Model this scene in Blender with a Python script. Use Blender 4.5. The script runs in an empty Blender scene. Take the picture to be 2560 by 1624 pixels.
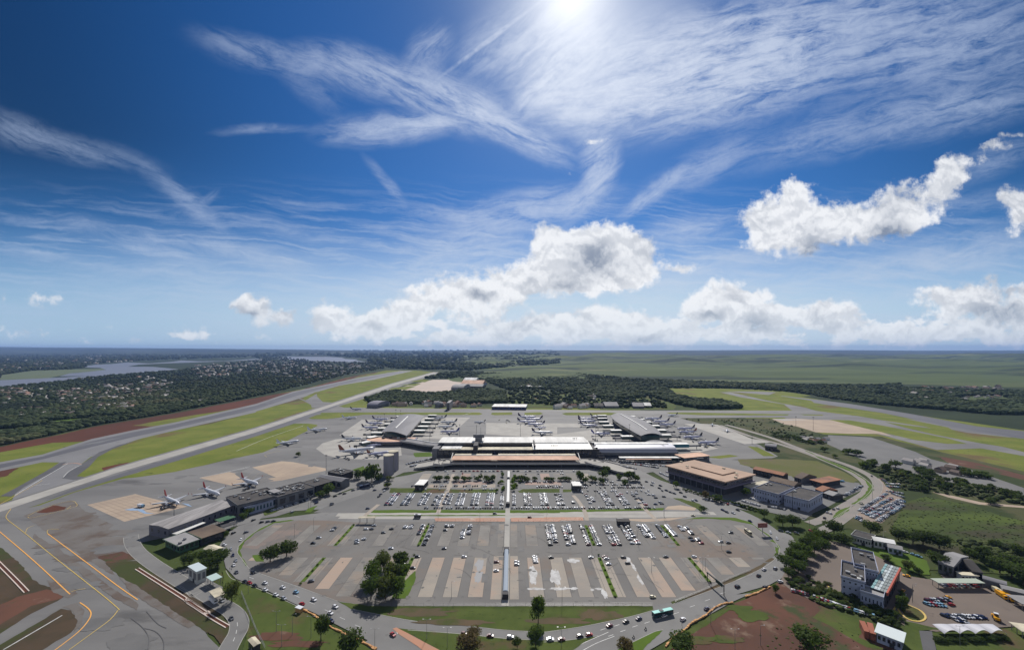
import bpy, bmesh, math, random
import numpy as np
from mathutils import Vector, noise as mnoise, geometry as mgeo
sc = bpy.context.scene
R = math.radians
H, F, HY = 165.0, 1050.0, 872.0      # camera height (m), focal length and horizon row of the 2560 px wide photograph

# ------------------------------------------------------------------ camera
cam = bpy.data.cameras.new('camera'); camo = bpy.data.objects.new('camera', cam)
sc.collection.objects.link(camo); sc.camera = camo
camo.location = (0, 0, H); camo.rotation_euler = (R(90), 0, 0)
cam.sensor_width = 36; cam.lens = 36 * F / 2560; cam.shift_y = (HY - 812) / 2560
cam.clip_start = 1; cam.clip_end = 200000
sc.render.resolution_x, sc.render.resolution_y = 1024, 649
sc.render.engine = 'CYCLES'
sc.cycles.max_bounces = 5; sc.cycles.volume_bounces = 0
sc.view_settings.view_transform = 'Standard'; sc.view_settings.look = 'None'
sc.view_settings.exposure = 0.52; sc.view_settings.gamma = 1
# ------------------------------------------------------------------ sun
SD = Vector((.143, 1, .852)).normalized()
sl = bpy.data.lights.new('sun', 'SUN'); sl.energy = 3.6; sl.angle = R(.5); sl.color = (1, .95, .88)
so = bpy.data.objects.new('sun', sl); sc.collection.objects.link(so)
so.rotation_euler = SD.to_track_quat('Z', 'Y').to_euler()
SUNEL = math.asin(SD.z); SUNAZ = math.atan2(SD.x, SD.y)

# ------------------------------------------------------------------ sky
def world():
    w = bpy.data.worlds.new('World'); sc.world = w; w.use_nodes = True
    nt = w.node_tree; nt.nodes.clear(); N = nt.nodes.new; L = nt.links.new
    def inp(s, v):
        if isinstance(v, bpy.types.NodeSocket): L(v, s)
        else: s.default_value = v
    def M(op, a, b=0., c=0., clamp=False):
        n = N('ShaderNodeMath'); n.operation = op; n.use_clamp = clamp
        inp(n.inputs[0], a); inp(n.inputs[1], b); inp(n.inputs[2], c); return n.outputs[0]
    def V(op, a, b=(0, 0, 0)):
        n = N('ShaderNodeVectorMath'); n.operation = op; inp(n.inputs[0], a)
        if op == 'SCALE': inp(n.inputs['Scale'], b)
        else: inp(n.inputs[1], b)
        return n.outputs[1 if op in ('LENGTH', 'DOT_PRODUCT') else 0]
    def MR(v, a, b, c=0., d=1., sm=True):
        n = N('ShaderNodeMapRange'); n.interpolation_type = 'SMOOTHSTEP' if sm else 'LINEAR'
        for i, q in enumerate((v, a, b, c, d)): inp(n.inputs[i], q)
        return n.outputs[0]
    def noise(vec, scale, detail=5, rough=.55, dist=0., col=False):
        n = N('ShaderNodeTexNoise'); inp(n.inputs['Vector'], vec); n.inputs['Scale'].default_value = scale
        n.inputs['Detail'].default_value = detail; n.inputs['Roughness'].default_value = rough
        n.inputs['Distortion'].default_value = dist; return n.outputs['Color' if col else 'Fac']
    def mix(f, a, b, mode='MIX'):
        n = N('ShaderNodeMix'); n.data_type = 'RGBA'; n.blend_type = mode; n.clamp_factor = True
        inp(n.inputs[0], f); inp(n.inputs[6], a); inp(n.inputs[7], b); return n.outputs[2]
    def mapping(vec, loc, rot, scl, typ='TEXTURE'):
        n = N('ShaderNodeMapping'); n.vector_type = typ; inp(n.inputs[0], vec)
        n.inputs[1].default_value = loc; n.inputs[2].default_value = (0, 0, rot); n.inputs[3].default_value = scl
        return n.outputs[0]
    tc = N('ShaderNodeTexCoord').outputs['Generated']
    sp = N('ShaderNodeSeparateXYZ'); L(tc, sp.inputs[0]); x, y, z = sp.outputs
    ya = M('MAXIMUM', M('ABSOLUTE', y), .06)
    # direction of view turned into plan coordinates: tan(azimuth) and tan(elevation), kilo-units, elevation downwards
    U = M('MULTIPLY_ADD', M('DIVIDE', x, ya), 1.05, 1.28)
    W = M('MULTIPLY_ADD', M('DIVIDE', z, ya), -1.05, .872)
    cb = N('ShaderNodeCombineXYZ'); L(U, cb.inputs[0]); L(W, cb.inputs[1]); P0 = cb.outputs[0]
    def warp(P, scale, amp, detail=4):
        return V('ADD', P, V('SCALE', V('SUBTRACT', noise(P, scale, detail, .6, 0, True), (.5, .5, .5)), amp))
    k = 1 / 940.6
    def ell(P, cx, cy, rx, ry, ang, inten, soft=(1., .0)):
        m = mapping(P, (cx * k, cy * k, 0), R(ang), (rx * k, ry * k, 1))
        return M('MULTIPLY', MR(V('LENGTH', m), soft[0], soft[1]), inten)
    def acc(P, lst, kx=1., ky=1., ki=1., soft=(1., 0.)):       # running sum, one ellipse after the other
        t = 0.
        for e in lst:
            m = mapping(P, (e[0] * k, e[1] * k, 0), R(e[4]), (e[2] * kx * k, e[3] * ky * k, 1))
            t = M('MULTIPLY_ADD', MR(V('LENGTH', m), *soft), e[5] * ki, t)
        return t
    def total(lst, op='ADD'):
        t = lst[0]
        for e in lst[1:]: t = M(op, t, e)
        return t
    # clear sky
    sky = N('ShaderNodeTexSky'); sky.sky_type = 'NISHITA'; sky.sun_disc = False
    sky.sun_elevation = SUNEL; sky.sun_rotation = SUNAZ; sky.air_density = 1.0; sky.dust_density = .4; sky.ozone_density = 3.0
    sky.altitude = 1100
    hs = N('ShaderNodeHueSaturation'); L(sky.outputs[0], hs.inputs['Color'])
    hs.inputs['Saturation'].default_value = SAT; hs.inputs['Value'].default_value = .78
    base = mix(1., hs.outputs[0], (.62, .86, 1.08, 1), 'MULTIPLY')
    sdot = M('MAXIMUM', V('DOT_PRODUCT', V('NORMALIZE', tc), tuple(SD)), 0.)
    side = MR(sdot, .58, .97, .40, 1.0)                       # the sky is deepest away from the sun
    side = M('ADD', side, M('MULTIPLY', MR(W, .30, .75), M('SUBTRACT', 1., side)))
    base = mix(1., base, side, 'MULTIPLY')
    base = mix(1., base, (.22, .33, .50, 1), 'DARKEN')       # thin cirrus veils the aureole
    # cirrus: soft bands broken up by streaky noise
    Pw = warp(P0, 3.0, .07, 5)
    groups = {
     22: [(640,135,210,36,14,.45),(850,175,180,50,18,.8),(1050,235,190,55,24,1.),(1210,305,190,36,30,1.),(450,480,130,24,42,.7),
          (905,425,85,14,52,.6),(160,345,230,32,12,.5),(40,295,110,30,12,.5),(340,575,200,30,16,.75),(560,600,230,24,14,.6),(90,600,120,12,10,.8),
          (560,95,130,26,16,.2),(730,215,110,30,35,.25),(380,430,110,24,40,.35)],
     -4: [(905,302,180,34,-4,1.),(1010,285,95,22,-8,.9),(610,306,120,12,-2,.5),(1400,235,190,65,-5,1.),(1100,585,190,60,-5,.9),
          (1240,495,240,50,-8,.95),(960,630,150,26,-12,.9),(1630,545,130,32,-5,.95),(400,645,330,26,5,.8),(380,695,420,26,4,.8),
          (650,615,170,24,8,.6),(900,690,220,30,0,.7),(250,740,420,30,2,.6),(760,760,330,22,0,.5),(1450,700,500,36,-3,.6),
          (120,525,240,12,5,.5),(640,540,300,14,8,.5),(1050,500,260,14,4,.5),(1500,660,400,22,-4,.5),(760,480,170,8,6,.3),(500,510,260,10,7,.4)],
     -14:[(1560,175,430,130,-10,.95),(1720,200,330,80,-14,.85),(1950,110,460,140,-8,.7),(2280,100,330,150,-5,.7),(2010,310,360,50,-14,.6),
          (2260,270,230,50,-15,.65),(2000,645,460,30,-9,.9),(2260,590,260,50,-8,.8),(1800,605,330,26,-8,.8),(2100,700,400,24,-7,.6),
          (2340,380,130,34,-24,.6),(1650,390,190,40,-28,.5),(2200,490,260,30,-8,.4),(1850,60,420,70,-12,.5)],
     -42:[(1530,455,120,20,-38,.95),(1385,455,120,30,-58,.95),(1010,120,75,46,-50,.5),(1270,205,110,34,-48,.8),(1330,130,170,150,-50,.9),
          (1160,120,120,70,-45,.4),(1405,345,66,40,60,.8),(485,470,40,12,-30,.3),(1400,400,60,34,75,.7)]}
    cirt = 0.
    for ang, lst in groups.items():
        q = mapping(Pw, (0, 0, 0), R(ang), (1, .21, 1))
        n1 = MR(noise(q, 7.0, 12, .70, .5), .28, .68)
        f = acc(Pw, lst, 1.2, 1.5, 1.1)
        cirt = M('MULTIPLY_ADD', f, n1, cirt)
    trail = M('MULTIPLY', ell(P0, 1150, 95, 195, 8, -37, .45, (1., .2)), MR(noise(P0, 34, 5, .6), .3, .6, .35, 1.))
    # long thin layers low in the sky
    ql = mapping(Pw, (0, 0, 0), R(5), (1, .075, 1))
    lay = M('MULTIPLY', MR(noise(ql, 4.2, 9, .62, .3), .44, .72), M('MULTIPLY', MR(W, .42, .66), .75))
    tex = MR(noise(P0, 26, 8, .7), .25, .75, .72, 1.18)
    C = M('MULTIPLY', M('ADD', M('ADD', cirt, trail), lay), tex)
    veil = M('MULTIPLY', MR(V('LENGTH', mapping(Pw, (1430 * k, 90 * k, 0), R(10), (.40, .28, 1))), 1., 0.), .46)
    C = M('ADD', C, veil); C = M('DIVIDE', M('MULTIPLY', C, 1.5), M('MULTIPLY_ADD', C, .75, 1.)); C = M('MULTIPLY', C, .88, clamp=True)
    glow = M('POWER', sdot, 90.); glow2 = M('POWER', sdot, 500.); glow3 = M('POWER', sdot, 9.)
    ccol = mix(MR(glow3, .0, 1., 0, 1, False), (.27, .34, .48, 1), (.56, .60, .68, 1))
    col = mix(M('MULTIPLY', C, .84), base, ccol)
    # low haze towards the horizon
    hz = MR(W, .52, .872, 0, .90)
    col = mix(hz, col, mix(MR(sdot, .45, .9), (.29, .40, .52, 1), (.49, .56, .62, 1)))
    col = mix(M('MULTIPLY', glow, .24), col, (.9, .93, .97, 1))
    col = mix(M('MULTIPLY', glow2, .55), col, (1., 1., 1., 1))
    # cumulus
    Pc = warp(P0, 7., .075, 5); Pc = warp(Pc, 34., .016, 4)
    cum = [(1870,450,56,44),(1815,535,92,78),(1890,535,120,74),(2020,520,130,54),(2130,480,88,60),(2215,440,44,60,.9),(2250,400,40,40,.7),(2290,365,60,22,.55),(2345,345,60,14,.5),(2395,500,52,66),
           (1290,560,56,42),(1400,585,105,62),(1500,605,76,56),(1320,640,130,56),(1440,645,100,42),(1400,610,150,70),
           (1120,690,115,54),(1010,712,86,40),(1215,670,66,56),(930,742,96,34),(600,716,56,26),(650,745,60,26,.9),(785,742,56,36,.9),(870,755,48,26),
           (1045,785,36,15),(1180,782,90,30,.9),(1300,768,110,40),(1430,745,90,44),(1530,776,120,34),(1700,690,74,36),(1650,715,60,28),(1760,735,90,38),
           (1870,740,90,32),(1960,742,66,40,.9),(2225,705,92,46),(2330,715,120,54),(2100,778,170,24,.7),(1700,780,190,24,.7),(2330,780,200,26,.75),
           (820,775,110,24,.8),(100,698,60,20,.36),(2,705,24,20,.38),(62,772,56,15,.5),(440,788,44,11,.5),(1342,411,24,9,.45),(2400,322,50,12,.5),
           (1605,630,44,16,.7),(1385,330,60,12,.4),(1770,690,70,12,.6)]
    K = acc(Pc, [(*e[:4], 0, e[4] if len(e) > 4 else 1.) for e in cum], 1.22, 1.24, 1., (1.15, 0.))
    band = M('MULTIPLY', MR(W, .76, .82, 0, 1.25), MR(U, .65, 1.15, .15, 1.))
    bn = MR(noise(mapping(P0, (0, 0, 0), 0, (1, .5, 1)), 13, 7, .58), .40, .62)
    K = M('ADD', K, M('MULTIPLY', M('MULTIPLY', band, MR(W, .885, .85)), M('MULTIPLY', bn, .8)))
    fb = noise(P0, 15., 10, .64)
    fbm_ = M('MULTIPLY', M('MULTIPLY_ADD', fb, 3.0, -1.55), MR(K, .0, .20))
    KF = M('ADD', K, fbm_)
    A = MR(KF, .12, .74)
    # light from above and behind: edges glow, thick parts turn grey, undersides are shaded
    bil = noise(Pc, 15., 6, .55); bil2 = noise(V('ADD', Pc, (.0, -.014, 0)), 15., 6, .55)
    rel = MR(M('SUBTRACT', bil2, bil), -.10, .10)
    big = noise(Pc, 7., 4, .5)
    dk = [(1392,606,60,50),(1330,666,50,22),(596,737,24,16),(870,764,36,14),(1970,594,130,32),(1770,756,60,22),(2335,740,90,26),
          (1720,700,44,18),(1130,700,50,16),(1500,790,80,14),(2110,540,70,24),(1660,735,50,14)]
    D = acc(Pc, [(*e, 0, 1.) for e in dk], 1, 1, 1., (1.35, 0.))
    sh = M('ADD', M('MULTIPLY', D, .60), M('MULTIPLY', MR(KF, .6, 2.6), .20))
    sh = M('ADD', sh, M('MULTIPLY_ADD', rel, .40, -.16)); sh = M('ADD', sh, M('MULTIPLY', MR(big, .45, .68), .26))
    sh = M('ADD', sh, MR(M('ABSOLUTE', M('SUBTRACT', U, 1.45)), .3, 1.3, 0, .25))
    kcol = mix(MR(sh, 0., 1., 0., 1., False), (.64, .65, .67, 1), (.17, .205, .27, 1))
    kcol = mix(MR(W, .72, .875, 0, .50), kcol, (.48, .54, .60, 1))
    col = mix(M('MULTIPLY', A, .96), col, kcol)
    # unseen bright broken cloud, added behind the viewer to fill the shaded facades
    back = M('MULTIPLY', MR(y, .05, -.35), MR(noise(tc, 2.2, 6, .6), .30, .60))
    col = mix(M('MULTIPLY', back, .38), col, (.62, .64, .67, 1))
    bg = N('ShaderNodeBackground'); bg.inputs[1].default_value = 1.0
    # the sky model and the clouds are both set in final radiance: the Sky Texture part enters at .1
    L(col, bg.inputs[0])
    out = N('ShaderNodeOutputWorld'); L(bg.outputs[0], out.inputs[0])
    pre = hs.inputs['Value']; pre.default_value = .10 * SKYV
    w.cycles.sampling_method = 'MANUAL'; w.cycles.sample_map_resolution = 512
SAT, SKYV = 1.3, .5
world()
# ================================================================== helpers
FR = {'A': (.9406, 0, 0), 'R1': (3.604, 0, 1200), 'R2': (3.158, 400, 1140), 'R3': (3.158, 880, 1140), 'R4': (3.979, 1360, 1240),
      'R5': (3.979, 1840, 1240), 'R6': (4.715, 2160, 1300), 'Q1': (3.7625, 0, 860), 'Q2': (4.3, 560, 1000), 'Q3': (3.541, 1040, 1000),
      'Q4': (4.013, 1600, 1000), 'Q5': (3.638, 2040, 900), 'Q6': (2.508, 640, 860), 'Q7': (2.2717, 1500, 860), 'P': (1, 0, 0),
      'Z4': (9.26, 680, 1080), 'T1': (8.027, 920, 1020), 'T3': (8.027, 1430, 1020), 'T4': (5.473, 1660, 1020), 'T5': (4.816, 1060, 1120),
      'T6': (4.459, 780, 980), 'T7': (4.013, 1300, 930), 'T8': (6.689, 560, 1140)}
def G(fr, u, v, h=0.):
    """a spot read off the survey photograph -> ground metres (x, y) at height h"""
    s, ox, oy = FR[fr]; u = u / s + ox; v = v / s + oy
    d = max(v - HY, 1.2)
    return ((u - 1280) * (H - h) / d, F * (H - h) / d)
def GL(*a):
    """G over a mixed list: frame name then (u, v) pairs, frame may change along the way"""
    out = []; fr = None
    for q in a:
        if isinstance(q, str): fr = q
        else: out.append(G(fr, *q))
    return out
def srgb(r, g, b):
    f = lambda c: c / 12.92 if c <= .04045 else ((c + .055) / 1.055) ** 2.4
    return (f(r / 255), f(g / 255), f(b / 255))

MATS = {}
def mat(name, c, rough=.8, metal=0., spec=.5, c2=None, sc1=.05, c3=None, sc3=.01, th=(.5, .6), det=6, emit=0, stretch=None, bump=0, c4=None, sc4=.3, th4=(.55, .65), rot=0):
    if name in MATS: return MATS[name]
    m = bpy.data.materials.new(name); MATS[name] = m; m.use_nodes = True
    nt = m.node_tree; b = nt.nodes['Principled BSDF']; L = nt.links.new
    b.inputs['Roughness'].default_value = rough; b.inputs['Metallic'].default_value = metal
    b.inputs['Specular IOR Level'].default_value = spec
    b.inputs['Base Color'].default_value = (*c, 1)
    if c2 or c3 or bump or c4:
        geo = nt.nodes.new('ShaderNodeNewGeometry').outputs['Position']
        mp = nt.nodes.new('ShaderNodeMapping'); L(geo, mp.inputs[0])
        mp.inputs[3].default_value = stretch or (1, 1, 1); mp.inputs[2].default_value = (0, 0, rot)
        def noi(scale, d, w=.6):
            n = nt.nodes.new('ShaderNodeTexNoise'); L(mp.outputs[0], n.inputs['Vector']); n.inputs['Scale'].default_value = scale
            n.inputs['Detail'].default_value = d; n.inputs['Roughness'].default_value = w; return n.outputs[0]
        def mr(v, a, b_):
            n = nt.nodes.new('ShaderNodeMapRange'); n.interpolation_type = 'SMOOTHSTEP'; L(v, n.inputs[0]); n.inputs[1].default_value = a; n.inputs[2].default_value = b_; return n.outputs[0]
        def mx(f, a, b_):
            n = nt.nodes.new('ShaderNodeMix'); n.data_type = 'RGBA'; L(f, n.inputs[0])
            for i, q in ((6, a), (7, b_)):
                if isinstance(q, tuple): n.inputs[i].default_value = (*q, 1)
                else: L(q, n.inputs[i])
            return n.outputs[2]
        col = c
        n1 = noi(sc1, det)
        if c2: col = mx(mr(n1, .32, .68), c, c2)
        if c3: col = mx(mr(noi(sc3, det), *th), col, c3)
        if c4: col = mx(mr(noi(sc4, det, .7), *th4), col, c4)
        if not isinstance(col, tuple): L(col, b.inputs['Base Color'])
        if bump:
            bn = nt.nodes.new('ShaderNodeBump'); bn.inputs['Strength'].default_value = bump; bn.inputs['Distance'].default_value = 1.
            L(n1, bn.inputs['Height']); L(bn.outputs[0], b.inputs['Normal'])
    return m
def mesh(name, verts, faces, m, parent=None, mids=None, smooth=False):
    me = bpy.data.meshes.new(name); me.from_pydata([tuple(v) for v in verts], [], faces); 
    for q in (m if isinstance(m, (list, tuple)) else [m]): me.materials.append(q)
    if mids is not None: me.polygons.foreach_set('material_index', mids)
    if smooth: me.polygons.foreach_set('use_smooth', [True] * len(me.polygons))
    me.update()
    o = bpy.data.objects.new(name, me); sc.collection.objects.link(o)
    if parent: o.parent = parent
    return o
def tag(o, label=None, cat=None, group=None, kind=None):
    for k, v in (('label', label), ('category', cat), ('group', group), ('kind', kind)):
        if v: o[k] = v
    return o
def empty(name, label, cat, loc=(0, 0, 0), rz=0, group=None):
    o = bpy.data.objects.new(name, None); sc.collection.objects.link(o); o.location = loc; o.rotation_euler = (0, 0, rz)
    o.empty_display_size = .5
    return tag(o, label, cat, group)
def kids(o): return [c for c in bpy.data.objects if c.parent == o]
TREE = {}
def copy_tree(src, loc, rz, label=None, group=None, cat=None, scale=None):
    r = src.copy(); sc.collection.objects.link(r); r.location = loc; r.rotation_euler = (0, 0, rz)
    if scale: r.scale = scale
    if label: r['label'] = label
    if group: r['group'] = group
    if cat: r['category'] = cat
    for ch in TREE.get(src.name, ()):
        c = ch.copy(); sc.collection.objects.link(c); c.parent = r
        for g in TREE.get(ch.name, ()):
            d = g.copy(); sc.collection.objects.link(d); d.parent = c
    return r
class MB:
    """collects boxes, prisms and tubes, links them as ONE mesh"""
    def __init__(s): s.v = []; s.f = []; s.m = []
    def add(s, v, f, mi=0):
        n = len(s.v); s.v += [tuple(q) for q in v]; s.f += [tuple(i + n for i in q) for q in f]; s.m += [mi] * len(f); return s
    def prism(s, pts, z0, z1, mi=0, top=True, mtop=None):
        n = len(pts); a = sum(pts[i][0] * pts[(i + 1) % n][1] - pts[(i + 1) % n][0] * pts[i][1] for i in range(n))
        if a < 0: pts = pts[::-1]
        v = [(p[0], p[1], z0) for p in pts] + [(p[0], p[1], z1) for p in pts]
        s.add(v, [(i, (i + 1) % n, n + (i + 1) % n, n + i) for i in range(n)] + [tuple(range(n - 1, -1, -1))], mi)
        s.add([(p[0], p[1], z1) for p in pts], [tuple(range(n))], mi if mtop is None else mtop); return s
    def box(s, c, d, rz=0, mi=0):
        cx, cy, cz = c; w, l, h = d; co, si = math.cos(rz), math.sin(rz)
        pts = [(cx + co * a - si * b, cy + si * a + co * b) for a, b in ((-w/2, -l/2), (w/2, -l/2), (w/2, l/2), (-w/2, l/2))]
        return s.prism(pts, cz - h / 2, cz + h / 2, mi)
    def tube(s, p, q, r0, r1=None, n=6, mi=0):
        p = Vector(p); q = Vector(q); r1 = r0 if r1 is None else r1; d = (q - p).normalized()
        a = d.orthogonal().normalized(); b = d.cross(a); v = []
        for c, r in ((p, r0), (q, r1)): v += [c + (a * math.cos(t) + b * math.sin(t)) * r for t in (2 * math.pi * i / n for i in range(n))]
        s.add(v, [(i, (i + 1) % n, n + (i + 1) % n, n + i) for i in range(n)] + [tuple(range(n - 1, -1, -1)), tuple(range(n, 2 * n))], mi); return s
    def build(s, name, m, parent=None, smooth=False): return mesh(name, s.v, s.f, m, parent, s.m, smooth)
ZI = [0.]
def zi(z): ZI[0] += .0003; return z + ZI[0]          # no two ground sheets share a height
SOFT = ('mown_grass', 'green_lawn', 'red_earth', 'dark_red_earth', 'bare_brown_soil', 'dry_verge', 'stained_asphalt', 'rough_grass', 'green_field', 'mown_field', 'far_field', 'far_woodland', 'pinkish_dirt')
def ragged(pts):
    r = random.Random(len(pts) * 31 + int(abs(pts[0][0]))); out = []
    for i, p in enumerate(pts):
        q = pts[(i + 1) % len(pts)]; d = math.hypot(q[0] - p[0], q[1] - p[1]); st = 2.2 * max(1, p[1] / 260) ** 1.4; n = min(60, max(1, int(d / st)))
        nx, ny = -(q[1] - p[1]) / max(d, .01), (q[0] - p[0]) / max(d, .01); w = 0.
        for k in range(n):
            w = w * .6 + r.uniform(-1, 1) * .16 * st; w2 = w if k else 0
            out.append((p[0] + (q[0] - p[0]) * k / n + nx * w2, p[1] + (q[1] - p[1]) * k / n + ny * w2))
    return out
def sheet(name, pts, z, m, kind='structure', label=None):
    z = zi(z)
    if m.name in SOFT: pts = ragged(pts)
    n = len(pts)
    vv, _, ff, *_r = mgeo.delaunay_2d_cdt([Vector(p) for p in pts], [(i, (i + 1) % n) for i in range(n)], [], 1, 1e-3)
    f2 = []
    for f in ff:
        a, b, c = (vv[i] for i in f[:3]); f2.append(tuple(f) if (b - a).cross(c - a) > 0 else tuple(reversed(f)))
    o = mesh(name, [(p.x, p.y, z) for p in vv], f2, m)
    o['kind'] = kind; return o
def multi(name, polys, z, m):
    v = []; f = []; z = zi(z)
    for p in polys:
        n = len(p); a = sum(p[i][0] * p[(i + 1) % n][1] - p[(i + 1) % n][0] * p[i][1] for i in range(n))
        if a < 0: p = p[::-1]
        zz = z + .0007 * (len(f) % 9); f.append(tuple(range(len(v), len(v) + n))); v += [(x, y, zz) for x, y in p]
    o = mesh(name, v, f, m); o['kind'] = 'structure'; return o
def smooth_line(pts, n=4):
    P = [Vector((*p, 0)) if len(p) == 2 else Vector(p) for p in pts]; out = []
    for i in range(len(P) - 1):
        a, b, c, d = P[max(i-1, 0)], P[i], P[i+1], P[min(i+2, len(P)-1)]
        for k in range(n):
            t = k / n
            out.append(.5 * ((2*b) + (c - a) * t + (2*a - 5*b + 4*c - d) * t*t + (3*b - a - 3*c + d) * t**3))
    out.append(P[-1]); return out
def ribbon(pts, w, z=0., n=4):
    """quads of a strip w metres wide along pts; returns polygons"""
    P = smooth_line(pts, n); L_ = []; R_ = []
    for i, p in enumerate(P):
        t = (P[min(i+1, len(P)-1)] - P[max(i-1, 0)]); t.z = 0; t.normalize(); s = Vector((-t.y, t.x, 0)) * w / 2
        L_.append(p + s); R_.append(p - s)
    return [[(L_[i].x, L_[i].y), (R_[i].x, R_[i].y), (R_[i+1].x, R_[i+1].y), (L_[i+1].x, L_[i+1].y)] for i in range(len(P) - 1)]
def strip(name, lines, w, z, m, n=4):
    polys = []
    for l in lines: polys += ribbon(l, w, 0, n)
    return multi(name, polys, z, m)
def kerb(name, lines, m, w=.35, z=.14):
    b = MB()
    for l in lines:
        for q in ribbon(l, w): b.prism(q, 0, z)
    o = b.build(name, m); o['kind'] = 'structure'; return o
def inside(p, poly):
    x, y = p; c = False; j = len(poly) - 1
    for i in range(len(poly)):
        if (poly[i][1] > y) != (poly[j][1] > y) and x < (poly[j][0] - poly[i][0]) * (y - poly[i][1]) / (poly[j][1] - poly[i][1]) + poly[i][0]: c = not c
        j = i
    return c

# ================================================================== materials of the ground
m_scrub = mat('scrubland', (.035, .055, .016), .95, spec=.1, c2=(.065, .085, .022), sc1=.004, c3=(.020, .032, .012), sc3=.0012, th=(.48, .60), c4=(.10, .085, .035), sc4=.012, th4=(.60, .72), det=9, stretch=(.6, 1, 1))
m_grass = mat('airfield_grass', (.112, .142, .022), .95, spec=.1, c2=(.165, .180, .036), sc1=.02, c3=(.135, .095, .045), sc3=.008, th=(.56, .68), c4=(.065, .085, .018), sc4=.08, th4=(.55, .7), det=8)
m_lawn = mat('mown_grass', (.055, .078, .018), .95, spec=.1, c2=(.080, .105, .025), sc1=.05, c3=(.105, .070, .042), sc3=.020, th=(.52, .64), det=9, c4=(.038, .052, .015), sc4=.22, th4=(.55, .7))
m_lawn2 = mat('green_lawn', (.072, .115, .016), .95, spec=.1, c2=(.085, .14, .020), sc1=.06, det=7, c3=(.10, .10, .03), sc3=.03, th=(.62, .75))
m_red = mat('red_earth', (.130, .062, .042), .95, spec=.1, c2=(.088, .048, .036), sc1=.02, c3=(.19, .13, .095), sc3=.05, th=(.57, .70), c4=(.055, .065, .028), sc4=.018, th4=(.56, .64), det=8)
m_red2 = mat('dark_red_earth', (.11, .040, .024), .95, spec=.1, c2=(.075, .033, .022), sc1=.012, det=7, stretch=(1, .3, 1))
m_brown = mat('bare_brown_soil', (.12, .085, .052), .95, spec=.1, c2=(.09, .075, .045), sc1=.03, c3=(.06, .075, .022), sc3=.02, th=(.5, .62), det=8)
m_apron = mat('apron_asphalt', (.128, .125, .122), .8, spec=.25, c2=(.185, .181, .174), sc1=.009, c3=(.092, .089, .087), sc3=.022, th=(.54, .70), det=8, stretch=(.5, 1.6, 1), rot=.5, c4=(.205, .20, .19), sc4=.05, th4=(.66, .76))
m_asph = mat('road_asphalt', (.150, .147, .142), .8, spec=.25, c2=(.19, .187, .18), sc1=.03, c3=(.125, .122, .118), sc3=.08, th=(.60, .72), det=8)
m_lot = mat('parking_asphalt', (.135, .129, .122), .82, spec=.2, c2=(.175, .167, .155), sc1=.02, c3=(.165, .132, .108), sc3=.009, th=(.52, .64), det=9, c4=(.115, .11, .105), sc4=.07, th4=(.60, .66))
m_lot2 = mat('grey_parking_asphalt', (.135, .134, .131), .82, spec=.2, c2=(.165, .162, .157), sc1=.02, c3=(.19, .18, .165), sc3=.05, th=(.62, .72), det=9)
m_dark = mat('dark_asphalt', (.075, .074, .078), .75, spec=.3, c2=(.10, .098, .10), sc1=.03, det=7)
m_run = mat('runway_asphalt', (.078, .077, .085), .7, spec=.35, c2=(.105, .104, .112), sc1=.012, det=8, stretch=(2, .25, 1), c3=(.17, .17, .17), sc3=.02, th=(.6, .7))
m_conc = mat('pale_concrete', (.38, .365, .33), .85, spec=.2, c2=(.31, .295, .27), sc1=.04, det=7)
m_conc2 = mat('tan_concrete', (.40, .315, .235), .85, spec=.2, c2=(.33, .26, .20), sc1=.03, det=8, c3=(.24, .215, .185), sc3=.012, th=(.62, .74))
m_bay = mat('bay_paving', (.33, .290, .240), .85, spec=.2, c2=(.26, .235, .205), sc1=.05, c3=(.36, .275, .215), sc3=.012, th=(.48, .6), det=9, c4=(.19, .175, .155), sc4=.16, th4=(.60, .70))
m_bay2 = mat('grey_bay_paving', (.225, .212, .192), .85, spec=.2, c2=(.175, .165, .15), sc1=.06, det=9, c3=(.26, .215, .175), sc3=.02, th=(.52, .62))
m_pw = mat('worn_white_coating', (.50, .50, .49), .8, c2=(.34, .33, .32), sc1=.25, det=9)
m_kerb = mat('kerb_concrete', (.34, .33, .30), .85, c2=(.26, .25, .23), sc1=.1)
m_white = mat('white_paint_marking', (.62, .62, .60), .6, c2=(.42, .42, .40), sc1=.3)
m_yel = mat('yellow_paint_marking', (.62, .42, .07), .6, c2=(.5, .36, .10), sc1=.3)
m_org = mat('orange_marking', (.75, .36, .07), .6)
m_brick = mat('orange_brick_paving', (.42, .19, .11), .85, c2=(.36, .20, .13), sc1=.08, det=7, c3=(.45, .33, .25), sc3=.03, th=(.6, .7))
m_water = mat('lake_water', (.15, .15, .18), .4, spec=.4, c2=(.17, .17, .19), sc1=.002)
# ================================================================== the land
def build_ground():
    S = 36000
    sheet('ground', [(-S, -800), (S, -800), (S, 24500), (-S, 24500)], -.30, m_scrub)
build_ground()
# far country: broad fields and dark woodland bands beyond the airfield
m_field = mat('far_field', (.060, .085, .030), .95, spec=.1, c2=(.090, .110, .040), sc1=.002, c3=(.020, .034, .016), sc3=.0013, th=(.50, .56), det=5, stretch=(.30, 1, 1), c4=(.14, .135, .07), sc4=.003, th4=(.56, .64))
m_wood = mat('far_woodland', (.018, .030, .012), .95, spec=.1, c2=(.030, .045, .018), sc1=.006, det=8, stretch=(.5, 1, 1))
sheet('far_fields', GL('Q7', (-200, 150), (150, 120), (700, 100), (1100, 96), (1500, 98), (2100, 102), (2800, 90), (2800, 245), (2400, 242), (2150, 245), (1700, 250), (1300, 235), (900, 232), (380, 205), (150, 195), (-120, 200)), -.25, m_field)
sheet('far_dark_fields', GL('Q7', (2200, 190), (2200, 150), (2408, 140), (2800, 130), (2800, 215), (2408, 215)), -.2, m_wood)
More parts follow.
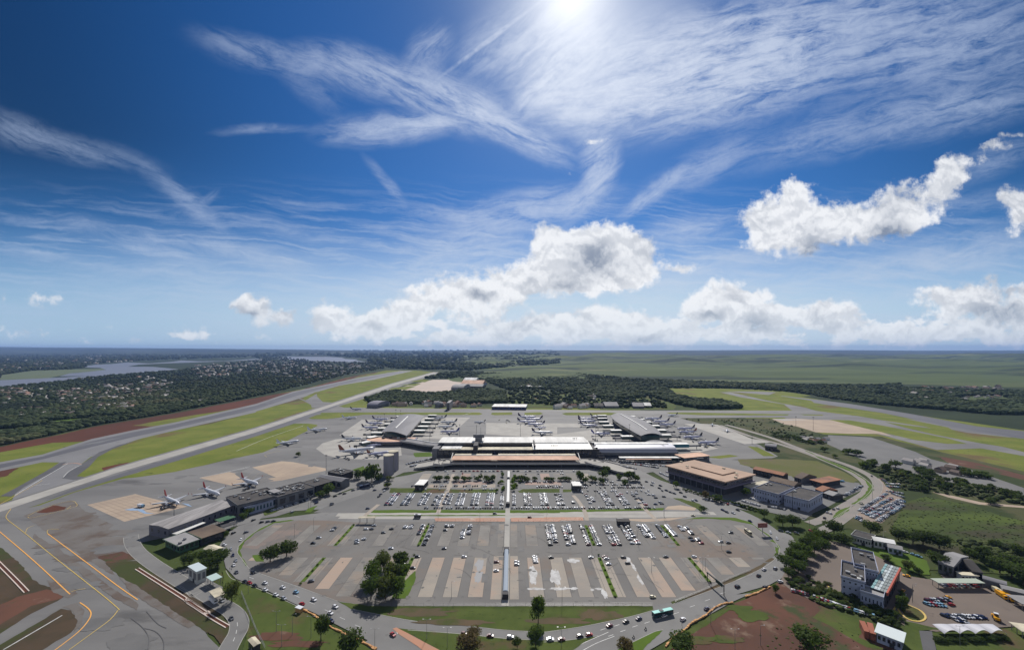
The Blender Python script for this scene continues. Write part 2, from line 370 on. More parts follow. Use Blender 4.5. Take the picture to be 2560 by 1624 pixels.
sheet('woodland_floor', GL('P', (-200, 1060), (-200, 900), (150, 886), (600, 884), (1000, 890), (1400, 905), (1560, 935), (1800, 955), (2300, 960), (2700, 975), (2700, 1060), (2300, 1030), (2000, 1005), (1700, 985), (1560, 1010), (1300, 1015), (900, 1000), (700, 985), (300, 1090), (0, 1118)), -.22, m_wood)
# lakes
m_shore = mat('reed_bank', (.06, .09, .03), .95, c2=(.08, .10, .04), sc1=.01)
lake1 = GL('Q1', (-300, 350), (0, 338), (450, 318), (700, 305), (880, 300), (560, 300), (650, 275), (800, 262), (1000, 240), (940, 222), (800, 218), (800, 205), (900, 192), (1050, 185), (1200, 170), (1400, 180), (1620, 165), (1700, 152), (1860, 160), (2100, 158), (2408, 137), (2480, 142), (2300, 152), (1900, 168), (1500, 182), (1300, 192), (1200, 210), (1440, 212), (1680, 235), (1400, 262), (1100, 282), (900, 302), (880, 320), (700, 342), (530, 347), (300, 377), (0, 405), (-300, 430))
sheet('reed_bank', GL('Q1', (0, 290), (300, 250), (700, 235), (880, 232), (990, 228), (980, 250), (700, 268), (450, 320), (0, 340)), -.16, m_shore)
sheet('reed_bank', GL('Q1', (0, 400), (300, 370), (530, 343), (530, 400), (240, 400), (0, 430)), -.16, m_shore)
sheet('lake', lake1, -.12, m_water)
sheet('far_lake', GL('Q6', (140, 92), (180, 80), (290, 72), (400, 76), (540, 84), (560, 92), (640, 96), (620, 102), (690, 110), (600, 113), (400, 106), (250, 99)), -.12, m_water)
# the far plateau that closes the view
def plateau():
    prof = [(-400, 866), (0, 866.5), (120, 868), (330, 869.4), (640, 872.3), (760, 873.5), (900, 876.2), (1080, 877), (1200, 876), (1350, 875.2), (1500, 876.3), (1680, 876), (1950, 874.6), (2150, 875.2), (2280, 876.4), (2480, 876), (2560, 875.6), (3000, 876)]
    v = []; f = []; nx = 260; rows = [(0, 9000), (.12, 11000), (.35, 13500), (.62, 16000), (.86, 18500), (1, 21000), (1, 24500)]
    for j, (k, Y) in enumerate(rows):
        for i in range(nx):
            u = -400 + 3400 * i / (nx - 1); 
            py = np.interp(u, [p[0] for p in prof], [p[1] for p in prof])
            top = H + (HY - py) / F * 21000 - 2
            nz = mnoise.noise(Vector((u * .011, j * .9, 3))) * 40 * (k > 0) * (k < 1) + mnoise.noise(Vector((u * .05, j * 3., 9))) * 5 * (k > 0)
            v.append(((u - 1280) / F * Y, Y, max(-1.0 if j == 0 else -.5, k * top + nz * .6)))
    for j in range(len(rows) - 1):
        for i in range(nx - 1): a = j * nx + i; f.append((a, a + 1, a + nx + 1, a + nx))
    m = mat('plateau_scrub', (.014, .024, .015), .95, spec=.1, c2=(.024, .036, .020), sc1=.0012, det=5, stretch=(.3, 1, 1), c3=(.055, .068, .036), sc3=.0009, th=(.52, .58))
    o = mesh('hills', v, f, m, smooth=True); o['kind'] = 'structure'
plateau()

# ------------------------------------------------------------------ airfield, left side
sheet('airfield_grass', GL('Q1', (-400, 1040), (0, 965), (460, 870), (860, 780), (1640, 650), (2408, 505), 'Q6', (320, 275), (560, 210), (820, 163), (1000, 164), (1172, 178), (1050, 215), (830, 285), (690, 345), (730, 392), (1420, 400), (2408, 400), (2408, 415), 'P', (1600, 1034), (1000, 1034), (700, 1150), (0, 1400), (-300, 1500)), -.10, m_grass)
sheet('red_earth_strip', GL('Q1', (-400, 1040), (0, 965), (460, 870), (860, 780), (1640, 650), (2408, 505), 'Q6', (300, 283), (560, 212), (820, 164), (700, 190), (480, 245), (280, 310), (0, 375), 'Q1', (2408, 572), (2100, 625), (1740, 680), (1240, 765), (1480, 772), (1240, 822), (1000, 865), (820, 910), (500, 925), (300, 960), (0, 1015), (-400, 1100)), -.06, m_red2)
sheet('red_earth_strip', GL('Q1', (1500, 825), (1900, 725), (2408, 628), 'Q6', (150, 350), (300, 335), (290, 352), (60, 400), (0, 410), 'Q1', (2408, 640), (2000, 745)), -.06, m_brown)
sheet('bare_patch', GL('Q1', (960, 1160), (1220, 1105), (1130, 1160), (980, 1190)), -.04, m_red2)
sheet('bare_patch', GL('Q1', (-200, 1180), (0, 1180), (180, 1160), (60, 1240), (-200, 1290)), -.04, m_red2)
# runway with pale shoulders
rwt = [('P', (-300, 1217)), ]
sheet('runway_shoulder', GL('Q1', (-800, 1270), (0, 1108), (400, 1035), (860, 890), (1250, 808), (1640, 735), (2408, 560), 'Q6', (230, 297), (640, 210), (905, 167), (985, 167), (740, 222), (520, 260), (380, 300), 'P', (790, 979), (760, 992), (640, 1028), 'Q1', (2408, 640), (1640, 812), (1330, 885), (1150, 940), (1000, 1010), (850, 1060), (760, 1130), (585, 1260), (700, 1265), (820, 1255), 'P', (220, 1202), (90, 1252), (30, 1250), 'Q1', (150, 1390), (330, 1270), (560, 1110), (400, 1108), (0, 1192), (-800, 1400)), -.02, mat('shoulder_asphalt', (.165, .163, .165), .8, spec=.25, c2=(.20, .198, .20), sc1=.015, det=8, c3=(.13, .128, .13), sc3=.03, th=(.56, .7)))
sheet('runway', GL('Q1', (-800, 1300), (0, 1128), (400, 1055), (860, 912), (1250, 826), (1640, 754), (2408, 577), 'Q6', (230, 305), (640, 216), (920, 169), (950, 169), (680, 222), (400, 283), (230, 330), 'Q1', (2408, 612), (1640, 788), (1250, 872), (860, 965), (400, 1080), (0, 1165), (-800, 1350)), .03, m_run)
sheet('taxiway', GL('P', (735, 990), 'Q6', (310, 352), (380, 310), (385, 330), (420, 362), (500, 366), (420, 396), (350, 400), (345, 380), (300, 355)), .02, m_apron)
sheet('grass_island', GL('Q6', (385, 330), (392, 312), (440, 290), (540, 262), (700, 248), (860, 246), (840, 252), (640, 318), (500, 362), (420, 360)), .05, m_grass)
# dark edges of the connecting taxiway
for q in ([(0, 1428), (150, 1350), (420, 1200), (560, 1115), (625, 1105), (540, 1180), (380, 1260), (230, 1340), (110, 1430)], [(770, 1125), (930, 1015), (1110, 950), (1280, 905), (1060, 985), (920, 1060), (840, 1150), (720, 1240), (850, 1252), (690, 1275), (585, 1258), (640, 1205)]):
    sheet('taxiway_shoulder', GL('Q1', *q), .02, m_dark)
# the long parallel taxiway
sheet('taxiway', GL('P', (-200, 1325), (0, 1259), (189, 1199), (292, 1165), (640, 1067), (839, 1003), (979, 957.5), (1083, 929.5), (1103, 931), (1007, 964), (930, 990), (847, 1015), (760, 1050), (640, 1088), (440, 1155), (310, 1190), (186, 1228), (92, 1262), (0, 1290), (-200, 1350)), .05, m_apron)
sheet('taxiway_strip', GL('P', (-200, 1330), (0, 1262), (189, 1202), (292, 1168), (640, 1070), (839, 1006), (979, 959), (1085, 930), (1097, 930), (995, 961), (850, 1009), (640, 1080), (292, 1181), (180, 1218), (0, 1279), (-200, 1345)), .08, m_conc)
sheet('taxiway_edge', GL('P', (640, 1081), (840, 1013), (845, 1014), (760, 1050), (640, 1090), (440, 1152), (330, 1184), (180, 1228), (110, 1252), (180, 1222), (292, 1186), (440, 1141)), .11, m_run)

# ------------------------------------------------------------------ apron
apron = GL('P', (-250, 1700), (-250, 1345), (0, 1285), (100, 1262), (186, 1230), 'Q1', (1160, 1262), (1290, 1250), (1640, 1200), (2100, 1095), (2408, 1020), 'Q2', (0, 655), (220, 600), (420, 560), (560, 500), (760, 395), (1005, 275), (1000, 262), (900, 250), (760, 250), (600, 265), (250, 370), 'P', (640, 1088), (700, 1068), (760, 1050), (847, 1015), (860, 1018), (1500, 1025), (2010, 1026), (2060, 1034), (1990, 1040), (1960, 1043), (1700, 1044.5), (1754, 1058.6), (1840, 1085), (1900, 1112), (1945, 1140), (1930, 1144.5), (1774, 1150), (1700, 1156), (1660, 1175), (1560, 1190), (1480, 1173), (1080, 1173), (1010, 1180), (930, 1215), (870, 1222), (780, 1262), (690, 1290), (620, 1300), (560, 1320), (520, 1335), (400, 1345), (341, 1358), (358, 1400), (440, 1450), (520, 1590), (555, 1624), (600, 1720))
sheet('apron', apron, 0., m_apron)
sheet('grass_strip', GL('Q2', (-300, 720), (0, 640), (220, 600), (420, 560), (560, 500), (760, 395), (1000, 275), (1000, 262), (900, 250), (760, 250), (600, 265), (300, 365), (0, 462), 'P', (500, 1128), (380, 1166), 'Q1', (1290, 1210), (1170, 1245), (1160, 1262), (1290, 1250), (1640, 1200), (2100, 1095)), .06, m_grass)
sheet('grass_strip', GL('Q2', (890, 190), (960, 160), (1200, 145), (1650, 128), (1660, 135), (1500, 155), (1250, 185), (1100, 202), (950, 202)), .06, m_grass)
for a in ([(990, 135), (1400, 130), (2380, 132), (2408, 155), (2200, 158), (1500, 155), (1050, 152)],):
    sheet('grass_island', GL('Q2', *a), .06, m_grass)
for a in ([(0, 108), (560, 108), (590, 120), (560, 130), (0, 130)], [(670, 110), (850, 106), (852, 128), (700, 132), (665, 125)], [(960, 110), (1100, 106), (1125, 118), (1090, 130), (960, 130)], [(1290, 118), (1330, 110), (1700, 108), (1850, 118), (1740, 132), (1330, 132)]):
    sheet('grass_island', GL('Q3', *a), .06, m_grass)
for a in ([(265, 125), (440, 122), (1500, 140), (1480, 152), (640, 150), (300, 135)], [(1600, 140), (1840, 145), (1830, 155), (1650, 150)]):
    sheet('grass_island', GL('Q4', *a), .06, m_grass)
# pale and tan hardstandings
for a, m in ((('R1', (785, 220), (1220, 122), (1380, 165), (1640, 225), (1690, 235), (1120, 372)), m_conc2),
             (('R2', (310, 170), (690, 95), (960, 38), (1050, 45), (1310, 95), (1310, 112), (960, 190), (700, 215), (580, 235)), m_conc2),
             (('Q2', (990, 520), (1060, 460), (1200, 420), (1420, 390), (1700, 400), (1900, 500), (1910, 590), (1700, 635), (1400, 632), (1200, 615), (1080, 585)), m_conc),
             (('Q2', (1240, 375), (1480, 210), (1870, 208), (1690, 350), (1640, 400), (1420, 390)), m_conc),
             (('Q2', (1960, 400), (2140, 200), (2408, 190), (2408, 420)), m_conc), (('Q3', (0, 110), (60, 150), (300, 150), (480, 152), (410, 215), (280, 330), (0, 350)), m_conc),
             (('Q3', (620, 200), (1450, 205), (1460, 238), (1250, 238), (1250, 300), (1530, 265), (1750, 190), (1760, 360), (1560, 360), (620, 300)), m_conc),
             (('Q4', (440, 235), (620, 235), (780, 245), (1120, 385), (1340, 420), (1050, 440)), m_conc),
             (('Q4', (270, 360), (480, 400), (790, 480), (600, 520), (300, 500)), m_conc)):
    sheet('concrete_stand', GL(*a), .04, m)
sheet('asphalt_patch', GL('Q2', (60, 770), (290, 715), (560, 830), (400, 850)), .07, m_apron)
sheet('asphalt_patch', GL('R2', (580, 235), (700, 215), (590, 140), (700, 95), (560, 120), (700, 130), (900, 190), (820, 210)), .07, m_lot2)
# grass and dirt beside the near taxiway
m_dirtgrass = mat('dry_verge', (.080, .056, .036), .95, spec=.1, c2=(.052, .043, .026), sc1=.04, c3=(.050, .060, .020), sc3=.02, th=(.46, .6), det=8)
for a in ([(-600, 500), (20, 610), (80, 660), (130, 700), (250, 830), (350, 930), (640, 1010), (520, 1085), (280, 1200), (0, 1380), (-600, 1700)], [(-300, 1650), (0, 1480), (440, 1220), (550, 1155), (640, 1170), (690, 1240), (690, 1300), (640, 1370), (500, 1450), (380, 1528), (-100, 1900)], [(940, 740), (1180, 725), (1290, 720), (1500, 850), (1874, 1110), (1874, 1375), (1500, 1150), (1300, 1010), (1080, 870)]):
    sheet('dry_verge', GL('R1', *a), .04, m_dirtgrass)
sheet('dry_verge', GL('R2', (0, 915), (130, 1000), (390, 1150), (490, 1240), (548, 1330), (545, 1420), (500, 1495), (440, 1430), (200, 1270), (0, 1125)), .045, m_dirtgrass)
sheet('bare_patch', GL('R1', (-600, 900), (0, 1120), (150, 1050), (420, 980), (600, 1000), (560, 1060), (280, 1130), (0, 1300)), .06, m_red)
m_stain = mat('stained_asphalt', (.125, .108, .095), .85, spec=.2, c2=(.155, .145, .135), sc1=.03, det=8, c3=(.11, .085, .07), sc3=.04, th=(.5, .62))
sheet('stained_apron', GL('R1', (210, 320), (480, 215), (640, 180), (690, 200), (760, 270), (1030, 400), (960, 460), (1100, 600), (1280, 720), (940, 745), (1060, 860), (950, 820), (700, 650), (430, 480), (330, 400)), .02, m_stain)
sheet('red_dirt_patch', GL('R1', (330, 290), (480, 225), (600, 240), (580, 262), (420, 292)), .05, m_red2)
sheet('red_dirt_patch', GL('R1', (860, 690), (1100, 640), (1270, 705), (980, 745)), .05, m_red)
sheet('paved_strip', GL('R1', (-400, 1560), (0, 1385), (350, 1180), (560, 1085), (620, 1120), (400, 1230), (0, 1475), (-400, 1700)), .07, m_apron)
# markings
def marks(name, m, w, z, *lines, n=4):
    return strip(name, [GL(*l) for l in lines], w, z, m, n)
marks('yellow_centre_line', m_yel, .45, .12, ('R1', (100, 255), (55, 320), (70, 355), (120, 395), (230, 480), (500, 700), (850, 975), (1055, 1145), (1058, 1175), (990, 1255), (850, 1360), (620, 1528)), ('R1', (-100, 270), (0, 215), (350, 20), (370, 0)))
marks('amber_edge_line', m_org, .62, .12, ('R1', (-60, 420), (0, 465), (300, 720), (630, 1025)), ('R1', (430, 480), (740, 710), (1060, 950), (1240, 1075)), ('R1', (720, 1100), (790, 1150), (820, 1200), (790, 1270), (700, 1370), (500, 1525), (300, 1680)))
marks('yellow_taxi_line', m_yel, .35, .12, ('R1', (230, 470), (250, 430), (310, 405)), ('R1', (530, 440), (450, 440), (425, 460), (435, 490)), ('R1', (640, 1005), (700, 985), (770, 975)), ('R1', (250, 320), (330, 280), (480, 222), (640, 185), (685, 205), (685, 235), (560, 270), (300, 335), (250, 330)), ('R1', (600, 260), (640, 230)), ('Q2', (460, 610), (440, 590), (520, 560), (620, 545)))
marks('white_edge_marking', m_white, .7, .12, ('R2', (310, 170), (560, 118), (690, 92)), ('Q2', (-100, 800), (280, 710)), ('Q1', (595, 1250), (655, 1190), (770, 1130)), ('Q1', (140, 1420), (400, 1260), (640, 1120)), ('R1', (280, 50), (450, 30)), ('Q1', (680, 1298), (820, 1258)))
marks('holding_line', mat('orange_holding_line', (.45, .25, .16), .7), 1.6, .13, ('Q1', (590, 1130), (690, 1118), (765, 1128)))
marks('white_airfield_line', m_white, .8, .1, ('Q2', (135, 545), (480, 400), (850, 275)), ('R1', (30, 1525), (330, 1350), (560, 1215)), ('Q3', (415, 132), (480, 112)), ('Q3', (1740, 128), (1855, 121)))
m_pink = mat('pale_pipe_concrete', (.60, .50, .44), .8)
def channel(*pts):
    kerb('drain_channel_wall', [ribbon_off(GL(*pts), o) for o in (-1.1, 1.1)], m_pink, .55, .35)
    strip('drain_channel_floor', [GL(*pts)], 1.7, .12, m_red2)
def ribbon_off(pts, o):
    P = smooth_line(pts, 4); out = []
    for i, p in enumerate(P):
        t = (P[min(i+1, len(P)-1)] - P[max(i-1, 0)]); t.z = 0; t.normalize(); out.append((p.x - t.y * o, p.y + t.x * o))
    return out
channel('R1', (-60, 700), (120, 880), (240, 1005)); channel('R1', (1235, 795), (1560, 1000), (1874, 1200), 'R2', (200, 1130), (400, 1265), (535, 1345))
# service road on the lower left
sr = GL('R1', (1180, 500), (1190, 560), (1240, 640), (1360, 740), (1560, 870), (1800, 1010), 'R2', (215, 985), (420, 1130), (560, 1215), (620, 1290), (620, 1370), (570, 1460), (520, 1560), (480, 1700))
strip('service_road', [sr], 9.5, .09, m_asph); kerb('kerb', [ribbon_off(sr, 4.9), ribbon_off(sr, -4.9)], m_kerb)
strip('service_yard', [GL('R2', (150, 900), (280, 1010), (420, 1090))], 16, .08, m_asph)
marks('road_dash', m_white, .3, .15, *[('R2', (a, b), (c, d)) for a, b, c, d in ((610, 1310, 612, 1340), (606, 1370, 600, 1400), (590, 1430, 578, 1460))])

# ------------------------------------------------------------------ airfield beyond and to the right
sheet('airfield_grass', GL('Q7', (360, 248), (700, 252), (1000, 262), (1430, 325), (2000, 385), (2408, 455), (2900, 560), 'P', (2900, 1400), (2500, 1400), (2250, 1270), (2150, 1200), (2060, 1130), (1960, 1075), (1850, 1040), (1700, 1044), (1500, 1026), (1852, 1026), (1600, 985)), -.10, m_grass)
sheet('woodland_floor', GL('P', (2560, 1075), (2300, 1038), (2150, 1016), (2000, 990), (2130, 985), (2400, 1010), (2700, 1040), (2800, 1130)), -.05, m_wood)
sheet('runway', GL('Q5', (-320, 322), (0, 358), (300, 395), (880, 490), (1460, 600), (1892, 645), (2700, 760), (2700, 850), (1892, 715), (1500, 660), (1100, 580), (600, 478), (0, 390), (-300, 352)), .03, m_run)
sheet('runway_edge', GL('Q7', (870, 268), (1000, 272), (960, 288), (720, 268)), .02, m_apron)
sheet('taxiway', GL('Q7', (680, 272), (740, 272), (960, 322), (1250, 375), (1440, 402), (1700, 440), (2000, 485), (2408, 565), (2800, 660), (2800, 640), (2300, 520), (1800, 430), (1640, 415), 'Q5', (1892, 835), (2500, 960), (2500, 1000), (1892, 870), (1500, 800), (1100, 815), (900, 760), (560, 670), (0, 640), 'P', (2040, 1078), (1990, 1060), (1960, 1043), (1700, 1044), (1690, 1037), (2000, 1032), (1850, 1026), (1980, 1026), (1960, 1010), (1850, 992)), .02, m_apron)
sheet('grass_strip', GL('Q5', (620, 560), (900, 600), (1250, 645), (1892, 715), (2400, 790), (2400, 900), (1892, 815), (1500, 755), (1100, 680), (800, 610)), .06, m_grass)
sheet('grass_strip', GL('Q5', (120, 540), (300, 545), (560, 585), (900, 650), (1200, 710), (1380, 760), (1200, 760), (900, 725), (560, 645)), .06, m_grass)
sheet('grass_strip', GL('Q5', (0, 400), (300, 440), (800, 530), (1200, 610), (1250, 640), (900, 590), (600, 545), (400, 510), (0, 460), 'Q7', (1100, 340), (800, 285), (1000, 290), (1200, 320)), .055, m_grass)
sheet('concrete_stand', GL('Q5', (-180, 530), (0, 540), (140, 545), (560, 640), (700, 690), (560, 668), (300, 668), (0, 655), (-180, 600), 'P', (1960, 1060), (1930, 1047)), .05, m_conc2)
sheet('concrete_stand', GL('Q4', (1320, 185), (1700, 195), (1560, 200), (1450, 205)), .06, m_conc)
# rough ground on the right between apron and curve
sheet('rough_grass', GL('Q4', (400, 178), (1290, 180), (1600, 270), (1840, 340), (2408, 360), 'Q5', (1000, 800), (1892, 1010), (2700, 1200), (2700, 1900), (1000, 1900), (300, 1528), 'P', (2050, 1330), (1980, 1250), (1930, 1144), (1900, 1100), (1760, 1059)), -.03, mat('rough_grass', (.06, .072, .026), .95, spec=.1, c2=(.085, .08, .04), sc1=.02, c3=(.035, .05, .016), sc3=.012, th=(.46, .58), c4=(.12, .10, .07), sc4=.05, th4=(.62, .7), det=9))
sheet('bare_ground', GL('Q5', (110, 680), (500, 700), (900, 830), (1050, 900), (1300, 960), (1600, 1060), (1892, 1160), (1892, 1250), (1500, 1130), (1100, 1100), (800, 1000), (560, 960), (300, 850), (100, 760)), .0, m_lot2)
sheet('red_earth_strip', GL('Q5', (1100, 870), (1450, 930), (1892, 1045), (2500, 1180), (2500, 1240), (1892, 1085), (1500, 1000), (1200, 930)), .02, m_red)
sheet('dirt_track', GL('Q5', (1050, 1195), (1250, 1232), (1500, 1290), (1892, 1325), (2500, 1370), (2500, 1400), (1892, 1342), (1480, 1310), (1200, 1245)), .03, m_conc2)
sheet('green_field', GL('Q5', (800, 1290), (1000, 1240), (1400, 1310), (1700, 1420), (2100, 1500), (2700, 1700), (2700, 2000), (1000, 1900), (700, 1528)), .01, mat('green_field', (.040, .058, .016), .95, spec=.1, c2=(.075, .105, .022), sc1=.022, c3=(.052, .050, .028), sc3=.015, th=(.47, .60), det=9, stretch=(.5, 1.4, 1)))
sheet('mown_field', GL('Q4', (980, 590), (1440, 590), (1780, 610), (2050, 720), (2190, 800), (2150, 830), (1900, 780), (1600, 780), (1200, 690), (1000, 640)), .02, mat('mown_field', (.105, .115, .035), .95, spec=.1, c2=(.13, .12, .055), sc1=.02, c3=(.13, .10, .07), sc3=.02, th=(.6, .7), det=8))
sheet('bare_ground', GL('Q4', (830, 590), (1000, 600), (1120, 680), (1320, 700), (1480, 720), (1540, 780), (2000, 800), (2200, 830), (2230, 900), (2040, 980), (1900, 1060), (1740, 1130), (1650, 1200), (1240, 1110), (900, 1040), (400, 880), (200, 760), (0, 640), (0, 560), (300, 500), (640, 600)), .015, m_lot2)
sheet('grass_island', GL('Q4', (1080, 460), (1180, 470), (1360, 560), (1240, 560)), .06, m_grass)
sheet('grass_island', GL('Q4', (660, 570), (900, 545), (990, 560), (800, 585)), .06, m_grass)

# ------------------------------------------------------------------ the dual carriageway round the right-hand side
outer = GL('Q4', (860, 245), (1060, 300), (1340, 385), (1560, 470), (1800, 555), (2080, 650), (2260, 730), (2350, 790), (2385, 860), (2340, 950), (2180, 1080), (1960, 1240), (1820, 1310))
inner = GL('Q4', (800, 250), (1120, 365), (1400, 440), (1640, 520), (1800, 580), (2060, 690), (2210, 780), (2280, 860), (2260, 930), (2140, 1010), (1990, 1100), (1840, 1190), (1700, 1235))
strip('road', [outer, inner], 9., .06, mat('pale_road', (.23, .20, .175), .85, c2=(.19, .175, .155), sc1=.05, det=7))
kerb('kerb', [ribbon_off(outer, 4.6), ribbon_off(outer, -4.6), ribbon_off(inner, 4.6), ribbon_off(inner, -4.6)], m_kerb)
sheet('median_grass', GL('Q4', (1650, 500), (1900, 610), (2100, 690), (2230, 770), (2340, 850), (2350, 900), (2300, 960), (2200, 1030), (2120, 1045), (2260, 940), (2300, 870), (2240, 790), (2100, 710), (1850, 605)), .10, m_lawn2)
sheet('median_grass', GL('Q4', (2030, 1090), (2110, 1060), (2100, 1090), (2000, 1170), (1930, 1180), (1960, 1130)), .10, m_lawn2)
sheet('dirt_lot', GL('Q5', (570, 1070), (650, 1150), (820, 1280), (760, 1330), (600, 1480), (440, 1480), (340, 1420), (200, 1420), (480, 1230), (560, 1150)), .03, mat('pinkish_dirt', (.27, .20, .155), .9, c2=(.21, .165, .13), sc1=.04, det=8))

# ------------------------------------------------------------------ big loop road, forecourt lots
loop = GL('R2', (1640, 395), (1300, 440), (1000, 480), (800, 500), (620, 548), (540, 600), (470, 700), (500, 800), (520, 880), (600, 965), (860, 1065), (1100, 1180), (1230, 1240), (1400, 1330), (1640, 1450), 'R3', (60, 1490), (200, 1570), (300, 1700), (1642, 1700), 'R4', (900, 1750), (1050, 1528), (1200, 1440), (1400, 1310), (1600, 1200), (1870, 1050), (2069, 960), 'R5', (0, 975), (330, 880), (460, 810), (500, 740), (640, 520), (560, 400), (520, 375), (420, 345), (360, 300), (250, 230), (150, 180), (0, 115), 'Q4', (1100, 1110), (900, 1040), (700, 990), (500, 900), (200, 800), (0, 700), 'Q3', (1980, 620), (1850, 600), (1640, 585), (1450, 610), (400, 610), (100, 625), 'Q2', (2200, 750), (2000, 800), (1700, 850), (1200, 1020), (900, 1120), (560, 1200))
sheet('road', loop, .03, m_asph)
# service side, car park beside the cargo building
sheet('road', GL('Q2', (2408, 640), (2150, 680), (1900, 740), (1700, 830), (1500, 900), (1200, 1010), (900, 1110), (560, 1190), (430, 1225), (380, 1290), 'R2', (560, 560), (470, 660), (420, 640), (520, 500), (700, 460), (640, 420), (880, 360), (1240, 270), (1420, 200), (1500, 160), 'Q2', (1800, 800), (2000, 690), (2408, 620)), .02, m_asph)
# near lot
lot = GL('R2', (1040, 505), (900, 525), (770, 590), (660, 675), (625, 740), (640, 800), (690, 865), (750, 905), (1090, 1022), (1400, 1140), (1642, 1175), 'R3', (150, 1178), (1642, 1178), 'R4', (0, 1085), (1080, 1085), (1260, 1055), (1560, 950), (1900, 800), (2069, 740), 'R5', (0, 800), (250, 690), (360, 620), (390, 560), (370, 480), (290, 400), (190, 310), (80, 260), (0, 235), 'R4', (1950, 245), (1700, 225), (1560, 215), (1300, 235), (1100, 265), (850, 255), (600, 240), (400, 235), (0, 240), 'R3', (1642, 515), (640, 518), (0, 520), 'R2', (1300, 505))
sheet('parking_lot', lot, .06, m_lot)
# green verge round the loop
sheet('verge', GL('R2', (640, 800), (612, 760), (620, 710), (680, 650), (780, 575), (900, 515), (1030, 500), (1060, 506), (900, 527), (770, 592), (665, 677), (630, 742), (645, 800), (690, 868), (672, 862)), .10, m_lawn2)
sheet('verge', GL('R5', (440, 520), (420, 480), (330, 440), (370, 430), (260, 350), (180, 290), (60, 240), 'R4', (2069, 280), (1850, 235), (1620, 220), (1400, 228), (1560, 205), (1900, 212), (2069, 262), 'R5', (130, 245), (230, 320), (330, 385), (400, 455), (425, 520), (425, 560), (370, 600), (400, 560), (385, 500)), .10, m_lawn2)
sheet('verge', GL('R4', (1260, 1050), (1560, 945), (1900, 795), (2069, 735), 'R5', (0, 795), (250, 680), (350, 612), (390, 620), (260, 715), (0, 835), 'R4', (2069, 775), (1700, 920), (1280, 1072)), .10, m_brown)
sheet('lawn', GL('R2', (1400, 1142), (1642, 1178), 'R3', (0, 1180), (1642, 1183), 'R4', (0, 1090), (1080, 1090), (1090, 1130), (900, 1185), (700, 1230), (350, 1300), (0, 1350), 'R3', (1500, 1385), (1200, 1370), (880, 1335), (500, 1300), (200, 1245), (0, 1205), 'R2', (1500, 1200)), .10, m_lawn)
sheet('lawn', GL('R2', (490, 905), (520, 900), (560, 960), (640, 990), (860, 1080), (1080, 1180), (1170, 1235), (1220, 1270), (1400, 1370), (1642, 1500), (1642, 1800), (640, 1800), (660, 1500), (690, 1380), (670, 1300), (590, 1180), (480, 1090), (500, 1000)), .08, m_lawn)
sheet('lawn', GL('R3', (-200, 1370), (0, 1440), (190, 1540), (190, 1800), (-300, 1800)), .085, m_lawn)
sheet('island', GL('R3', (355, 1355), (600, 1378), (880, 1402), (1250, 1440), (1642, 1452), 'R4', (0, 1448), (210, 1432), (400, 1405), (540, 1386), (400, 1450), (270, 1535), (150, 1640), 'R3', (700, 1640), (690, 1528), (560, 1460), (440, 1395)), .10, m_lawn)
sheet('island_paving', GL('R3', (350, 1350), (440, 1395), (560, 1460), (690, 1528), (760, 1600), (640, 1600), (520, 1500), (380, 1410), (320, 1360)), .115, m_brick)
sheet('island', GL('R4', (690, 1560), (760, 1500), (900, 1440), (1100, 1345), (1185, 1328), (1120, 1390), (1030, 1470), (960, 1580)), .10, m_lawn2)
# red earth field bottom right
sheet('red_earth_field', GL('R4', (1180, 1560), (1260, 1470), (1400, 1380), (1600, 1250), (1800, 1110), (2069, 985), 'R5', (0, 1000), (330, 905), (440, 850), (560, 940), (900, 1110), (1200, 1230), (1500, 1450), (1700, 1560), (1700, 1800), 'R4', (1100, 1800)), .02, m_red)
sheet('lawn', GL('R4', (1180, 1530), (1200, 1490), (1400, 1350), (1700, 1160), (1900, 1080), (1880, 1110), (1700, 1230), (1420, 1400), (1250, 1530)), .07, m_lawn)
sheet('grass_patch', GL('R5', (860, 1100), (1200, 1220), (1300, 1250), (1220, 1400), (1500, 1528), (1300, 1500), (960, 1300), (760, 1200)), .05, m_lawn)
# compound on the right
sheet('yard', GL('R5', (440, 850), (480, 760), (640, 520), (760, 430), (1000, 450), (1250, 540), (1450, 600), (1700, 790), (2100, 850), 'R6', (900, 640), (1400, 720), (1886, 900), (2300, 1000), (2300, 1250), (1886, 1240), (850, 1310), (480, 1240), (200, 1050), 'R5', (1300, 1150), (900, 1100), (560, 940)), .04, mat('yard_paving', (.175, .14, .115), .85, spec=.2, c2=(.15, .122, .102), sc1=.03, det=8, c3=(.13, .105, .09), sc3=.08, th=(.6, .7)))
sheet('lawn', GL('R5', (1180, 480), (1650, 545), (1900, 640), (1930, 780), (1800, 770), (1500, 640), (1250, 530)), .08, m_lawn2)
sheet('yard_verge', GL('R5', (1680, 1240), (2000, 1310), (2069, 1325), 'R6', (640, 1295), (660, 1310), (760, 1720), (300, 1720), (440, 1500), (480, 1240)), .07, m_lawn)
sheet('yard_verge', GL('R6', (800, 1315), (1300, 1320), (1886, 1250), (2300, 1230), (2300, 1800), (920, 1800), (860, 1528)), .07, m_lawn)
sheet('driveway', GL('R6', (650, 1298), (800, 1305), (870, 1600), (900, 1800), (740, 1800), (690, 1500)), .09, m_dark)
sheet('oval_lawn', GL('R6', (420, 1030), (500, 1000), (640, 1050), (715, 1130), (700, 1180), (600, 1185), (500, 1150)), .10, m_lawn)
kerb('painted_yellow_kerb', [GL('R6', (380, 1000), (420, 1080), (480, 1140), (560, 1180), (660, 1190), (720, 1160), (715, 1115), (650, 1055), (500, 990)), GL('R5', (905, 880), (960, 940), (1030, 985)), GL('R5', (835, 880), (900, 930)), GL('R6', (340, 1075), (375, 1020))], m_yel, 1.0, .35)
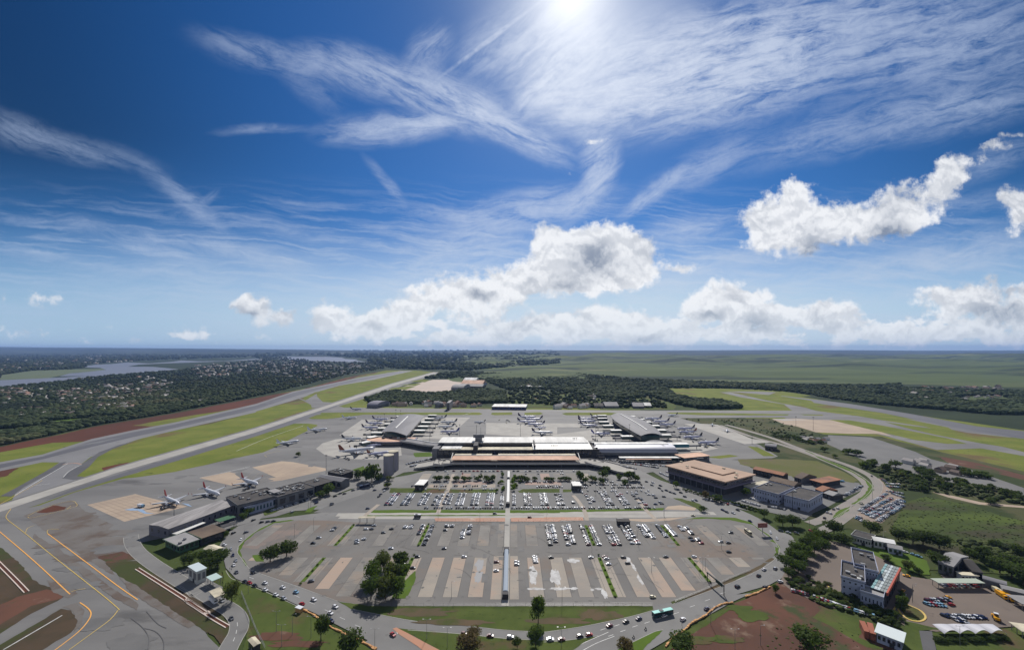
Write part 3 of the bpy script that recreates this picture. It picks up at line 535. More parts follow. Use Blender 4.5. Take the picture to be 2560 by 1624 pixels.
# far lots: two lots between terminal and near lot
sheet('parking_lot', GL('Q2', (960, 1205), (1120, 1130), (1300, 1075), (1640, 960), (1740, 960), 'Q3', (0, 710), (100, 640), (250, 625), (1620, 630), (1700, 680), (1850, 760), (2100, 830), (2400, 900), (2380, 940), (2200, 975), (1900, 985), (0, 985), 'Q2', (1580, 1205)), .06, m_lot2)
sheet('verge', GL('R3', (150, 425), (1215, 424), (1215, 447), (120, 446)), .10, m_lawn2)
sheet('verge', GL('R3', (1240, 424), (1642, 424), (1642, 447), (1240, 447)), .10, m_lawn2)
sheet('verge', GL('R4', (0, 135), (350, 135), (880, 125), (1200, 115), (1180, 140), (430, 155), (0, 158)), .10, m_lawn2)
sheet('dirt_patch', GL('R4', (1200, 130), (1230, 100), (1360, 88), (1520, 115), (1500, 140)), .09, m_conc2)
sheet('verge', GL('Q4', (330, 980), (420, 985), (600, 1040), (660, 1090), (610, 1115), (560, 1080), (470, 1040)), .10, m_lawn)
for a in ((('R3', (300, 250), (745, 258), (725, 290), (295, 288)), ), (('R3', (770, 258), (1140, 262), (1138, 288), (755, 290)),), (('R3', (1310, 275), (1350, 258), (1642, 258), (1642, 286), (1320, 286)),), (('Q3', (1300, 788), (1390, 790), (1370, 812), (1300, 814)),)):
    sheet('grass_island', GL(*a[0]), .10, m_lawn)
sheet('verge', GL('Q2', (865, 1205), (900, 1165), (1010, 1130), (960, 1180), (930, 1205)), .10, m_lawn2)
sheet('verge', GL('Q2', (420, 1200), (500, 1150), (720, 1110), (560, 1200), (440, 1240)), .10, m_lawn)
# service roads between the lots
strip('access_road', [GL('R3', (-120, 462), (500, 455), (1230, 455)), GL('R3', (1240, 455), (1642, 452)), GL('R4', (0, 168), (900, 165), (1700, 170))], 8, .08, m_conc)
sheet('median_grass', GL('R3', (100, 464), (1210, 463), (1210, 470), (100, 471)), .10, m_lawn2)
sheet('brick_walk', GL('R3', (650, 488), (1212, 486), (1212, 514), (660, 512)), .10, m_brick)
sheet('brick_walk', GL('R3', (1252, 486), (1642, 484), (1642, 513), (1255, 514)), .10, m_brick)
sheet('brick_walk', GL('R4', (0, 208), (385, 208), (395, 240), (0, 241)), .10, m_brick)
strip('road', [GL('R3', (-100, 482), (600, 484), (1642, 478)), GL('R4', (0, 195), (800, 198), (1500, 190))], 7, .085, m_conc)
sheet('dirt_patch', GL('R4', (720, 222), (1080, 225), (1440, 205), (1250, 240), (1000, 255), (780, 235)), .09, m_conc2)
for l in (('R3', (800, 140), (760, 260), (690, 420), (680, 445)), ('R3', (210, 380), (100, 470)), ('R4', (290, -10), (350, 60), (410, 160), (425, 240)), ('R4', (930, 30), (1010, 130), (1130, 250))):
    strip('footpath', [GL(*l)], 4.2, .12, mat('tan_path', (.33, .28, .225), .85, c2=(.27, .23, .19), sc1=.05))
WX = -4.4
multi('centre_walk', [[(WX - 2.3, 270), (WX + 2.3, 270), (WX + 2.3, 440), (WX - 2.3, 440)]], .13, m_conc)
# bays of the near lot: double files on paler paving
rng = random.Random(5)
def clipy(x, y0, y1):
    ys = [y0 + (y1 - y0) * i / 60 for i in range(61)]; ok = [y for y in ys if inside((x - 5.5, y), lot) and inside((x + 5.5, y), lot)]
    return (min(ok) + 2.5, max(ok) - 2.5) if len(ok) > 6 else None
COLS_UP = [(-219, 1), (-201.5, 0), (-184, 1), (-166, 0), (-148.5, 2), (-131, 0), (-113, 1), (-96, 0), (-78.5, 2), (-58.2, 3), (-41.3, 1), (-24.6, 1), (17, 1), (35, 0), (50, 0), (69, 2), (88, 0), (104.5, 0), (121, 0), (140, 2), (158, 0), (176, 1), (194, 0), (212, 1)]
bays = []; greens = []; lines = []
for x, t in COLS_UP:
    for blk, (y0, y1) in enumerate(((350, 396), (277, 335))):
        c = clipy(x, y0, y1)
        if not c: continue
        a, b = c
        if t == 2:
            greens.append([(x - 1.4, a), (x + 1.4, a), (x + 1.4, b), (x - 1.4, b)])
            if blk == 1 or x < 0:
                bays += [[(x - 7.0, a), (x - 1.5, a), (x - 1.5, b), (x - 7.0, b)], [(x + 1.5, a), (x + 7.0, a), (x + 7.0, b), (x + 1.5, b)]]
        elif blk == 1 or t in (1, 3):
            s = rng.uniform(-.4, .4)
            bays.append([(x - 4.9 + s, a), (x + 4.9 + s, a), (x + 4.9 + s, b), (x - 4.9 + s, b)])
        for sx in (-5.1, 5.1): lines.append([(x + sx - .12, a), (x + sx + .12, a), (x + sx + .12, b), (x + sx - .12, b)])
bays += [[(WX - 10, 277), (WX - 3, 277), (WX - 3, 335), (WX - 10, 335)], [(WX + 3, 277), (WX + 9, 277), (WX + 9, 335), (WX + 3, 335)], [(WX - 8, 350), (WX - 3, 350), (WX - 3, 396), (WX - 8, 396)], [(WX + 3, 350), (WX + 9, 350), (WX + 9, 396), (WX + 3, 396)]]
ba, bb = [], []
for q in bays: (ba if (abs(q[0][0]) < 75 or rng.random() < .35) and q[0][1] < 345 else bb).append(q)
multi('bay_paving', ba, .085, m_bay); multi('bay_paving', bb, .085, m_bay2)
multi('bay_edge_line', lines, .10, mat('worn_joint', (.09, .085, .08), .9))
multi('planting_strip', greens, .16, m_lawn2)
sheet('verge', GL('R3', (340, 1100), (440, 960), (500, 900), (500, 975), (440, 1122), (345, 1125)), .12, m_lawn2)
sheet('verge', GL('R2', (730, 780), (800, 775), (820, 830), (760, 830)), .12, m_lawn2)
# stall ticks and worn coating
tk = []
for q in bays:
    x0, x1 = q[0][0], q[1][0]; y = q[0][1]
    while y < q[2][1]:
        if rng.random() < .5: tk.append([(x0 + .3, y), (x1 - .3, y), (x1 - .3, y + .14), (x0 + .3, y + .14)])
        y += 2.6
multi('stall_marking', tk, .10, mat('faded_stall_paint', (.21, .19, .165), .8, c2=(.32, .31, .29), sc1=.2))
def blotch(cx, cy, rx, ry, sd):
    r = random.Random(sd); n = 28; ph = [r.uniform(.55, 1.25) for _ in range(n)]
    return [(cx + math.cos(6.283 * i / n) * rx * (ph[i] + ph[i-1]) / 2, cy + math.sin(6.283 * i / n) * ry * (ph[i] + ph[i-1]) / 2) for i in range(n)]
wc = []
for i, (fr, u, v, rx, ry) in enumerate((('R3', 1430, 930, 3., 13), ('R3', 1440, 1045, 6, 1.6), ('R3', 1490, 1048, 3, 1.4), ('R3', 1620, 950, 2.6, 12), ('R4', 95, 800, 3, 9), ('R4', 150, 920, 8, 1.7), ('R4', 290, 640, 5, 3.5), ('R4', 300, 915, 3, 2), ('R4', 600, 970, 2.2, 6), ('R4', 545, 920, 3, 1.5), ('R4', 955, 830, 1.3, 7), ('R4', 840, 630, 2, 5), ('R4', 890, 700, 1.4, 7), ('R3', 1005, 850, 3.5, 9), ('R3', 1000, 950, 3.3, 9), ('R4', 480, 930, 1.5, 1.5))):
    wc.append(blotch(*G(fr, u, v), rx, ry, i))
multi('worn_white_coating', wc[:-3] + wc[-1:], .115, m_pw); multi('worn_grey_coating', wc[-3:-1], .115, mat('grey_coating', (.27, .27, .275), .8))
# kerbs, lane lines
kerb('kerb', [GL('R2', (640, 800), (612, 760), (620, 710), (680, 650), (780, 575), (900, 515), (1030, 500)), GL('R2', (640, 800), (690, 868), (750, 910), (1090, 1030), (1400, 1142)), GL('R2', (520, 900), (560, 960), (640, 990), (860, 1080), (1080, 1180)), GL('R3', (0, 1205), (200, 1245), (500, 1300), (880, 1335), (1200, 1370), (1500, 1385)), GL('R4', (0, 1350), (350, 1300), (700, 1230), (900, 1185), (1090, 1130)), GL('R3', (440, 1370), (880, 1402), (1250, 1440), (1642, 1452)), GL('R4', (0, 1448), (210, 1432), (540, 1386)), GL('R4', (760, 1500), (900, 1440), (1100, 1345), (1185, 1328)), GL('R4', (1280, 1072), (1700, 920), (2069, 775)), GL('R5', (0, 835), (260, 715), (390, 620), (428, 555), (425, 500), (330, 385), (230, 320), (130, 245))], m_kerb, .4)
marks('lane_dash', m_white, .28, .07, *[('R4', (a, b), (a + 50, b - 16)) for a, b in ((640, 1390), (760, 1345), (880, 1300), (1000, 1262), (1120, 1225), (1290, 1170), (560, 1330), (700, 1290), (1450, 1100), (1600, 1040), (1750, 970), (1900, 905))], *[('R2', (a, b), (a + 40, b + 17)) for a, b in ((700, 950), (820, 1000), (940, 1045), (1060, 1095), (1180, 1150), (1300, 1210), (1420, 1270), (1540, 1330))])
marks('lane_line', m_white, .3, .07, ('R4', (380, 1535), (520, 1460), (700, 1390)), ('R4', (250, 1528), (420, 1445), (640, 1350)), ('R3', (340, 1360), (360, 1400)), ('R3', (365, 1362), (385, 1405)), ('R3', (390, 1368), (410, 1410)))
# orange safety trench line along both verges
barrier_pts = [GL('R2', (1130, 1210), (1230, 1265), (1330, 1340), (1460, 1400), (1600, 1465), (1700, 1530)), GL('R3', (-80, 1395), (60, 1460), (195, 1520)), GL('R4', (1210, 1500), (1290, 1400), (1400, 1330), (1470, 1260), (1600, 1190), (1700, 1110), (1790, 1070), (1880, 1060)), GL('R5', (90, 1000), (200, 965), (340, 900))]

# wear: cracks, joints, tyre marks, soil washed over the paving
wr = random.Random(9); m_crack = mat('crack', (.055, .052, .05), .9); m_skid = mat('tyre_mark', (.085, .083, .084), .8)
cr_ = []
for i in range(46):
    x = wr.uniform(-190, 190); y = wr.uniform(276, 398); pts = [(x, y)]; a = wr.choice((0, 1.57)) + wr.uniform(-.5, .5)
    for k in range(wr.randint(3, 7)): a += wr.uniform(-.4, .4); x += math.cos(a) * 5; y += math.sin(a) * 5; pts.append((x, y))
    if all(inside(p, lot) for p in pts): cr_ += ribbon(pts, .22, 0, 1)
multi('crack', cr_, .125, m_crack)
multi('tyre_mark', sum([ribbon(GL('R1', *q), .35, 0, 4) for q in ([(1180, 1240), (1290, 1330), (1340, 1420), (1330, 1530)], [(1290, 1330), (1400, 1360), (1470, 1440), (1475, 1530)], [(1320, 1180), (1420, 1290), (1500, 1330)])], []), .11, m_skid)
jl = []
for fr, c0, c1, c2, c3, n, m_ in (('R1', (785, 220), (1220, 122), (1690, 235), (1120, 372), 9, 8), ('R2', (580, 235), (690, 95), (1310, 95), (960, 190), 6, 9)):
    P4 = [Vector(G(fr, *q)) for q in (c0, c1, c2, c3)]
    for i in range(1, n): a = P4[0].lerp(P4[1], i / n); b = P4[3].lerp(P4[2], i / n); jl += ribbon([tuple(a), tuple(b)], .3, 0, 1)
    for i in range(1, m_): a = P4[0].lerp(P4[3], i / m_); b = P4[1].lerp(P4[2], i / m_); jl += ribbon([tuple(a), tuple(b)], .3, 0, 1)
multi('expansion_joint', jl, .075, mat('joint_tan', (.26, .205, .16), .9))
sheet('blue_marking', GL('R1', (1120, 265), (1200, 250), (1290, 262), (1320, 290), (1400, 300), (1300, 300), (1240, 272), (1180, 272)), .08, mat('blue_paint', (.22, .32, .46), .7))
sheet('blue_marking', GL('R1', (1640, 205), (1700, 215), (1730, 238), (1690, 228)), .08, MATS['blue_paint'])
for i, q in enumerate(([(300, 470), (560, 640), (760, 780), (1000, 960), (1250, 1120), (1230, 1170), (980, 1030), (740, 850), (520, 700), (300, 540)], [(420, 900), (640, 940), (700, 1020), (620, 1060), (560, 1040), (480, 1010)], [(560, 1140), (700, 1100), (760, 1180), (740, 1290), (660, 1370), (700, 1260), (640, 1170)], [(1060, 860), (1250, 960), (1500, 1130), (1760, 1300), (1700, 1330), (1400, 1150), (1180, 1010)])): sheet('soil_wash', GL('R1', *q), .05, m_stain)
wash = [blotch(*G(fr, u, v), rx, ry, 40 + i) for i, (fr, u, v, rx, ry) in enumerate((('R1', 640, 330, 26, 12), ('R1', 900, 560, 30, 12), ('R1', 700, 700, 20, 7), ('R1', 480, 590, 16, 6), ('R1', 1000, 470, 22, 9)))]
multi('soil_wash', wash, .055, m_stain)
for i, (fr, u, v, rx, ry) in enumerate((('R2', 860, 640, 16, 9), ('R2', 1000, 600, 14, 7), ('R2', 740, 700, 10, 8))):
    o = sheet('soil_wash', blotch(*G(fr, u, v), rx, ry, 60 + i), .075, mat('pinkish_wash', (.20, .15, .125), .9, c2=(.16, .135, .118), sc1=.06, det=8))
for i, (fr, u, v, rx, ry, m) in enumerate((('R5', 60, 1120, 9, 4, m_lawn), ('R5', 150, 1180, 12, 6, m_lawn), ('R4', 1500, 1440, 10, 4, m_lawn), ('R4', 1800, 1420, 12, 4, m_lawn), ('R3', 560, 1230, 22, 5, m_brown), ('R3', 800, 1310, 26, 3, m_brown), ('R4', 560, 1180, 14, 6, m_brown), ('R4', 150, 1240, 20, 4, m_brown), ('R2', 900, 1420, 16, 4, m_red), ('R2', 1080, 1480, 18, 3, m_red))):
    sheet('bare_patch', blotch(*G(fr, u, v), rx, ry, 80 + i), .13, m)
sheet('grass_patch', GL('Q2', (2040, 565), (2220, 560), (2260, 600), (2060, 610)), .08, m_lawn2); sheet('grass_patch', GL('Q2', (1380, 745), (1500, 705), (1510, 775), (1420, 775)), .08, m_lawn2)

# paler bays of the forecourt lot and the far lots
fb1, fb2, fb3 = [], [], []
for i in range(13):
    x = -112 + i * 17.2
    if abs(x - WX) < 9: continue
    (fb3 if i in (3, 9) else fb1 if i % 3 else fb2).append([(x - 6, 529), (x + 6, 529), (x + 6, 557), (x - 6, 557)])
    if i < 6: fb2.append([(x - 6, 500), (x + 6, 500), (x + 6, 513), (x - 6, 513)])
multi('bay_paving', fb1, .09, m_bay2); multi('bay_paving', fb2, .09, m_bay); multi('bay_paving', fb3, .09, mat('salmon_paving', (.30, .20, .16), .85, c2=(.26, .19, .155), sc1=.06))
sheet('brick_walk', GL('T5', (365, 402), (760, 405), (755, 436), (350, 432)), .095, MATS['salmon_paving'])
sheet('brick_walk', GL('T5', (1220, 405), (1640, 405), (1660, 445), (1215, 440)), .095, MATS['salmon_paving'])

oil = []; orr = random.Random(14)
for i in range(260):
    x, y = orr.uniform(-200, 205), orr.uniform(274, 400) if i % 3 else orr.uniform(436, 530)
    if (y < 401 and inside((x, y), lot)) or (y > 430 and abs(x) < 120): oil.append(blotch(x, y, orr.uniform(.5, 2.4), orr.uniform(.5, 2.), 500 + i))
multi('oil_stain', oil, .128, mat('oil_stain', (.10, .096, .09), .85, c2=(.13, .125, .115), sc1=.5))
pt_ = []
for i in range(34):
    x, y = orr.uniform(-190, 190), orr.uniform(276, 396); w_, l_ = orr.uniform(2, 7), orr.uniform(3, 12)
    q = [(x, y), (x + w_, y), (x + w_, y + l_), (x, y + l_)]
    if all(inside(p, lot) for p in q): pt_.append(q)
multi('asphalt_patch', pt_, .118, mat('patch_asphalt', (.115, .112, .108), .85, c2=(.14, .136, .13), sc1=.2, det=7))
ap_ = [blotch(*G(fr, u, v), orr.uniform(5, 16), orr.uniform(3, 9), 900 + i) for i, (fr, u, v) in enumerate([('R1', 900, 1300), ('R1', 600, 800), ('R1', 400, 640), ('R1', 1200, 1450), ('R1', 750, 950), ('R1', 1000, 620), ('R1', 1300, 420), ('Q2', 800, 500), ('Q2', 700, 620), ('Q2', 900, 640), ('Q2', 500, 640), ('Q2', 950, 700), ('Q2', 1100, 300), ('Q2', 300, 660), ('Q1', 1500, 1310), ('Q1', 1700, 1250)])]
multi('stained_apron', ap_, .056, mat('dark_stained_apron', (.10, .098, .096), .8, c2=(.13, .127, .123), sc1=.05, det=9))
# ================================================================== object materials
def pm(name, rgb, rough=.6, metal=0., **k):
    c = srgb(*rgb); r = 'roof' in name
    f_ = 1. if name in ('white_metal_roof', 'cream_roof', 'salmon_roof') else .78
    return mat(name, tuple(q * f_ for q in c), max(rough, .75) if r else rough, 0 if r else metal, spec=.25 if r else .4, **({**k, **{q: tuple(w * .78 for w in k[q]) for q in ('c2', 'c3') if q in k}}))
w_white = pm('white_wall', (205, 205, 200), .8, c2=srgb(180, 180, 176), sc1=.15)
w_grey = pm('grey_wall', (125, 125, 128), .8, c2=srgb(105, 105, 108), sc1=.1)
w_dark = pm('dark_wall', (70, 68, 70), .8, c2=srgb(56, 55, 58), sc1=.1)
w_pale = pm('pale_blue_wall', (178, 184, 205), .75, c2=srgb(160, 165, 185), sc1=.1)
r_white = pm('white_metal_roof', (232, 231, 227), .5, c2=srgb(214, 213, 208), sc1=.06, stretch=(1, .1, 1))
r_cream_w = mat('warm_white_roof', (.70, .69, .64), .6, c2=(.60, .59, .55), sc1=.08)
r_cream = pm('cream_roof', (205, 196, 172), .7, c2=srgb(180, 172, 152), sc1=.08)
r_grey = pm('grey_metal_roof', (140, 139, 142), .5, c2=srgb(122, 121, 125), sc1=.05, stretch=(1, .15, 1), c3=srgb(100, 98, 96), sc3=.03, th=(.6, .75))
r_lgrey = pm('light_grey_roof', (165, 163, 162), .55, c2=srgb(148, 146, 146), sc1=.05)
r_dgrey = pm('dark_flat_roof', (84, 80, 77), .85, c2=srgb(66, 63, 62), sc1=.09, c3=srgb(108, 102, 96), sc3=.05, th=(.58, .72), det=8)
r_tan = pm('tan_flat_roof', (196, 165, 142), .8, c2=srgb(178, 150, 128), sc1=.03, c3=srgb(150, 124, 106), sc3=.08, th=(.6, .72), det=8)
r_pink = pm('salmon_roof', (212, 172, 146), .7, c2=srgb(196, 156, 130), sc1=.05)
r_rust = pm('rusty_orange_roof', (176, 118, 84), .8, c2=srgb(140, 100, 78), sc1=.05, c3=srgb(105, 84, 72), sc3=.05, th=(.6, .7))
r_brown = pm('brown_roof', (125, 108, 92), .85, c2=srgb(100, 86, 76), sc1=.06, det=8)
r_teal = pm('teal_roof', (60, 150, 150), .6)
g_dark = mat('dark_glass', (.014, .018, .030), .12, spec=.8)
g_teal = mat('green_glass', (.02, .05, .05), .15, spec=.8)
g_blue = mat('blue_window_glass', (.03, .07, .10), .15, spec=.8)
m_metal = mat('galvanised_metal', (.25, .25, .25), .5, .6)
m_dmetal = mat('dark_metal', (.03, .03, .032), .6)
m_black = mat('black_rubber', (.02, .02, .02), .8)

def rect(fr, c, h=0., sq=True):
    """four roof (or ground) corners read off at height h -> a true rectangle: centre, length, width, rotation"""
    p = [Vector(G(fr, *q, h)) for q in c]
    ctr = sum(p, Vector((0, 0))) / 4
    d = ((p[1] - p[0]) + (p[2] - p[3])); L_ = d.length / 2; a = math.atan2(d.y, d.x)
    w = ((p[3] - p[0]).length + (p[2] - p[1]).length) / 2
    e = Vector((-math.sin(a), math.cos(a))); w = (abs((p[3] - p[0]).dot(e)) + abs((p[2] - p[1]).dot(e))) / 2
    return ctr, L_, w, a
def wall_openings(root, L_, W_, h, n_l, n_w, storeys, m=g_dark, ww=.6, hh=.5, name='window', sides='fblr', z0=0.):
    sh = (h - z0) / storeys; meshes = {}
    for s in sides:
        n = n_l if s in 'fb' else n_w; ln = L_ if s in 'fb' else W_
        if not n: continue
        for st in range(storeys):
            for i in range(n):
                t = -ln / 2 + ln * (i + .5) / n; w = ln / n * ww; z = z0 + sh * (st + .55)
                if s == 'f': c, d = (t, -W_ / 2 - .03, z), (w, .14, sh * hh)
                if s == 'b': c, d = (t, W_ / 2 + .03, z), (w, .14, sh * hh)
                if s == 'l': c, d = (-L_ / 2 - .03, t, z), (.14, w, sh * hh)
                if s == 'r': c, d = (L_ / 2 + .03, t, z), (.14, w, sh * hh)
                key = (round(d[0], 2), round(d[1], 2), round(d[2], 2))
                if key not in meshes:
                    o = MB().box((0, 0, 0), d).build(name, m, root); meshes[key] = o
                else:
                    o = meshes[key].copy(); sc.collection.objects.link(o)
                o.location = c
def building(label, ctr, L_, W_, h, a, wall=w_white, roof=r_dgrey, name='building', cat='building', style='flat', over=.4, nl=0, nw=0, st=1, par=.5, glass=g_dark, ww=.6, hh=.5, sides='fblr', clutter=0, group=None, ridge=None, door=True):
    root = empty(name, label, cat, (ctr[0], ctr[1], 0), a, group)
    b = MB()
    if style == 'open':
        for i in range(max(2, int(L_ / 8)) + 1):
            for y in (-W_ / 2 + .5, W_ / 2 - .5):
                x = -L_ / 2 + .5 + (L_ - 1) * i / max(2, int(L_ / 8)); MB().tube((x, y, 0), (x, y, h), .18).build('post', m_metal, root)
    else:
        b.prism([(-L_/2, -W_/2), (L_/2, -W_/2), (L_/2, W_/2), (-L_/2, W_/2)], 0, h); b.build('wall', wall, root)
    r = MB(); x, y = L_ / 2 + over, W_ / 2 + over
    if style == 'gable' or style == 'hip':
        rh = ridge or W_ * .16; k = 0 if style == 'gable' else y
        r.add([(-x, -y, h), (x, -y, h), (x, y, h), (-x, y, h), (-x + k, 0, h + rh), (x - k, 0, h + rh)], [(0, 1, 5, 4), (2, 3, 4, 5), (1, 2, 5), (3, 0, 4), (3, 2, 1, 0)])
        r.build('roof', roof, root)
    elif style == 'barrel':
        rh = ridge or W_ * .15; n = 8; v = []; f = []
        for e in (-x, x):
            for i in range(n + 1): t = math.pi * i / n; v.append((e, -y * math.cos(t), h + rh * math.sin(t) + .02))
        f = [(i, n + 1 + i, n + 2 + i, i + 1) for i in range(n)] + [tuple(range(n + 1)), tuple(range(2 * n + 1, n, -1))]
        r.add(v, f); r.build('roof', roof, root)
    elif style in ('flat', 'open'):
        r.prism([(-x, -y), (x, -y), (x, y), (-x, y)], h + .02, h + (.35 if style == 'flat' else .4)); rr = r.build('roof', roof, root)
        if par and style == 'flat':
            q = MB()
            for c, d in (((0, -y + .15, h + .35 + par/2), (2*x, .3, par)), ((0, y - .15, h + .35 + par/2), (2*x, .3, par)), ((-x + .15, 0, h + .35 + par/2), (.3, 2*y - .62, par)), ((x - .15, 0, h + .35 + par/2), (.3, 2*y - .62, par))): q.box(c, d)
            q.build('parapet', wall if wall != w_dark else w_grey, root)
    rg = random.Random(hash(label) % 1000 if False else len(label) * 7 + int(L_ * 10))
    for i in range(clutter):
        u = MB().box((0, 0, 0), (rg.uniform(1.2, 3), rg.uniform(1.2, 2.4), rg.uniform(.8, 1.6))).build('rooftop_unit', rg.choice((w_grey, m_metal, w_white)), root)
        u.location = (rg.uniform(-.4, .4) * L_, rg.uniform(-.38, .38) * W_, h + 1.0)
    if nl or nw: wall_openings(root, L_, W_, h, nl, nw, st, glass, ww, hh, 'window', sides)
    if door and style in ('flat', 'gable', 'hip', 'barrel'):
        MB().box((L_ * .12, -W_/2 - .08, min(1.3, h * .4)), (min(2.4, L_ * .2), .2, min(2.6, h * .8))).build('door', m_dmetal if wall != w_dark else w_grey, root)
    return root
def B(fr, c, h, label, **k):
    ctr, L_, W_, a = rect(fr, c, h); return building(label, ctr, L_, W_, h, a, **k)

# ================================================================== the terminal
def terminal():
    t = empty('terminal', 'long main terminal of the airport with white and cream roofs and a dark recessed front', 'airport terminal', (0, 622, 0))
    def part(name, b, m, par=t): return b.build(name, m, par)
    # local frame: x along the front, y away from the camera, origin on the front wall
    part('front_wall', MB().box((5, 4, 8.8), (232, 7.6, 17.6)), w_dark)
    for i in range(26): 
        o = MB().box((0, 0, 0), (7.2, .3, 5.5)).build('window', g_dark, t) if i == 0 else o0.copy()
        if i == 0: o0 = o
        else: sc.collection.objects.link(o)
        o.location = (-106 + i * 8.9, .08, 13.)
    part('terrace_roof', MB().box((-29, 9.6, 17.9), (150, 17, .5)), r_cream)
    part('terrace_roof', MB().box((-91, 14, 18.6), (30, 18, .6)), r_white)
    part('body', MB().box((5, 38, 8.5), (226, 58, 17.)), w_grey)
    part('clerestory', MB().box((-24, 25.5, 20.4), (176, .6, 5.6)), g_dark)
    # the great roof, lightly arched
    def arch(x0, x1, y0, y1, z0, z1, bulge, m, n=8):
        v = []; f = []
        for x in (x0, x1):
            for i in range(n + 1):
                s = i / n; v.append((x, y0 + (y1 - y0) * s, z0 + (z1 - z0) * s + bulge * math.sin(math.pi * s)))
            for i in range(n + 1):
                s = i / n; v.append((x, y0 + (y1 - y0) * s, z0 + (z1 - z0) * s + bulge * math.sin(math.pi * s) - .8))
        k = 2 * (n + 1)
        for i in range(n): f += [(i, k + i, k + i + 1, i + 1), (n + 1 + i, n + 2 + i, k + n + 2 + i, k + n + 1 + i)]
        f += [(0, n + 1, k + n + 1, k), (n, k + n, k + 2 * n + 1, 2 * n + 1)]
        f += [tuple(range(n + 1)) + tuple(range(2 * n + 1, n, -1)), tuple(k + q for q in reversed(tuple(range(n + 1)) + tuple(range(2 * n + 1, n, -1))))]
        me = MB(); me.add(v, f); return me.build('roof', m, t)
    arch(-114, 118, 25, 72, 24.0, 22.6, .8, r_white); arch(31, 119, -1.5, 40, 19.6, 24.2, .3, r_cream_w)
    part('fascia', MB().box((75, -1.6, 17.1), (88, .5, 1.5)), w_dark)
    part('roof_cap', MB().box((34, 20, 23.4), (2.2, 38, 3.2)), w_dark)
    for x in (60, 62.5, 65, 68, 97, 99, 102, -84, -79): MB().box((x, (12 if x < 90 else 44), (22.9 if x < 90 else 26.4)), (1.6, 1.4, 1.2)).build('rooftop_unit', r_white if x < 90 and x > 0 else w_dark, t)
    part('side_wall', MB().box((121.5, 24, 9.6), (7, 50, 19.2)), w_dark); part('side_wall', MB().box((-113.5, 18, 9.8), (10, 34, 19.6)), w_grey)
    # stepped louvre on the right flank
    for i in range(7): part('louvre', MB().box((124 + i * .9, 34 - i * 8.5, 19.4 - i * 1.7), (9, .7, 4.)), w_dark)
    # control tower stair shaft rising through the roofs
    part('service_shaft', MB().box((-54, 12, 13), (6.4, 30, 26)), w_dark); part('service_shaft', MB().box((-52, 34, 16), (10, 12, 30)), w_grey)
    part('shaft_head', MB().box((-52, 38, 33), (17, 9, 5.6)), w_grey)
    part('antenna', MB().tube((-56, 38, 35), (-56, 38, 52), .35), m_metal); part('antenna', MB().tube((-49, 38, 35), (-49, 38, 48), .25), m_metal)
    # the forecourt canopy
    v = [(-86, -33, 11.2), (96, -33, 11.2), (91, -17, 13.4), (-84, -17, 13.4)]
    cb = MB(); cb.add(v + [(x, y, z - .6) for x, y, z in v], [(0, 1, 2, 3), (7, 6, 5, 4), (0, 4, 5, 1), (1, 5, 6, 2), (2, 6, 7, 3), (3, 7, 4, 0)]); part('canopy_roof', cb, r_pink)
    part('canopy_roof', MB().box((-56, -12, 13.6), (54, 8.6, .5)), r_cream); part('canopy_roof', MB().box((36, -12, 13.6), (112, 8.6, .5)), r_cream)
    part('canopy_ridge', MB().box((4, -16.6, 13.7), (176, .7, .9)), r_white)
    for sx in (-86, 95): part('canopy_end', MB().add([(sx, -33.5, 10.4), (sx + 1, -33.5, 10.4), (sx + 1, -14, 15.6), (sx, -14, 15.6), (sx, -33.5, 12), (sx + 1, -33.5, 12), (sx + 1, -14, 17), (sx, -14, 17)], [(0, 3, 2, 1), (4, 5, 6, 7), (0, 1, 5, 4), (1, 2, 6, 5), (2, 3, 7, 6), (3, 0, 4, 7)]), r_white)
    part('glass_front', MB().box((5, -9.5, 8.6), (176, .5, 5.)), g_dark); part('glass_front', MB().box((5, -4, 3.), (214, .5, 6.)), g_dark)
    for i in range(15):
        MB().tube((-82 + i * 12.4, -31, 6), (-82 + i * 12.4, -31, 11.3), .32).build('canopy_column', r_lgrey, t)
    TREE[t.name] = []; t.scale = (1, 1, .88)
    # elevated forecourt road: a structure of its own
    d = MB(); pts = [G('T5', 0, 200, 3.), G('T5', 120, 178, 5.), G('T5', 260, 170, 6.), (-98, 595), (0, 595), (104, 595), G('T5', 2060, 170, 6), G('T5', 2220, 205, 5.), G('T5', 2408, 262, 3.5), G('Q3', 1830, 605, 1.2)]
    pts = [G('Q3', 0, 585, 1.)] + pts
    z = [1.5, 3.2, 5, 6, 6, 6, 6, 6, 5, 3.2, 1.]
    P = smooth_line([(*p, zz) for p, zz in zip(pts, z)], 5); Lr = []
    for i, p in enumerate(P):
        q = P[min(i+1, len(P)-1)] - P[max(i-1, 0)]; q.z = 0; q.normalize(); s = Vector((-q.y, q.x, 0)); Lr.append((p + s * 13.5 if 'x' else 0, p - s * 13.5))
    root = empty('elevated_road', 'raised drop-off roadway curving along the front of the terminal over a dark undercroft', 'elevated road', (0, 0, 0))
    for i in range(len(P) - 1):
        (a, b), (a2, b2) = Lr[i], Lr[i+1]; dn = Vector((0, 0, -1.1))
        d.add([b, b2, a2, a, b + dn, b2 + dn, a2 + dn, a + dn], [(0, 1, 2, 3), (7, 6, 5, 4), (0, 4, 5, 1), (2, 6, 7, 3)])
    d.build('deck', m_conc, root)
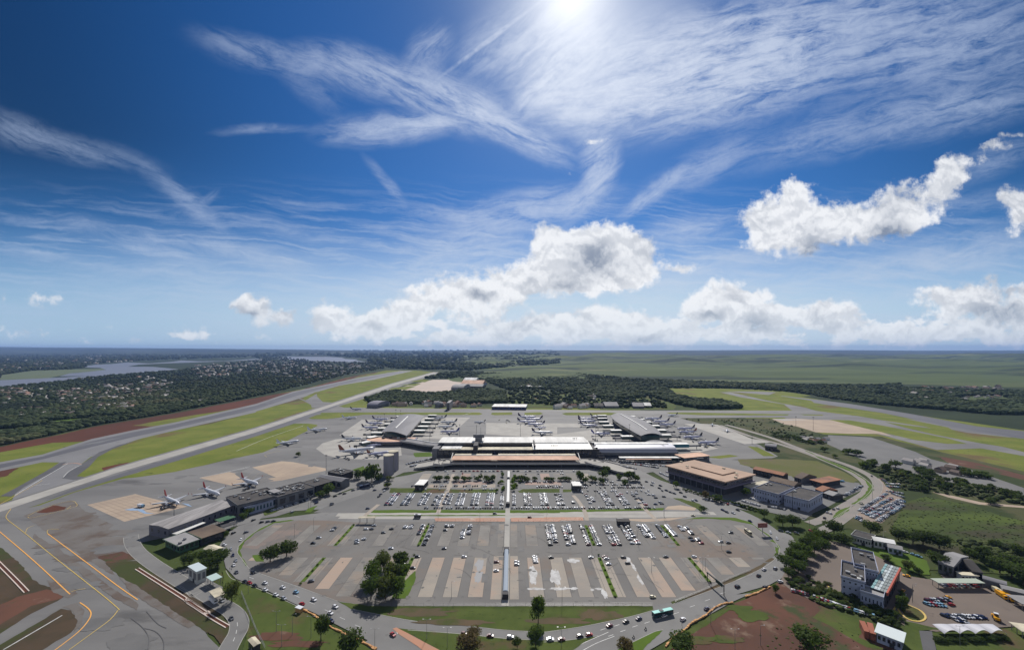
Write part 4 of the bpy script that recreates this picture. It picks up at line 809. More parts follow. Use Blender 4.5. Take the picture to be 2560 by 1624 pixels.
    for sd in (0, 1):
        r = MB()
        for i in range(len(P) - 1):
            a, a2 = Lr[i][sd], Lr[i+1][sd]; k = Vector((0, 0, .95)); s = (Lr[i][1-sd] - a).normalized() * .35
            r.add([a, a2, a2 + s, a + s, a + k, a2 + k, a2 + s + k, a + s + k], [(4, 5, 6, 7), (0, 1, 5, 4), (2, 3, 7, 6)])
        r.build('railing_wall', r_lgrey, root)
    c = MB()
    for i in range(4, len(P) - 4, 2):
        for f in (.12, .5): 
            q = Lr[i][1].lerp(Lr[i][0], f); MB().tube((q.x, q.y, 0), (q.x, q.y, q.z - 1), .5).build('column', w_grey, root)
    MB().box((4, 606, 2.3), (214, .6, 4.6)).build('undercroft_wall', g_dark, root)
terminal()

def pier_roof(name, label, left, right, h, bulge, m, ridge=True, glass=g_teal, wallin=5.):
    """a pier with a curved roof; left/right are roof edge lines in ground metres from the near to the far end"""
    a = smooth_line([(*p, 0) for p in left], 5); b = smooth_line([(*p, 0) for p in right], 5); n = min(len(a), len(b))
    root = empty(name, label, 'airport pier', (a[0].x, a[0].y, 0)); o0 = Vector((a[0].x, a[0].y, 0))
    v = []; f = []; m_ = 9
    for i in range(n):
        for j in range(m_ + 1):
            t = j / m_; p = a[i].lerp(b[i], t) - o0; v.append((p.x, p.y, h + bulge * math.sin(math.pi * (.08 + .84 * t))))
    for i in range(n - 1):
        for j in range(m_): k = i * (m_ + 1) + j; f.append((k, k + 1, k + m_ + 2, k + m_ + 1))
    N0 = len(v); v += [(x, y, z - .7) for x, y, z in v]; f += [tuple(N0 + q for q in reversed(g)) for g in f[:]]
    for i in range(n - 1):
        for j in (0, m_): k = i * (m_ + 1) + j; g = (k, k + m_ + 1, N0 + k + m_ + 1, N0 + k); f.append(g if j == 0 else g[::-1])
    for i in (0, n - 1):
        for j in range(m_): k = i * (m_ + 1) + j; g = (k, N0 + k, N0 + k + 1, k + 1); f.append(g if i == 0 else g[::-1])
    mesh('roof', v, f, m, root, smooth=False)
    foot = [(p - o0) for p in [a[i].lerp(b[i], .10) for i in range(1, n - 1)]] + [(p - o0) for p in [a[i].lerp(b[i], .90) for i in range(n - 2, 0, -1)]]
    MB().prism([(p.x, p.y) for p in foot], 5.2, h).build('glazed_hall', glass, root)
    MB().prism([(p.x, p.y) for p in foot], 0, 5.15).build('ground_floor', w_dark, root)
    if ridge:
        q = MB()
        for i in range(2, n - 3):
            c, c2 = a[i].lerp(b[i], .45) - o0, a[i+1].lerp(b[i+1], .45) - o0
            zt = h + bulge * math.sin(math.pi * (.08 + .84 * .45)) + .1
            for s in (1,): q.add([(c.x - 1.1, c.y, zt), (c.x + 1.1, c.y, zt), (c2.x + 1.1, c2.y, zt), (c2.x - 1.1, c2.y, zt), (c.x - 1.1, c.y, zt + .9), (c.x + 1.1, c.y, zt + .9), (c2.x + 1.1, c2.y, zt + .9), (c2.x - 1.1, c2.y, zt + .9)], [(4, 5, 6, 7), (0, 1, 5, 4), (1, 2, 6, 5), (2, 3, 7, 6), (3, 0, 4, 7)])
        q.build('rooflight', r_white, root)
    return root
h = 14
pier_roof('pier', 'grey arched boarding pier left of the terminal with a white rooflight along it', [G('Q2', 1690, 345, h), G('Q2', 1790, 250, h), G('Q2', 1885, 165, h)], [G('Q2', 1965, 388, h), G('Q2', 2070, 270, h), G('Q2', 2155, 172, h)], h, 4.5, r_grey)
pier_roof('pier', 'leaf-shaped curved grey boarding pier right of the terminal, glass sides', [G('Q3', 1990, 322, h), G('Q3', 1870, 255, h), G('Q3', 1765, 190, h), G('Q3', 1718, 140, h)], [G('Q3', 2188, 322, h), G('Q3', 2110, 240, h), G('Q3', 1990, 170, h), G('Q3', 1862, 132, h)], h, 6., r_grey)
# connector buildings
cn = empty('terminal_wing', 'pale metal wing with a white roof strip joining the terminal to the right pier', 'terminal wing', (190, 650, 0))
MB().prism([(-62, -14), (62, -14), (62, 22), (-62, 22)], 0, 10).build('lower_wall', w_grey, cn)
v = []; n = 8
for x in (-64, 60):
    for i in range(n + 1): t = math.pi / 2 * i / n; v.append((x, -15 + 16 * (1 - math.cos(t)), 8.5 + 7.5 * math.sin(t)))
    v += [(x, 22, 15.5), (x, 22, 8.5)]
k = n + 3
mesh('curved_front', v, [(i, k + i, k + i + 1, i + 1) for i in range(n + 2)] + [tuple(range(k)), tuple(range(2 * k - 1, k - 1, -1))], pm('silver_cladding', (165, 166, 176), .45, .3), cn)
MB().box((-4, 14, 16.2), (118, 13, .8)).build('roof', r_white, cn)
MB().box((0, -14.4, 3.2), (116, .5, 3.4)).build('window_band', g_dark, cn)
bx = building('grey barrel-roofed hall at the right end of the silver terminal wing', (G('Q3', 2140, 400, 10)[0] , 668), 40, 36, 10.5, R(90), wall=pm('silver_cladding_grey', (150, 151, 160), .5, .2), roof=r_grey, name='terminal_hall', cat='terminal hall', style='barrel', over=.3, ridge=5.5, nw=3, hh=.3)
cp = empty('walkway_canopy', 'long low white canopy in front of the silver terminal wing', 'canopy', (218, 616, 0))
MB().box((0, 0, 6.3), (122, 8, .7)).build('roof', r_white, cp); MB().box((-20, -6, 5.2), (66, 4, .5)).build('lower_roof', r_pink, cp)
MB().box((10, 3, 3), (96, .5, 5.4)).build('glass_wall', g_teal, cp)
for i in range(12): MB().tube((-55 + i * 10, -3, 0), (-55 + i * 10, -3, 6), .25).build('column', m_metal, cp)
# left connector: curved gallery and rotunda
P = smooth_line([(*G('Q2', 1925, 425, 8), 0), (*G('Q2', 2060, 445, 8), 0), (*G('Q2', 2200, 470, 8), 0), (*G('Q2', 2330, 478, 8), 0)], 5)
gl = empty('connecting_gallery', 'curved grey gallery with a white parapet between the left pier and the terminal', 'gallery', tuple(P[0])); O = P[0]
for nm, z0, z1, off, wd, mm in (('body', 0, 8, 0, 15, w_dark), ('roof', 8, 8.5, 1, 19, r_grey), ('parapet', 8.5, 9.6, 8.5, 1.6, r_white), ('parapet', 6.2, 7.8, -9.3, 1.2, r_lgrey)):
    q = MB()
    for g in ribbon([(a[0] - O.x, a[1] - O.y) for a in ribbon_off([(p.x, p.y) for p in P], off)], wd, 0, 1): q.prism(g, z0, z1)
    q.build(nm, mm, gl)
rt = empty('pier_rotunda', 'low round-fronted lobby with a salmon terrace at the near end of the left pier', 'rotunda', (*G('Q2', 1790, 430, 6), 0))
rr = [(42 * math.cos(t) , 20 * math.sin(t)) for t in [math.pi + math.pi * i / 14 for i in range(15)]] + [(42, 16), (-42, 16)]
MB().prism(rr, 0, 6).build('glass_wall', g_dark, rt); MB().prism([(x * 1.05, y * 1.08) for x, y in rr], 6.02, 7.6, mtop=0).build('fascia', pm('mauve_fascia', (98, 94, 112), .6), rt)
MB().prism([(x * .98, y * .96) for x, y in rr], 7.62, 7.8).build('terrace', r_pink, rt)
for x, y in ((-14, 6), (-2, 8), (12, 7)): MB().box((x, y, 9), (5, 4, 2.4)).build('rooftop_unit', w_white if x > 0 else w_dark, rt)
for x in (-30, -10, 12, 32): MB().tube((x, -17, 0), (x, -17, 7.6), .4).build('column', w_grey, rt)

# ================================================================== other large buildings
# twin round tanks / stair towers beside the left curve
for i, (u, v_, lb) in enumerate(((1770, 795, 'nearer of two tall pale mauve storage silos left of the terminal'), (1822, 748, 'farther of two tall pale mauve storage silos left of the terminal'))):
    s = empty('silo', lb, 'silo', (*G('Q2', u, v_), 0), 0, 'tall round silos')
    b = MB(); b.tube((0, 0, 0), (0, 0, 25), 6.6, n=28); b.build('shell', pm('mauve_silo', (160, 156, 166), .6, c2=srgb(146, 142, 152), sc1=.05, stretch=(1, 1, .1)), s, smooth=False)
    MB().tube((0, 0, 25.02), (0, 0, 25.9), 6.8, n=28).build('cap', r_cream, s); MB().box((6.8, 0, 12.5), (.4, 1, 24)).build('ladder', m_metal, s)
# the big flat tan roofed hall on the right
def tan_hall():
    c = [Vector(G('Q4', *q, 16)) for q in ((250, 655), (855, 822), (1165, 745), (545, 600))]
    ctr = (c[0] + c[1] + c[2] + c[3]) / 4; d = (c[1] - c[0]); a = math.atan2(d.y, d.x); L_ = d.length; W_ = abs((c[2] - c[1]).cross(d.normalized())) 
    rt = empty('office_hall', 'wide two-storey hall with a broad flat tan roof and dark ribbon windows', 'building', (ctr.x, ctr.y, 0), a)
    # true outline as a parallelogram in local space
    M_ = lambda p: (p - ctr).x * math.cos(-a) - (p - ctr).y * math.sin(-a), 
    loc = [((p - ctr).x * math.cos(a) + (p - ctr).y * math.sin(a), -(p - ctr).x * math.sin(a) + (p - ctr).y * math.cos(a)) for p in c]
    sh = lambda k: [(x * k, y * k) for x, y in loc]
    MB().prism(sh(1), 15.0, 16.4).build('roof', r_tan, rt)
    MB().prism([(x * .52 + 3, y * .42 + 4) for x, y in loc], 16.42, 17.6).build('roof_plinth', r_tan, rt)
    MB().prism(sh(.93), 9, 14.98).build('upper_storey', pm('mauve_ribbed_wall', (120, 112, 118), .8, c2=srgb(84, 78, 84), sc1=.5, stretch=(1, 1, .05)), rt)
    MB().prism(sh(.985), 7.6, 8.98).build('ledge', pm('mauve_ledge', (125, 118, 135), .7), rt)
    MB().prism(sh(.90), 0, 7.58).build('ground_storey', w_dark, rt)
    def along(p, q, n, nm, dims, m, z, k):
        p = Vector(p) * k; q = Vector(q) * k; e = (q - p); ang = math.atan2(e.y, e.x); first = None
        for i in range(n):
            s = p.lerp(q, (i + .5) / n)
            if first is None: o = MB().box((0, 0, 0), (e.length / n * dims[0], dims[1], dims[2])).build(nm, m, rt); first = o
            else: o = first.copy(); sc.collection.objects.link(o)
            o.location = (s.x, s.y, z); o.rotation_euler = (0, 0, ang)
    along(loc[0], loc[1], 16, 'window', (.8, .4, 2.4), g_dark, 12.4, .932); along(loc[1], loc[2], 9, 'window', (.8, .4, 2.4), g_dark, 12.4, .932)
    along(loc[0], loc[1], 10, 'column', (.07, 1.2, 8.), w_grey, 4., .96)
    for i, (x, y) in enumerate(((30, 8), (36, -4), (-20, -14), (10, 16), (-40, 2))): MB().box((x, y, 17.2 if abs(x) > 30 else 18.2), (3, 2, 1.2)).build('rooftop_unit', r_cream, rt)
tan_hall()
B('Q4', ((390, 560), (480, 590), (660, 545), (560, 510)), 8, 'grey shed with a faded salmon roof behind the tan-roofed hall', wall=w_grey, roof=r_pink, nl=6, nw=2, hh=.35, par=0, over=1)
B('Q4', ((1140, 690), (1440, 755), (1480, 735), (1180, 668)), 7, 'long narrow shed with a rusty orange roof behind the warehouses', wall=w_dark, roof=r_rust, style='gable', nl=8, hh=.4)
B('Q4', ((1310, 805), (1560, 862), (1605, 830), (1355, 765)), 7, 'brown-roofed shed with one pale roof panel among the warehouses', wall=w_dark, roof=r_brown, style='gable', nl=4, hh=.35)
B('Q4', ((1040, 855), (1115, 880), (1310, 825), (1240, 808)), 6, 'low annex with a cream roof right of the tan-roofed hall', wall=w_pale, roof=r_cream, nl=5, nw=2, par=0)
B('Q4', ((1120, 880), (1365, 940), (1565, 885), (1330, 825)), 11, 'white warehouse with a grey flat roof, left of the two', name='warehouse', cat='warehouse', wall=w_pale, roof=r_dgrey, nl=9, nw=4, st=2, ww=.35, hh=.35, clutter=2, par=.7, group='pale warehouses')
B('Q4', ((1412, 945), (1655, 1005), (1865, 940), (1630, 885)), 11, 'pale blue warehouse with a dark grey flat roof, right of the two', name='warehouse', cat='warehouse', wall=w_pale, roof=r_dgrey, nl=10, nw=6, st=1, ww=.25, hh=.3, clutter=1, par=.7, group='pale warehouses')
B('Q4', ((1740, 805), (1840, 832), (1990, 790), (1880, 760)), 6, 'open shed with a rust-edged brown roof over parked vans', wall=w_dark, roof=r_rust, par=0, over=1.5, nl=4)
B('Q4', ((1560, 770), (1630, 790), (1760, 760), (1690, 740)), 6, 'brown gabled shed behind the pale warehouses', wall=w_grey, roof=r_brown, style='gable', nl=4)
B('Q4', ((1790, 900), (1860, 925), (1950, 890), (1880, 865)), 6, 'small shed with a reddish roof right of the pale warehouses', wall=w_dark, roof=r_rust, style='gable', nl=2)
B('Q4', ((1860, 935), (1960, 965), (2010, 935), (1920, 905)), 5, 'dark lean-to shed at the right end of the warehouses', wall=w_dark, roof=r_lgrey, style='gable', nl=2)
B('Q4', ((1250, 460), (1360, 475), (1380, 450), (1270, 440)), 6, 'small grey hangar at the edge of the right apron', wall=w_dark, roof=r_grey, style='barrel', nl=3)
# cargo sheds on the left
B('R1', ((1475, 435), (2115, 235), (2030, 150), (1385, 400)), 9, 'long corrugated cargo shed with a ribbed grey roof beside the near apron', name='cargo_shed', cat='cargo shed', wall=pm('mauve_wall', (108, 106, 116), .7), roof=pm('ribbed_grey_roof', (176, 172, 170), .6, c2=srgb(140, 136, 135), sc1=.35, stretch=(1, .12, 1), rot=-.5), style='gable', nl=12, nw=3, ww=.25, hh=.3, ridge=1.2)
B('R2', ((510, 345), (660, 395), (900, 305), (850, 235)), 11, 'grey cargo hall with a broad dark roof behind the blue-glazed front', name='cargo_hall', cat='cargo hall', wall=w_grey, roof=r_dgrey, nl=6, nw=4, clutter=14, par=.6)
B('R2', ((850, 300), (960, 330), (1190, 240), (1080, 190)), 11, 'cargo hall roof crowded with dark rooftop machinery', name='cargo_hall', cat='cargo hall', wall=w_grey, roof=r_dgrey, nl=8, nw=4, clutter=46, par=.6)
B('R2', ((655, 410), (1190, 262), (1185, 225), (640, 378)), 8, 'long pale blue front building with a row of dark blue windows', name='cargo_office', cat='office building', wall=w_pale, roof=pm('blue_grey_roof', (112, 122, 158), .6), glass=g_blue, nl=22, nw=1, st=1, ww=.5, hh=.5, over=.6, par=.4)
B('R2', ((650, 418), (895, 352), (890, 340), (645, 404)), 5, 'long white awning along the pale blue cargo front', name='awning', cat='awning', style='open', roof=r_white)
B('R2', ((1160, 215), (1250, 235), (1330, 195), (1240, 165)), 10, 'dark flat canopy roof at the end of the cargo halls', wall=w_dark, roof=r_dgrey, over=2., clutter=4, par=.3)
B('R2', ((1290, 180), (1450, 200), (1480, 175), (1250, 135)), 9, 'grey gabled depot under the tall apron mast', wall=w_grey, roof=r_grey, style='gable', nl=5)
B('R2', ((1320, 125), (1440, 145), (1520, 120), (1420, 95)), 8, 'dark flat-roofed plant room row near the silos', wall=w_dark, roof=r_dgrey, clutter=12)
B('R2', ((860, 275), (900, 290), (960, 275), (900, 255)), 13, 'small square skylight house on the cargo hall roof', name='roof_house', cat='roof house', wall=w_grey, roof=r_lgrey, par=0)
B('R2', ((80, 608), (120, 614), (370, 528), (330, 522)), 4, 'long thin white-roofed walkway behind the green house', name='walkway', cat='walkway', style='open', roof=r_white)
B('R2', ((240, 615), (330, 645), (500, 590), (400, 530)), 6, 'brown-roofed pavilion beside the white green-walled house', wall=w_dark, roof=r_brown, nl=4, nw=2, over=1.2, par=0)
B('R2', ((45, 660), (200, 725), (265, 640), (190, 602)), 6, 'white flat-roofed house with green walls beside the service road', wall=pm('green_wall', (70, 105, 75), .8), roof=r_lgrey, nl=5, nw=4, over=1.5, par=.3, clutter=2)
B('R2', ((360, 735), (440, 760), (480, 715), (410, 690)), 4, 'small yellow and white kiosk roof near the loop road', wall=w_white, roof=r_cream, style='gable', nl=2)
B('R2', ((440, 505), (480, 520), (590, 480), (550, 462)), 4, 'green-roofed shelter beside the forecourt road', name='shelter', cat='shelter', style='open', roof=pm('green_roof', (70, 110, 80), .7))
B('R2', ((480, 555), (510, 562), (600, 530), (580, 512)), 4, 'dark-roofed shelter beside the forecourt road', name='shelter', cat='shelter', style='open', roof=w_dark)
B('R2', ((225, 868), (292, 912), (362, 882), (300, 842)), 9, 'small white cube building with a pale flat roof beside the service road', wall=w_white, roof=pm('cube_roof_pale', (205, 218, 222), .6), nl=2, nw=2, par=0, over=.5, clutter=0, glass=w_grey)
B('R2', ((370, 955), (415, 985), (485, 955), (440, 925)), 4.5, 'flat white and teal canopy beside the cube building', name='canopy', cat='canopy', style='open', roof=pm('pale_teal_roof', (190, 212, 208), .6))
B('R2', ((390, 1075), (440, 1110), (510, 1090), (470, 1030)), 4.5, 'beige checkpoint canopy over the service road', name='canopy', cat='canopy', style='open', roof=r_cream)
B('R2', ((690, 1440), (740, 1490), (795, 1480), (755, 1430)), 5, 'shabby small building with a pale broken roof at the bottom edge', wall=w_dark, roof=r_cream, style='gable', nl=2)
# kiosks in the far lots
B('R3', ((503, 225), (572, 228), (594, 186), (530, 185)), 6, 'white flat-roofed kiosk with dark walls left of the walkway', name='kiosk', cat='kiosk', wall=w_dark, roof=r_white, par=0)
B('Q3', ((1390, 757), (1460, 757), (1450, 722), (1375, 722)), 6, 'white flat-roofed kiosk right of the walkway', name='kiosk', cat='kiosk', wall=w_dark, roof=r_white, par=0)
B('R3', ((55, 488), (180, 488), (182, 476), (60, 476)), 5, 'toll plaza canopy at the left entrance of the near lot', name='toll_canopy', cat='toll canopy', style='open', roof=r_cream)
B('R4', ((695, 250), (850, 252), (845, 225), (760, 225)), 3.6, 'low dark toll canopy at the top of the near lot', name='toll_canopy', cat='toll canopy', wall=w_dark, roof=r_dgrey, par=0)
# walkway roofs
def walk(label, y0, y1, m, ends=True):
    t = empty('covered_walkway', label, 'walkway', (WX, (y0 + y1) / 2, 0)); L_ = y1 - y0
    q = MB(); v = []; n = 6
    for y in (-L_ / 2, L_ / 2):
        for i in range(n + 1): a = math.pi * i / n; v.append((-1.65 * math.cos(a), y, 3.2 + .7 * math.sin(a)))
    q.add(v, [(i, i + 1, n + 2 + i, n + 1 + i) for i in range(n)] + [tuple(range(n, -1, -1)), tuple(range(n + 1, 2 * n + 2))]); q.build('roof', m, t)
    for i in range(int(L_ / 8) + 1):
        for x in (-1.4, 1.4): MB().tube((x, -L_ / 2 + 1 + i * 8 if -L_/2 + 1 + i*8 < L_/2 else L_/2, 0), (x, -L_ / 2 + 1 + i * 8 if -L_/2 + 1 + i*8 < L_/2 else L_/2, 3.25), .12, n=5).build('post', m_metal, t)
    if ends:
        for y in ((-L_ / 2 - 2.6, L_ / 2 + 2.6) if ends == 2 else (-L_ / 2 - 2.6,)): MB().box((0, y * .998, 1.8), (4.2, 3.6, 3.6)).build('stair_house', w_dark, t)
walk('long pale blue-grey covered walkway down the middle of the near lot', 281, 339, pm('walkway_blue', (160, 172, 186), .8), 2)
walk('white covered walkway between the planted rows in front of the terminal', 444, 520, r_white); walk('short white stretch of covered walkway next to the terminal forecourt', 530, 556, r_white, 0)
# right-hand compound
B('R5', ((1075, 690), (1320, 735), (1445, 595), (1245, 540)), 12, 'large modern flat-roofed block, rear half, beside the lawn', name='office_block', cat='office block', wall=w_pale, roof=r_dgrey, nl=8, nw=8, st=3, ww=.3, hh=.3, par=1.2, clutter=4, group='dark-roofed office block halves')
B('R5', ((990, 790), (1215, 850), (1335, 722), (1110, 665)), 12, 'large modern flat-roofed block, front half nearest the parked cars', name='office_block', cat='office block', wall=w_pale, roof=r_dgrey, nl=4, nw=6, st=3, ww=.3, hh=.25, par=1.2, clutter=5, group='dark-roofed office block halves')
def glass_hall():
    ctr, L_, W_, a = rect('R5', ((1320, 905), (1470, 955), (1650, 720), (1500, 675)), 9)
    t = empty('glass_roofed_hall', 'hall with a gridded glass and white panel roof and red rim beside the office block', 'building', (*ctr, 0), a)
    MB().prism([(-L_/2, -W_/2), (L_/2, -W_/2), (L_/2, W_/2), (-L_/2, W_/2)], 0, 9).build('wall', w_dark, t)
    pw = pm('roof_panel_white', (205, 215, 218), .4); pg = pm('roof_panel_grey', (150, 158, 158), .4); pt = pm('roof_panel_teal', (140, 180, 184), .4)
    for i in range(5):
        for j in range(9):
            m = pt if i == 0 else (pw if i == 2 or (i == 1 and j % 3 == 0) else pg)
            MB().box((-L_/2 + L_ * (i + .5) / 5, -W_/2 + W_ * (j + .5) / 9, 9.3), (L_/5 * .88, W_/9 * .86, .3)).build('roof_panel', m, t)
    MB().box((0, 0, 9.06), (L_, W_, .1)).build('roof_grid', m_dmetal, t); MB().box((L_/2 + .4, 0, 8.6), (.9, W_, 2.)).build('red_rim', pm('red_rim', (190, 85, 60), .6), t)
    for j in range(8): MB().box((L_/2 + .2, -W_/2 + W_ * (j + .5) / 8, 4.), (.3, 2.2, 4.5)).build('window', g_dark, t)
glass_hall()
B('R5', ((1225, 945), (1460, 1015), (1480, 960), (1270, 890)), 8, 'low front annex with a grey terrace below the glass-roofed hall', wall=w_pale, roof=r_lgrey, nl=6, nw=2, ww=.3, hh=.3, par=1.)
B('R5', ((1145, 388), (1340, 437), (1385, 395), (1195, 340)), 6, 'long low house with a dark roof and white walls behind the lawn', wall=w_white, roof=r_dgrey, nl=7, nw=2, hh=.35)
B('R5', ((1345, 430), (1560, 470), (1580, 435), (1375, 400)), 6, 'white gabled house with pale roof beside the dark-roofed one', wall=w_white, roof=r_white, style='gable', nl=5)
B('R5', ((1500, 500), (1640, 530), (1660, 500), (1520, 470)), 5, 'small pale blue house at the right end of the lawn', wall=w_pale, roof=r_lgrey, style='gable', nl=3)
B('R6', ((920, 500), (1100, 560), (1180, 410), (1010, 360)), 8, 'big gabled shed with a pale roof and a red gable edge', wall=w_grey, roof=r_lgrey, style='gable', nl=3, nw=3, ridge=3)
B('R6', ((1130, 575), (1250, 590), (1300, 450), (1190, 430)), 7, 'dark gabled shed right of the red-edged one', wall=w_dark, roof=r_dgrey, style='gable', nl=2, ridge=3)
B('R6', ((1120, 640), (1340, 655), (1300, 622), (1120, 608)), 5, 'small white flat-roofed house behind the car shelter', wall=w_white, roof=r_cream, nl=5, par=0)
B('R6', ((850, 735), (1400, 742), (1335, 690), (820, 692)), 4, 'long carport with a pale green roof in the yard', name='carport', cat='carport', style='open', roof=pm('pale_green_roof', (182, 192, 176), .6))
B('R6', ((1700, 890), (1886, 1000), (2050, 990), (1860, 885)), 4, 'grey carport at the right edge of the yard', name='carport', cat='carport', style='open', roof=r_lgrey)
B('R6', ((1390, 690), (1660, 760), (1690, 730), (1420, 655)), 5, 'grey long shed with a rounded roof right of the carport', wall=w_grey, roof=r_grey, style='barrel')
B('R6', ((1600, 790), (1880, 860), (1900, 820), (1640, 765)), 5, 'grey shed with pale roof at the far right behind the yellow trucks', wall=w_grey, roof=r_lgrey, style='gable')
B('R6', ((1740, 1225), (1900, 1330), (2100, 1330), (1960, 1220)), 4, 'cream canopy corner at the right edge', name='canopy', cat='canopy', style='open', roof=r_cream)
B('R6', ((140, 1310), (430, 1425), (480, 1330), (195, 1230)), 5.5, 'white flat-roofed cabin beside the two red containers', name='cabin', cat='cabin', wall=w_pale, roof=pm('bright_white_roof', (222, 232, 232), .5), nl=5, nw=2, hh=.4, par=0, over=1)
for lb, c in (('left one of two brick-red shipping containers', ((1227, 1325), (1285, 1340), (1330, 1255), (1275, 1243))), ('right one of two brick-red shipping containers', ((1292, 1343), (1355, 1362), (1392, 1272), (1338, 1258)))):
    ctr, L_, W_, a = rect('R5', c, 4); t = empty('shipping_container', lb, 'container', (*ctr, 0), a, 'brick-red containers')
    cm = pm('container_red', (150, 85, 65), .7, c2=srgb(120, 70, 55), sc1=.4); b = MB().box((0, 0, 2.05), (L_, W_, 3.9))
    for i in range(7): b.box((-L_/2 + L_ * (i + .5) / 7, 0, 2.05), (.25, W_ + .2, 3.7))
    b.build('body', cm, t); MB().box((0, 0, 4.06), (L_ + .1, W_ + .1, .12)).build('roof', pm('container_roof', (165, 98, 75), .7), t); MB().box((0, -W_/2 - .12, 2), (L_ * .9, .1, 3.4)).build('door', cm, t)
def shade_sails():
    p = Vector(G('R6', 875, 1290, 2)); q = Vector(G('R6', 1600, 1290, 2)); n = 4; t = empty('shade_sail_roof', 'row of four white arched shade sails at the bottom right', 'shade sails', (p.x, p.y, 0), math.atan2((q - p).y, (q - p).x)); L_ = (q - p).length
    for i in range(n):
        v = []; m_ = 8
        for k in range(m_ + 1):
            s = math.pi * k / m_; x = L_ / n * (i + k / m_)
            v += [(x, 3.5, 3.2 + .2 * math.sin(s)), (x, -3.5, 2.2 + 2.2 * math.sin(s))]
        v += [(a, b, c - .08) for a, b, c in v]; o = 2 * m_ + 2; f = []
        for k in range(m_): f += [(2*k, 2*k+1, 2*k+3, 2*k+2), (o+2*k+2, o+2*k+3, o+2*k+1, o+2*k), (2*k+1, o+2*k+1, o+2*k+3, 2*k+3)]
        mesh('sail', v, f, pm('sail_white', (205, 205, 212), .6), t)
        MB().tube((L_ / n * i, -3.4, 0), (L_ / n * i, -3.4, 2.3), .12).build('mast', m_metal, t)
    MB().tube((L_, -3.4, 0), (L_, -3.4, 2.3), .12).build('mast', m_metal, t)
shade_sails()
# far side of the apron and beyond
B('T6', ((2010, 160), (2390, 165), (2395, 135), (2030, 130)), 8, 'long low white-roofed hangar with a dark blue front beyond the taxiway', name='hangar', cat='hangar', wall=pm('navy_front', (60, 66, 110), .7), roof=r_white, nl=10, par=0)
B('Q6', ((1300, 248), (1430, 250), (1440, 240), (1300, 238)), 10, 'long pinkish hangar beside the far tan apron', name='hangar', cat='hangar', wall=w_pale, roof=r_pink, style='gable')
B('Q6', ((1310, 224), (1390, 225), (1390, 219), (1312, 218)), 9, 'white-roofed hangar behind the far tan apron', name='hangar', cat='hangar', wall=w_dark, roof=r_white, style='gable')
B('Q6', ((1285, 262), (1430, 266), (1430, 258), (1285, 256)), 7, 'grey hangar in front of the pinkish one', name='hangar', cat='hangar', wall=w_dark, roof=r_lgrey, style='gable')
B('Q6', ((1245, 278), (1320, 280), (1325, 266), (1250, 265)), 8, 'pale grey hangar at the corner of the far tan apron', name='hangar', cat='hangar', wall=w_grey, roof=r_lgrey, style='barrel')
sheet('far_tan_apron', GL('Q6', (820, 290), (1110, 222), (1305, 222), (1290, 250), (1230, 300), (1140, 312), (930, 298)), .0, mat('far_tan_apron', (.42, .33, .27), .85, c2=(.37, .30, .25), sc1=.01))
for a in ([(965, 235), (1040, 218), (1090, 226), (1060, 238)], [(900, 255), (1040, 245), (1000, 262)], [(850, 275), (960, 262), (1000, 265), (940, 285), (830, 286)]): sheet('grass_strip', GL('Q6', *a), .03, m_grass)
B('T7', ((0, 140), (190, 150), (195, 138), (60, 130)), 9, 'white-roofed works far beyond the taxiway among trees', wall=w_dark, roof=r_white)
for i, (a, lb) in enumerate(((((735, 338), (830, 338), (830, 322), (740, 320)), 'low dark shed left of the long grey one beyond the taxiway'), (((835, 338), (970, 338), (968, 314), (835, 314)), 'long grey metal shed beyond the taxiway'), (((1120, 340), (1230, 342), (1230, 320), (1125, 318)), 'small green-grey shed beyond the right taxiway'), (((1235, 335), (1305, 335), (1305, 318), (1240, 316)), 'small white shed beyond the right taxiway'))):
    B('T7', a, 6, lb, name='shed', cat='shed', wall=w_grey, roof=(r_dgrey, r_grey, r_grey, r_white)[i], style='gable')
B('T6', ((690, 150), (800, 155), (800, 118), (690, 112)), 7, 'mauve-grey barrel hangar at the left end of the far sheds', name='hangar', cat='hangar', wall=w_grey, roof=pm('mauve_roof', (140, 138, 150), .6), style='barrel')
t = empty('radar_dome', 'grey dome-roofed building beyond the taxiway', 'dome', (*G('T6', 1420, 165), 0)); MB().tube((0, 0, 0), (0, 0, 8), 12, n=16).build('drum', w_grey, t)
mesh('dome', [(12.3 * math.cos(a) * math.cos(b), 12.3 * math.sin(a) * math.cos(b), 8 + 8 * math.sin(b)) for b in (0, .5, 1, 1.45) for a in [2 * math.pi * i / 16 for i in range(16)]], [(j * 16 + i, j * 16 + (i + 1) % 16, j * 16 + 16 + (i + 1) % 16, j * 16 + 16 + i) for j in range(3) for i in range(16)] + [tuple(range(48, 64))], r_grey, t)
B('T6', ((1518, 120), (1552, 120), (1552, 88), (1520, 88)), 20, 'square grey tower block beyond the taxiway', wall=w_grey, roof=r_lgrey, nl=2, st=4)
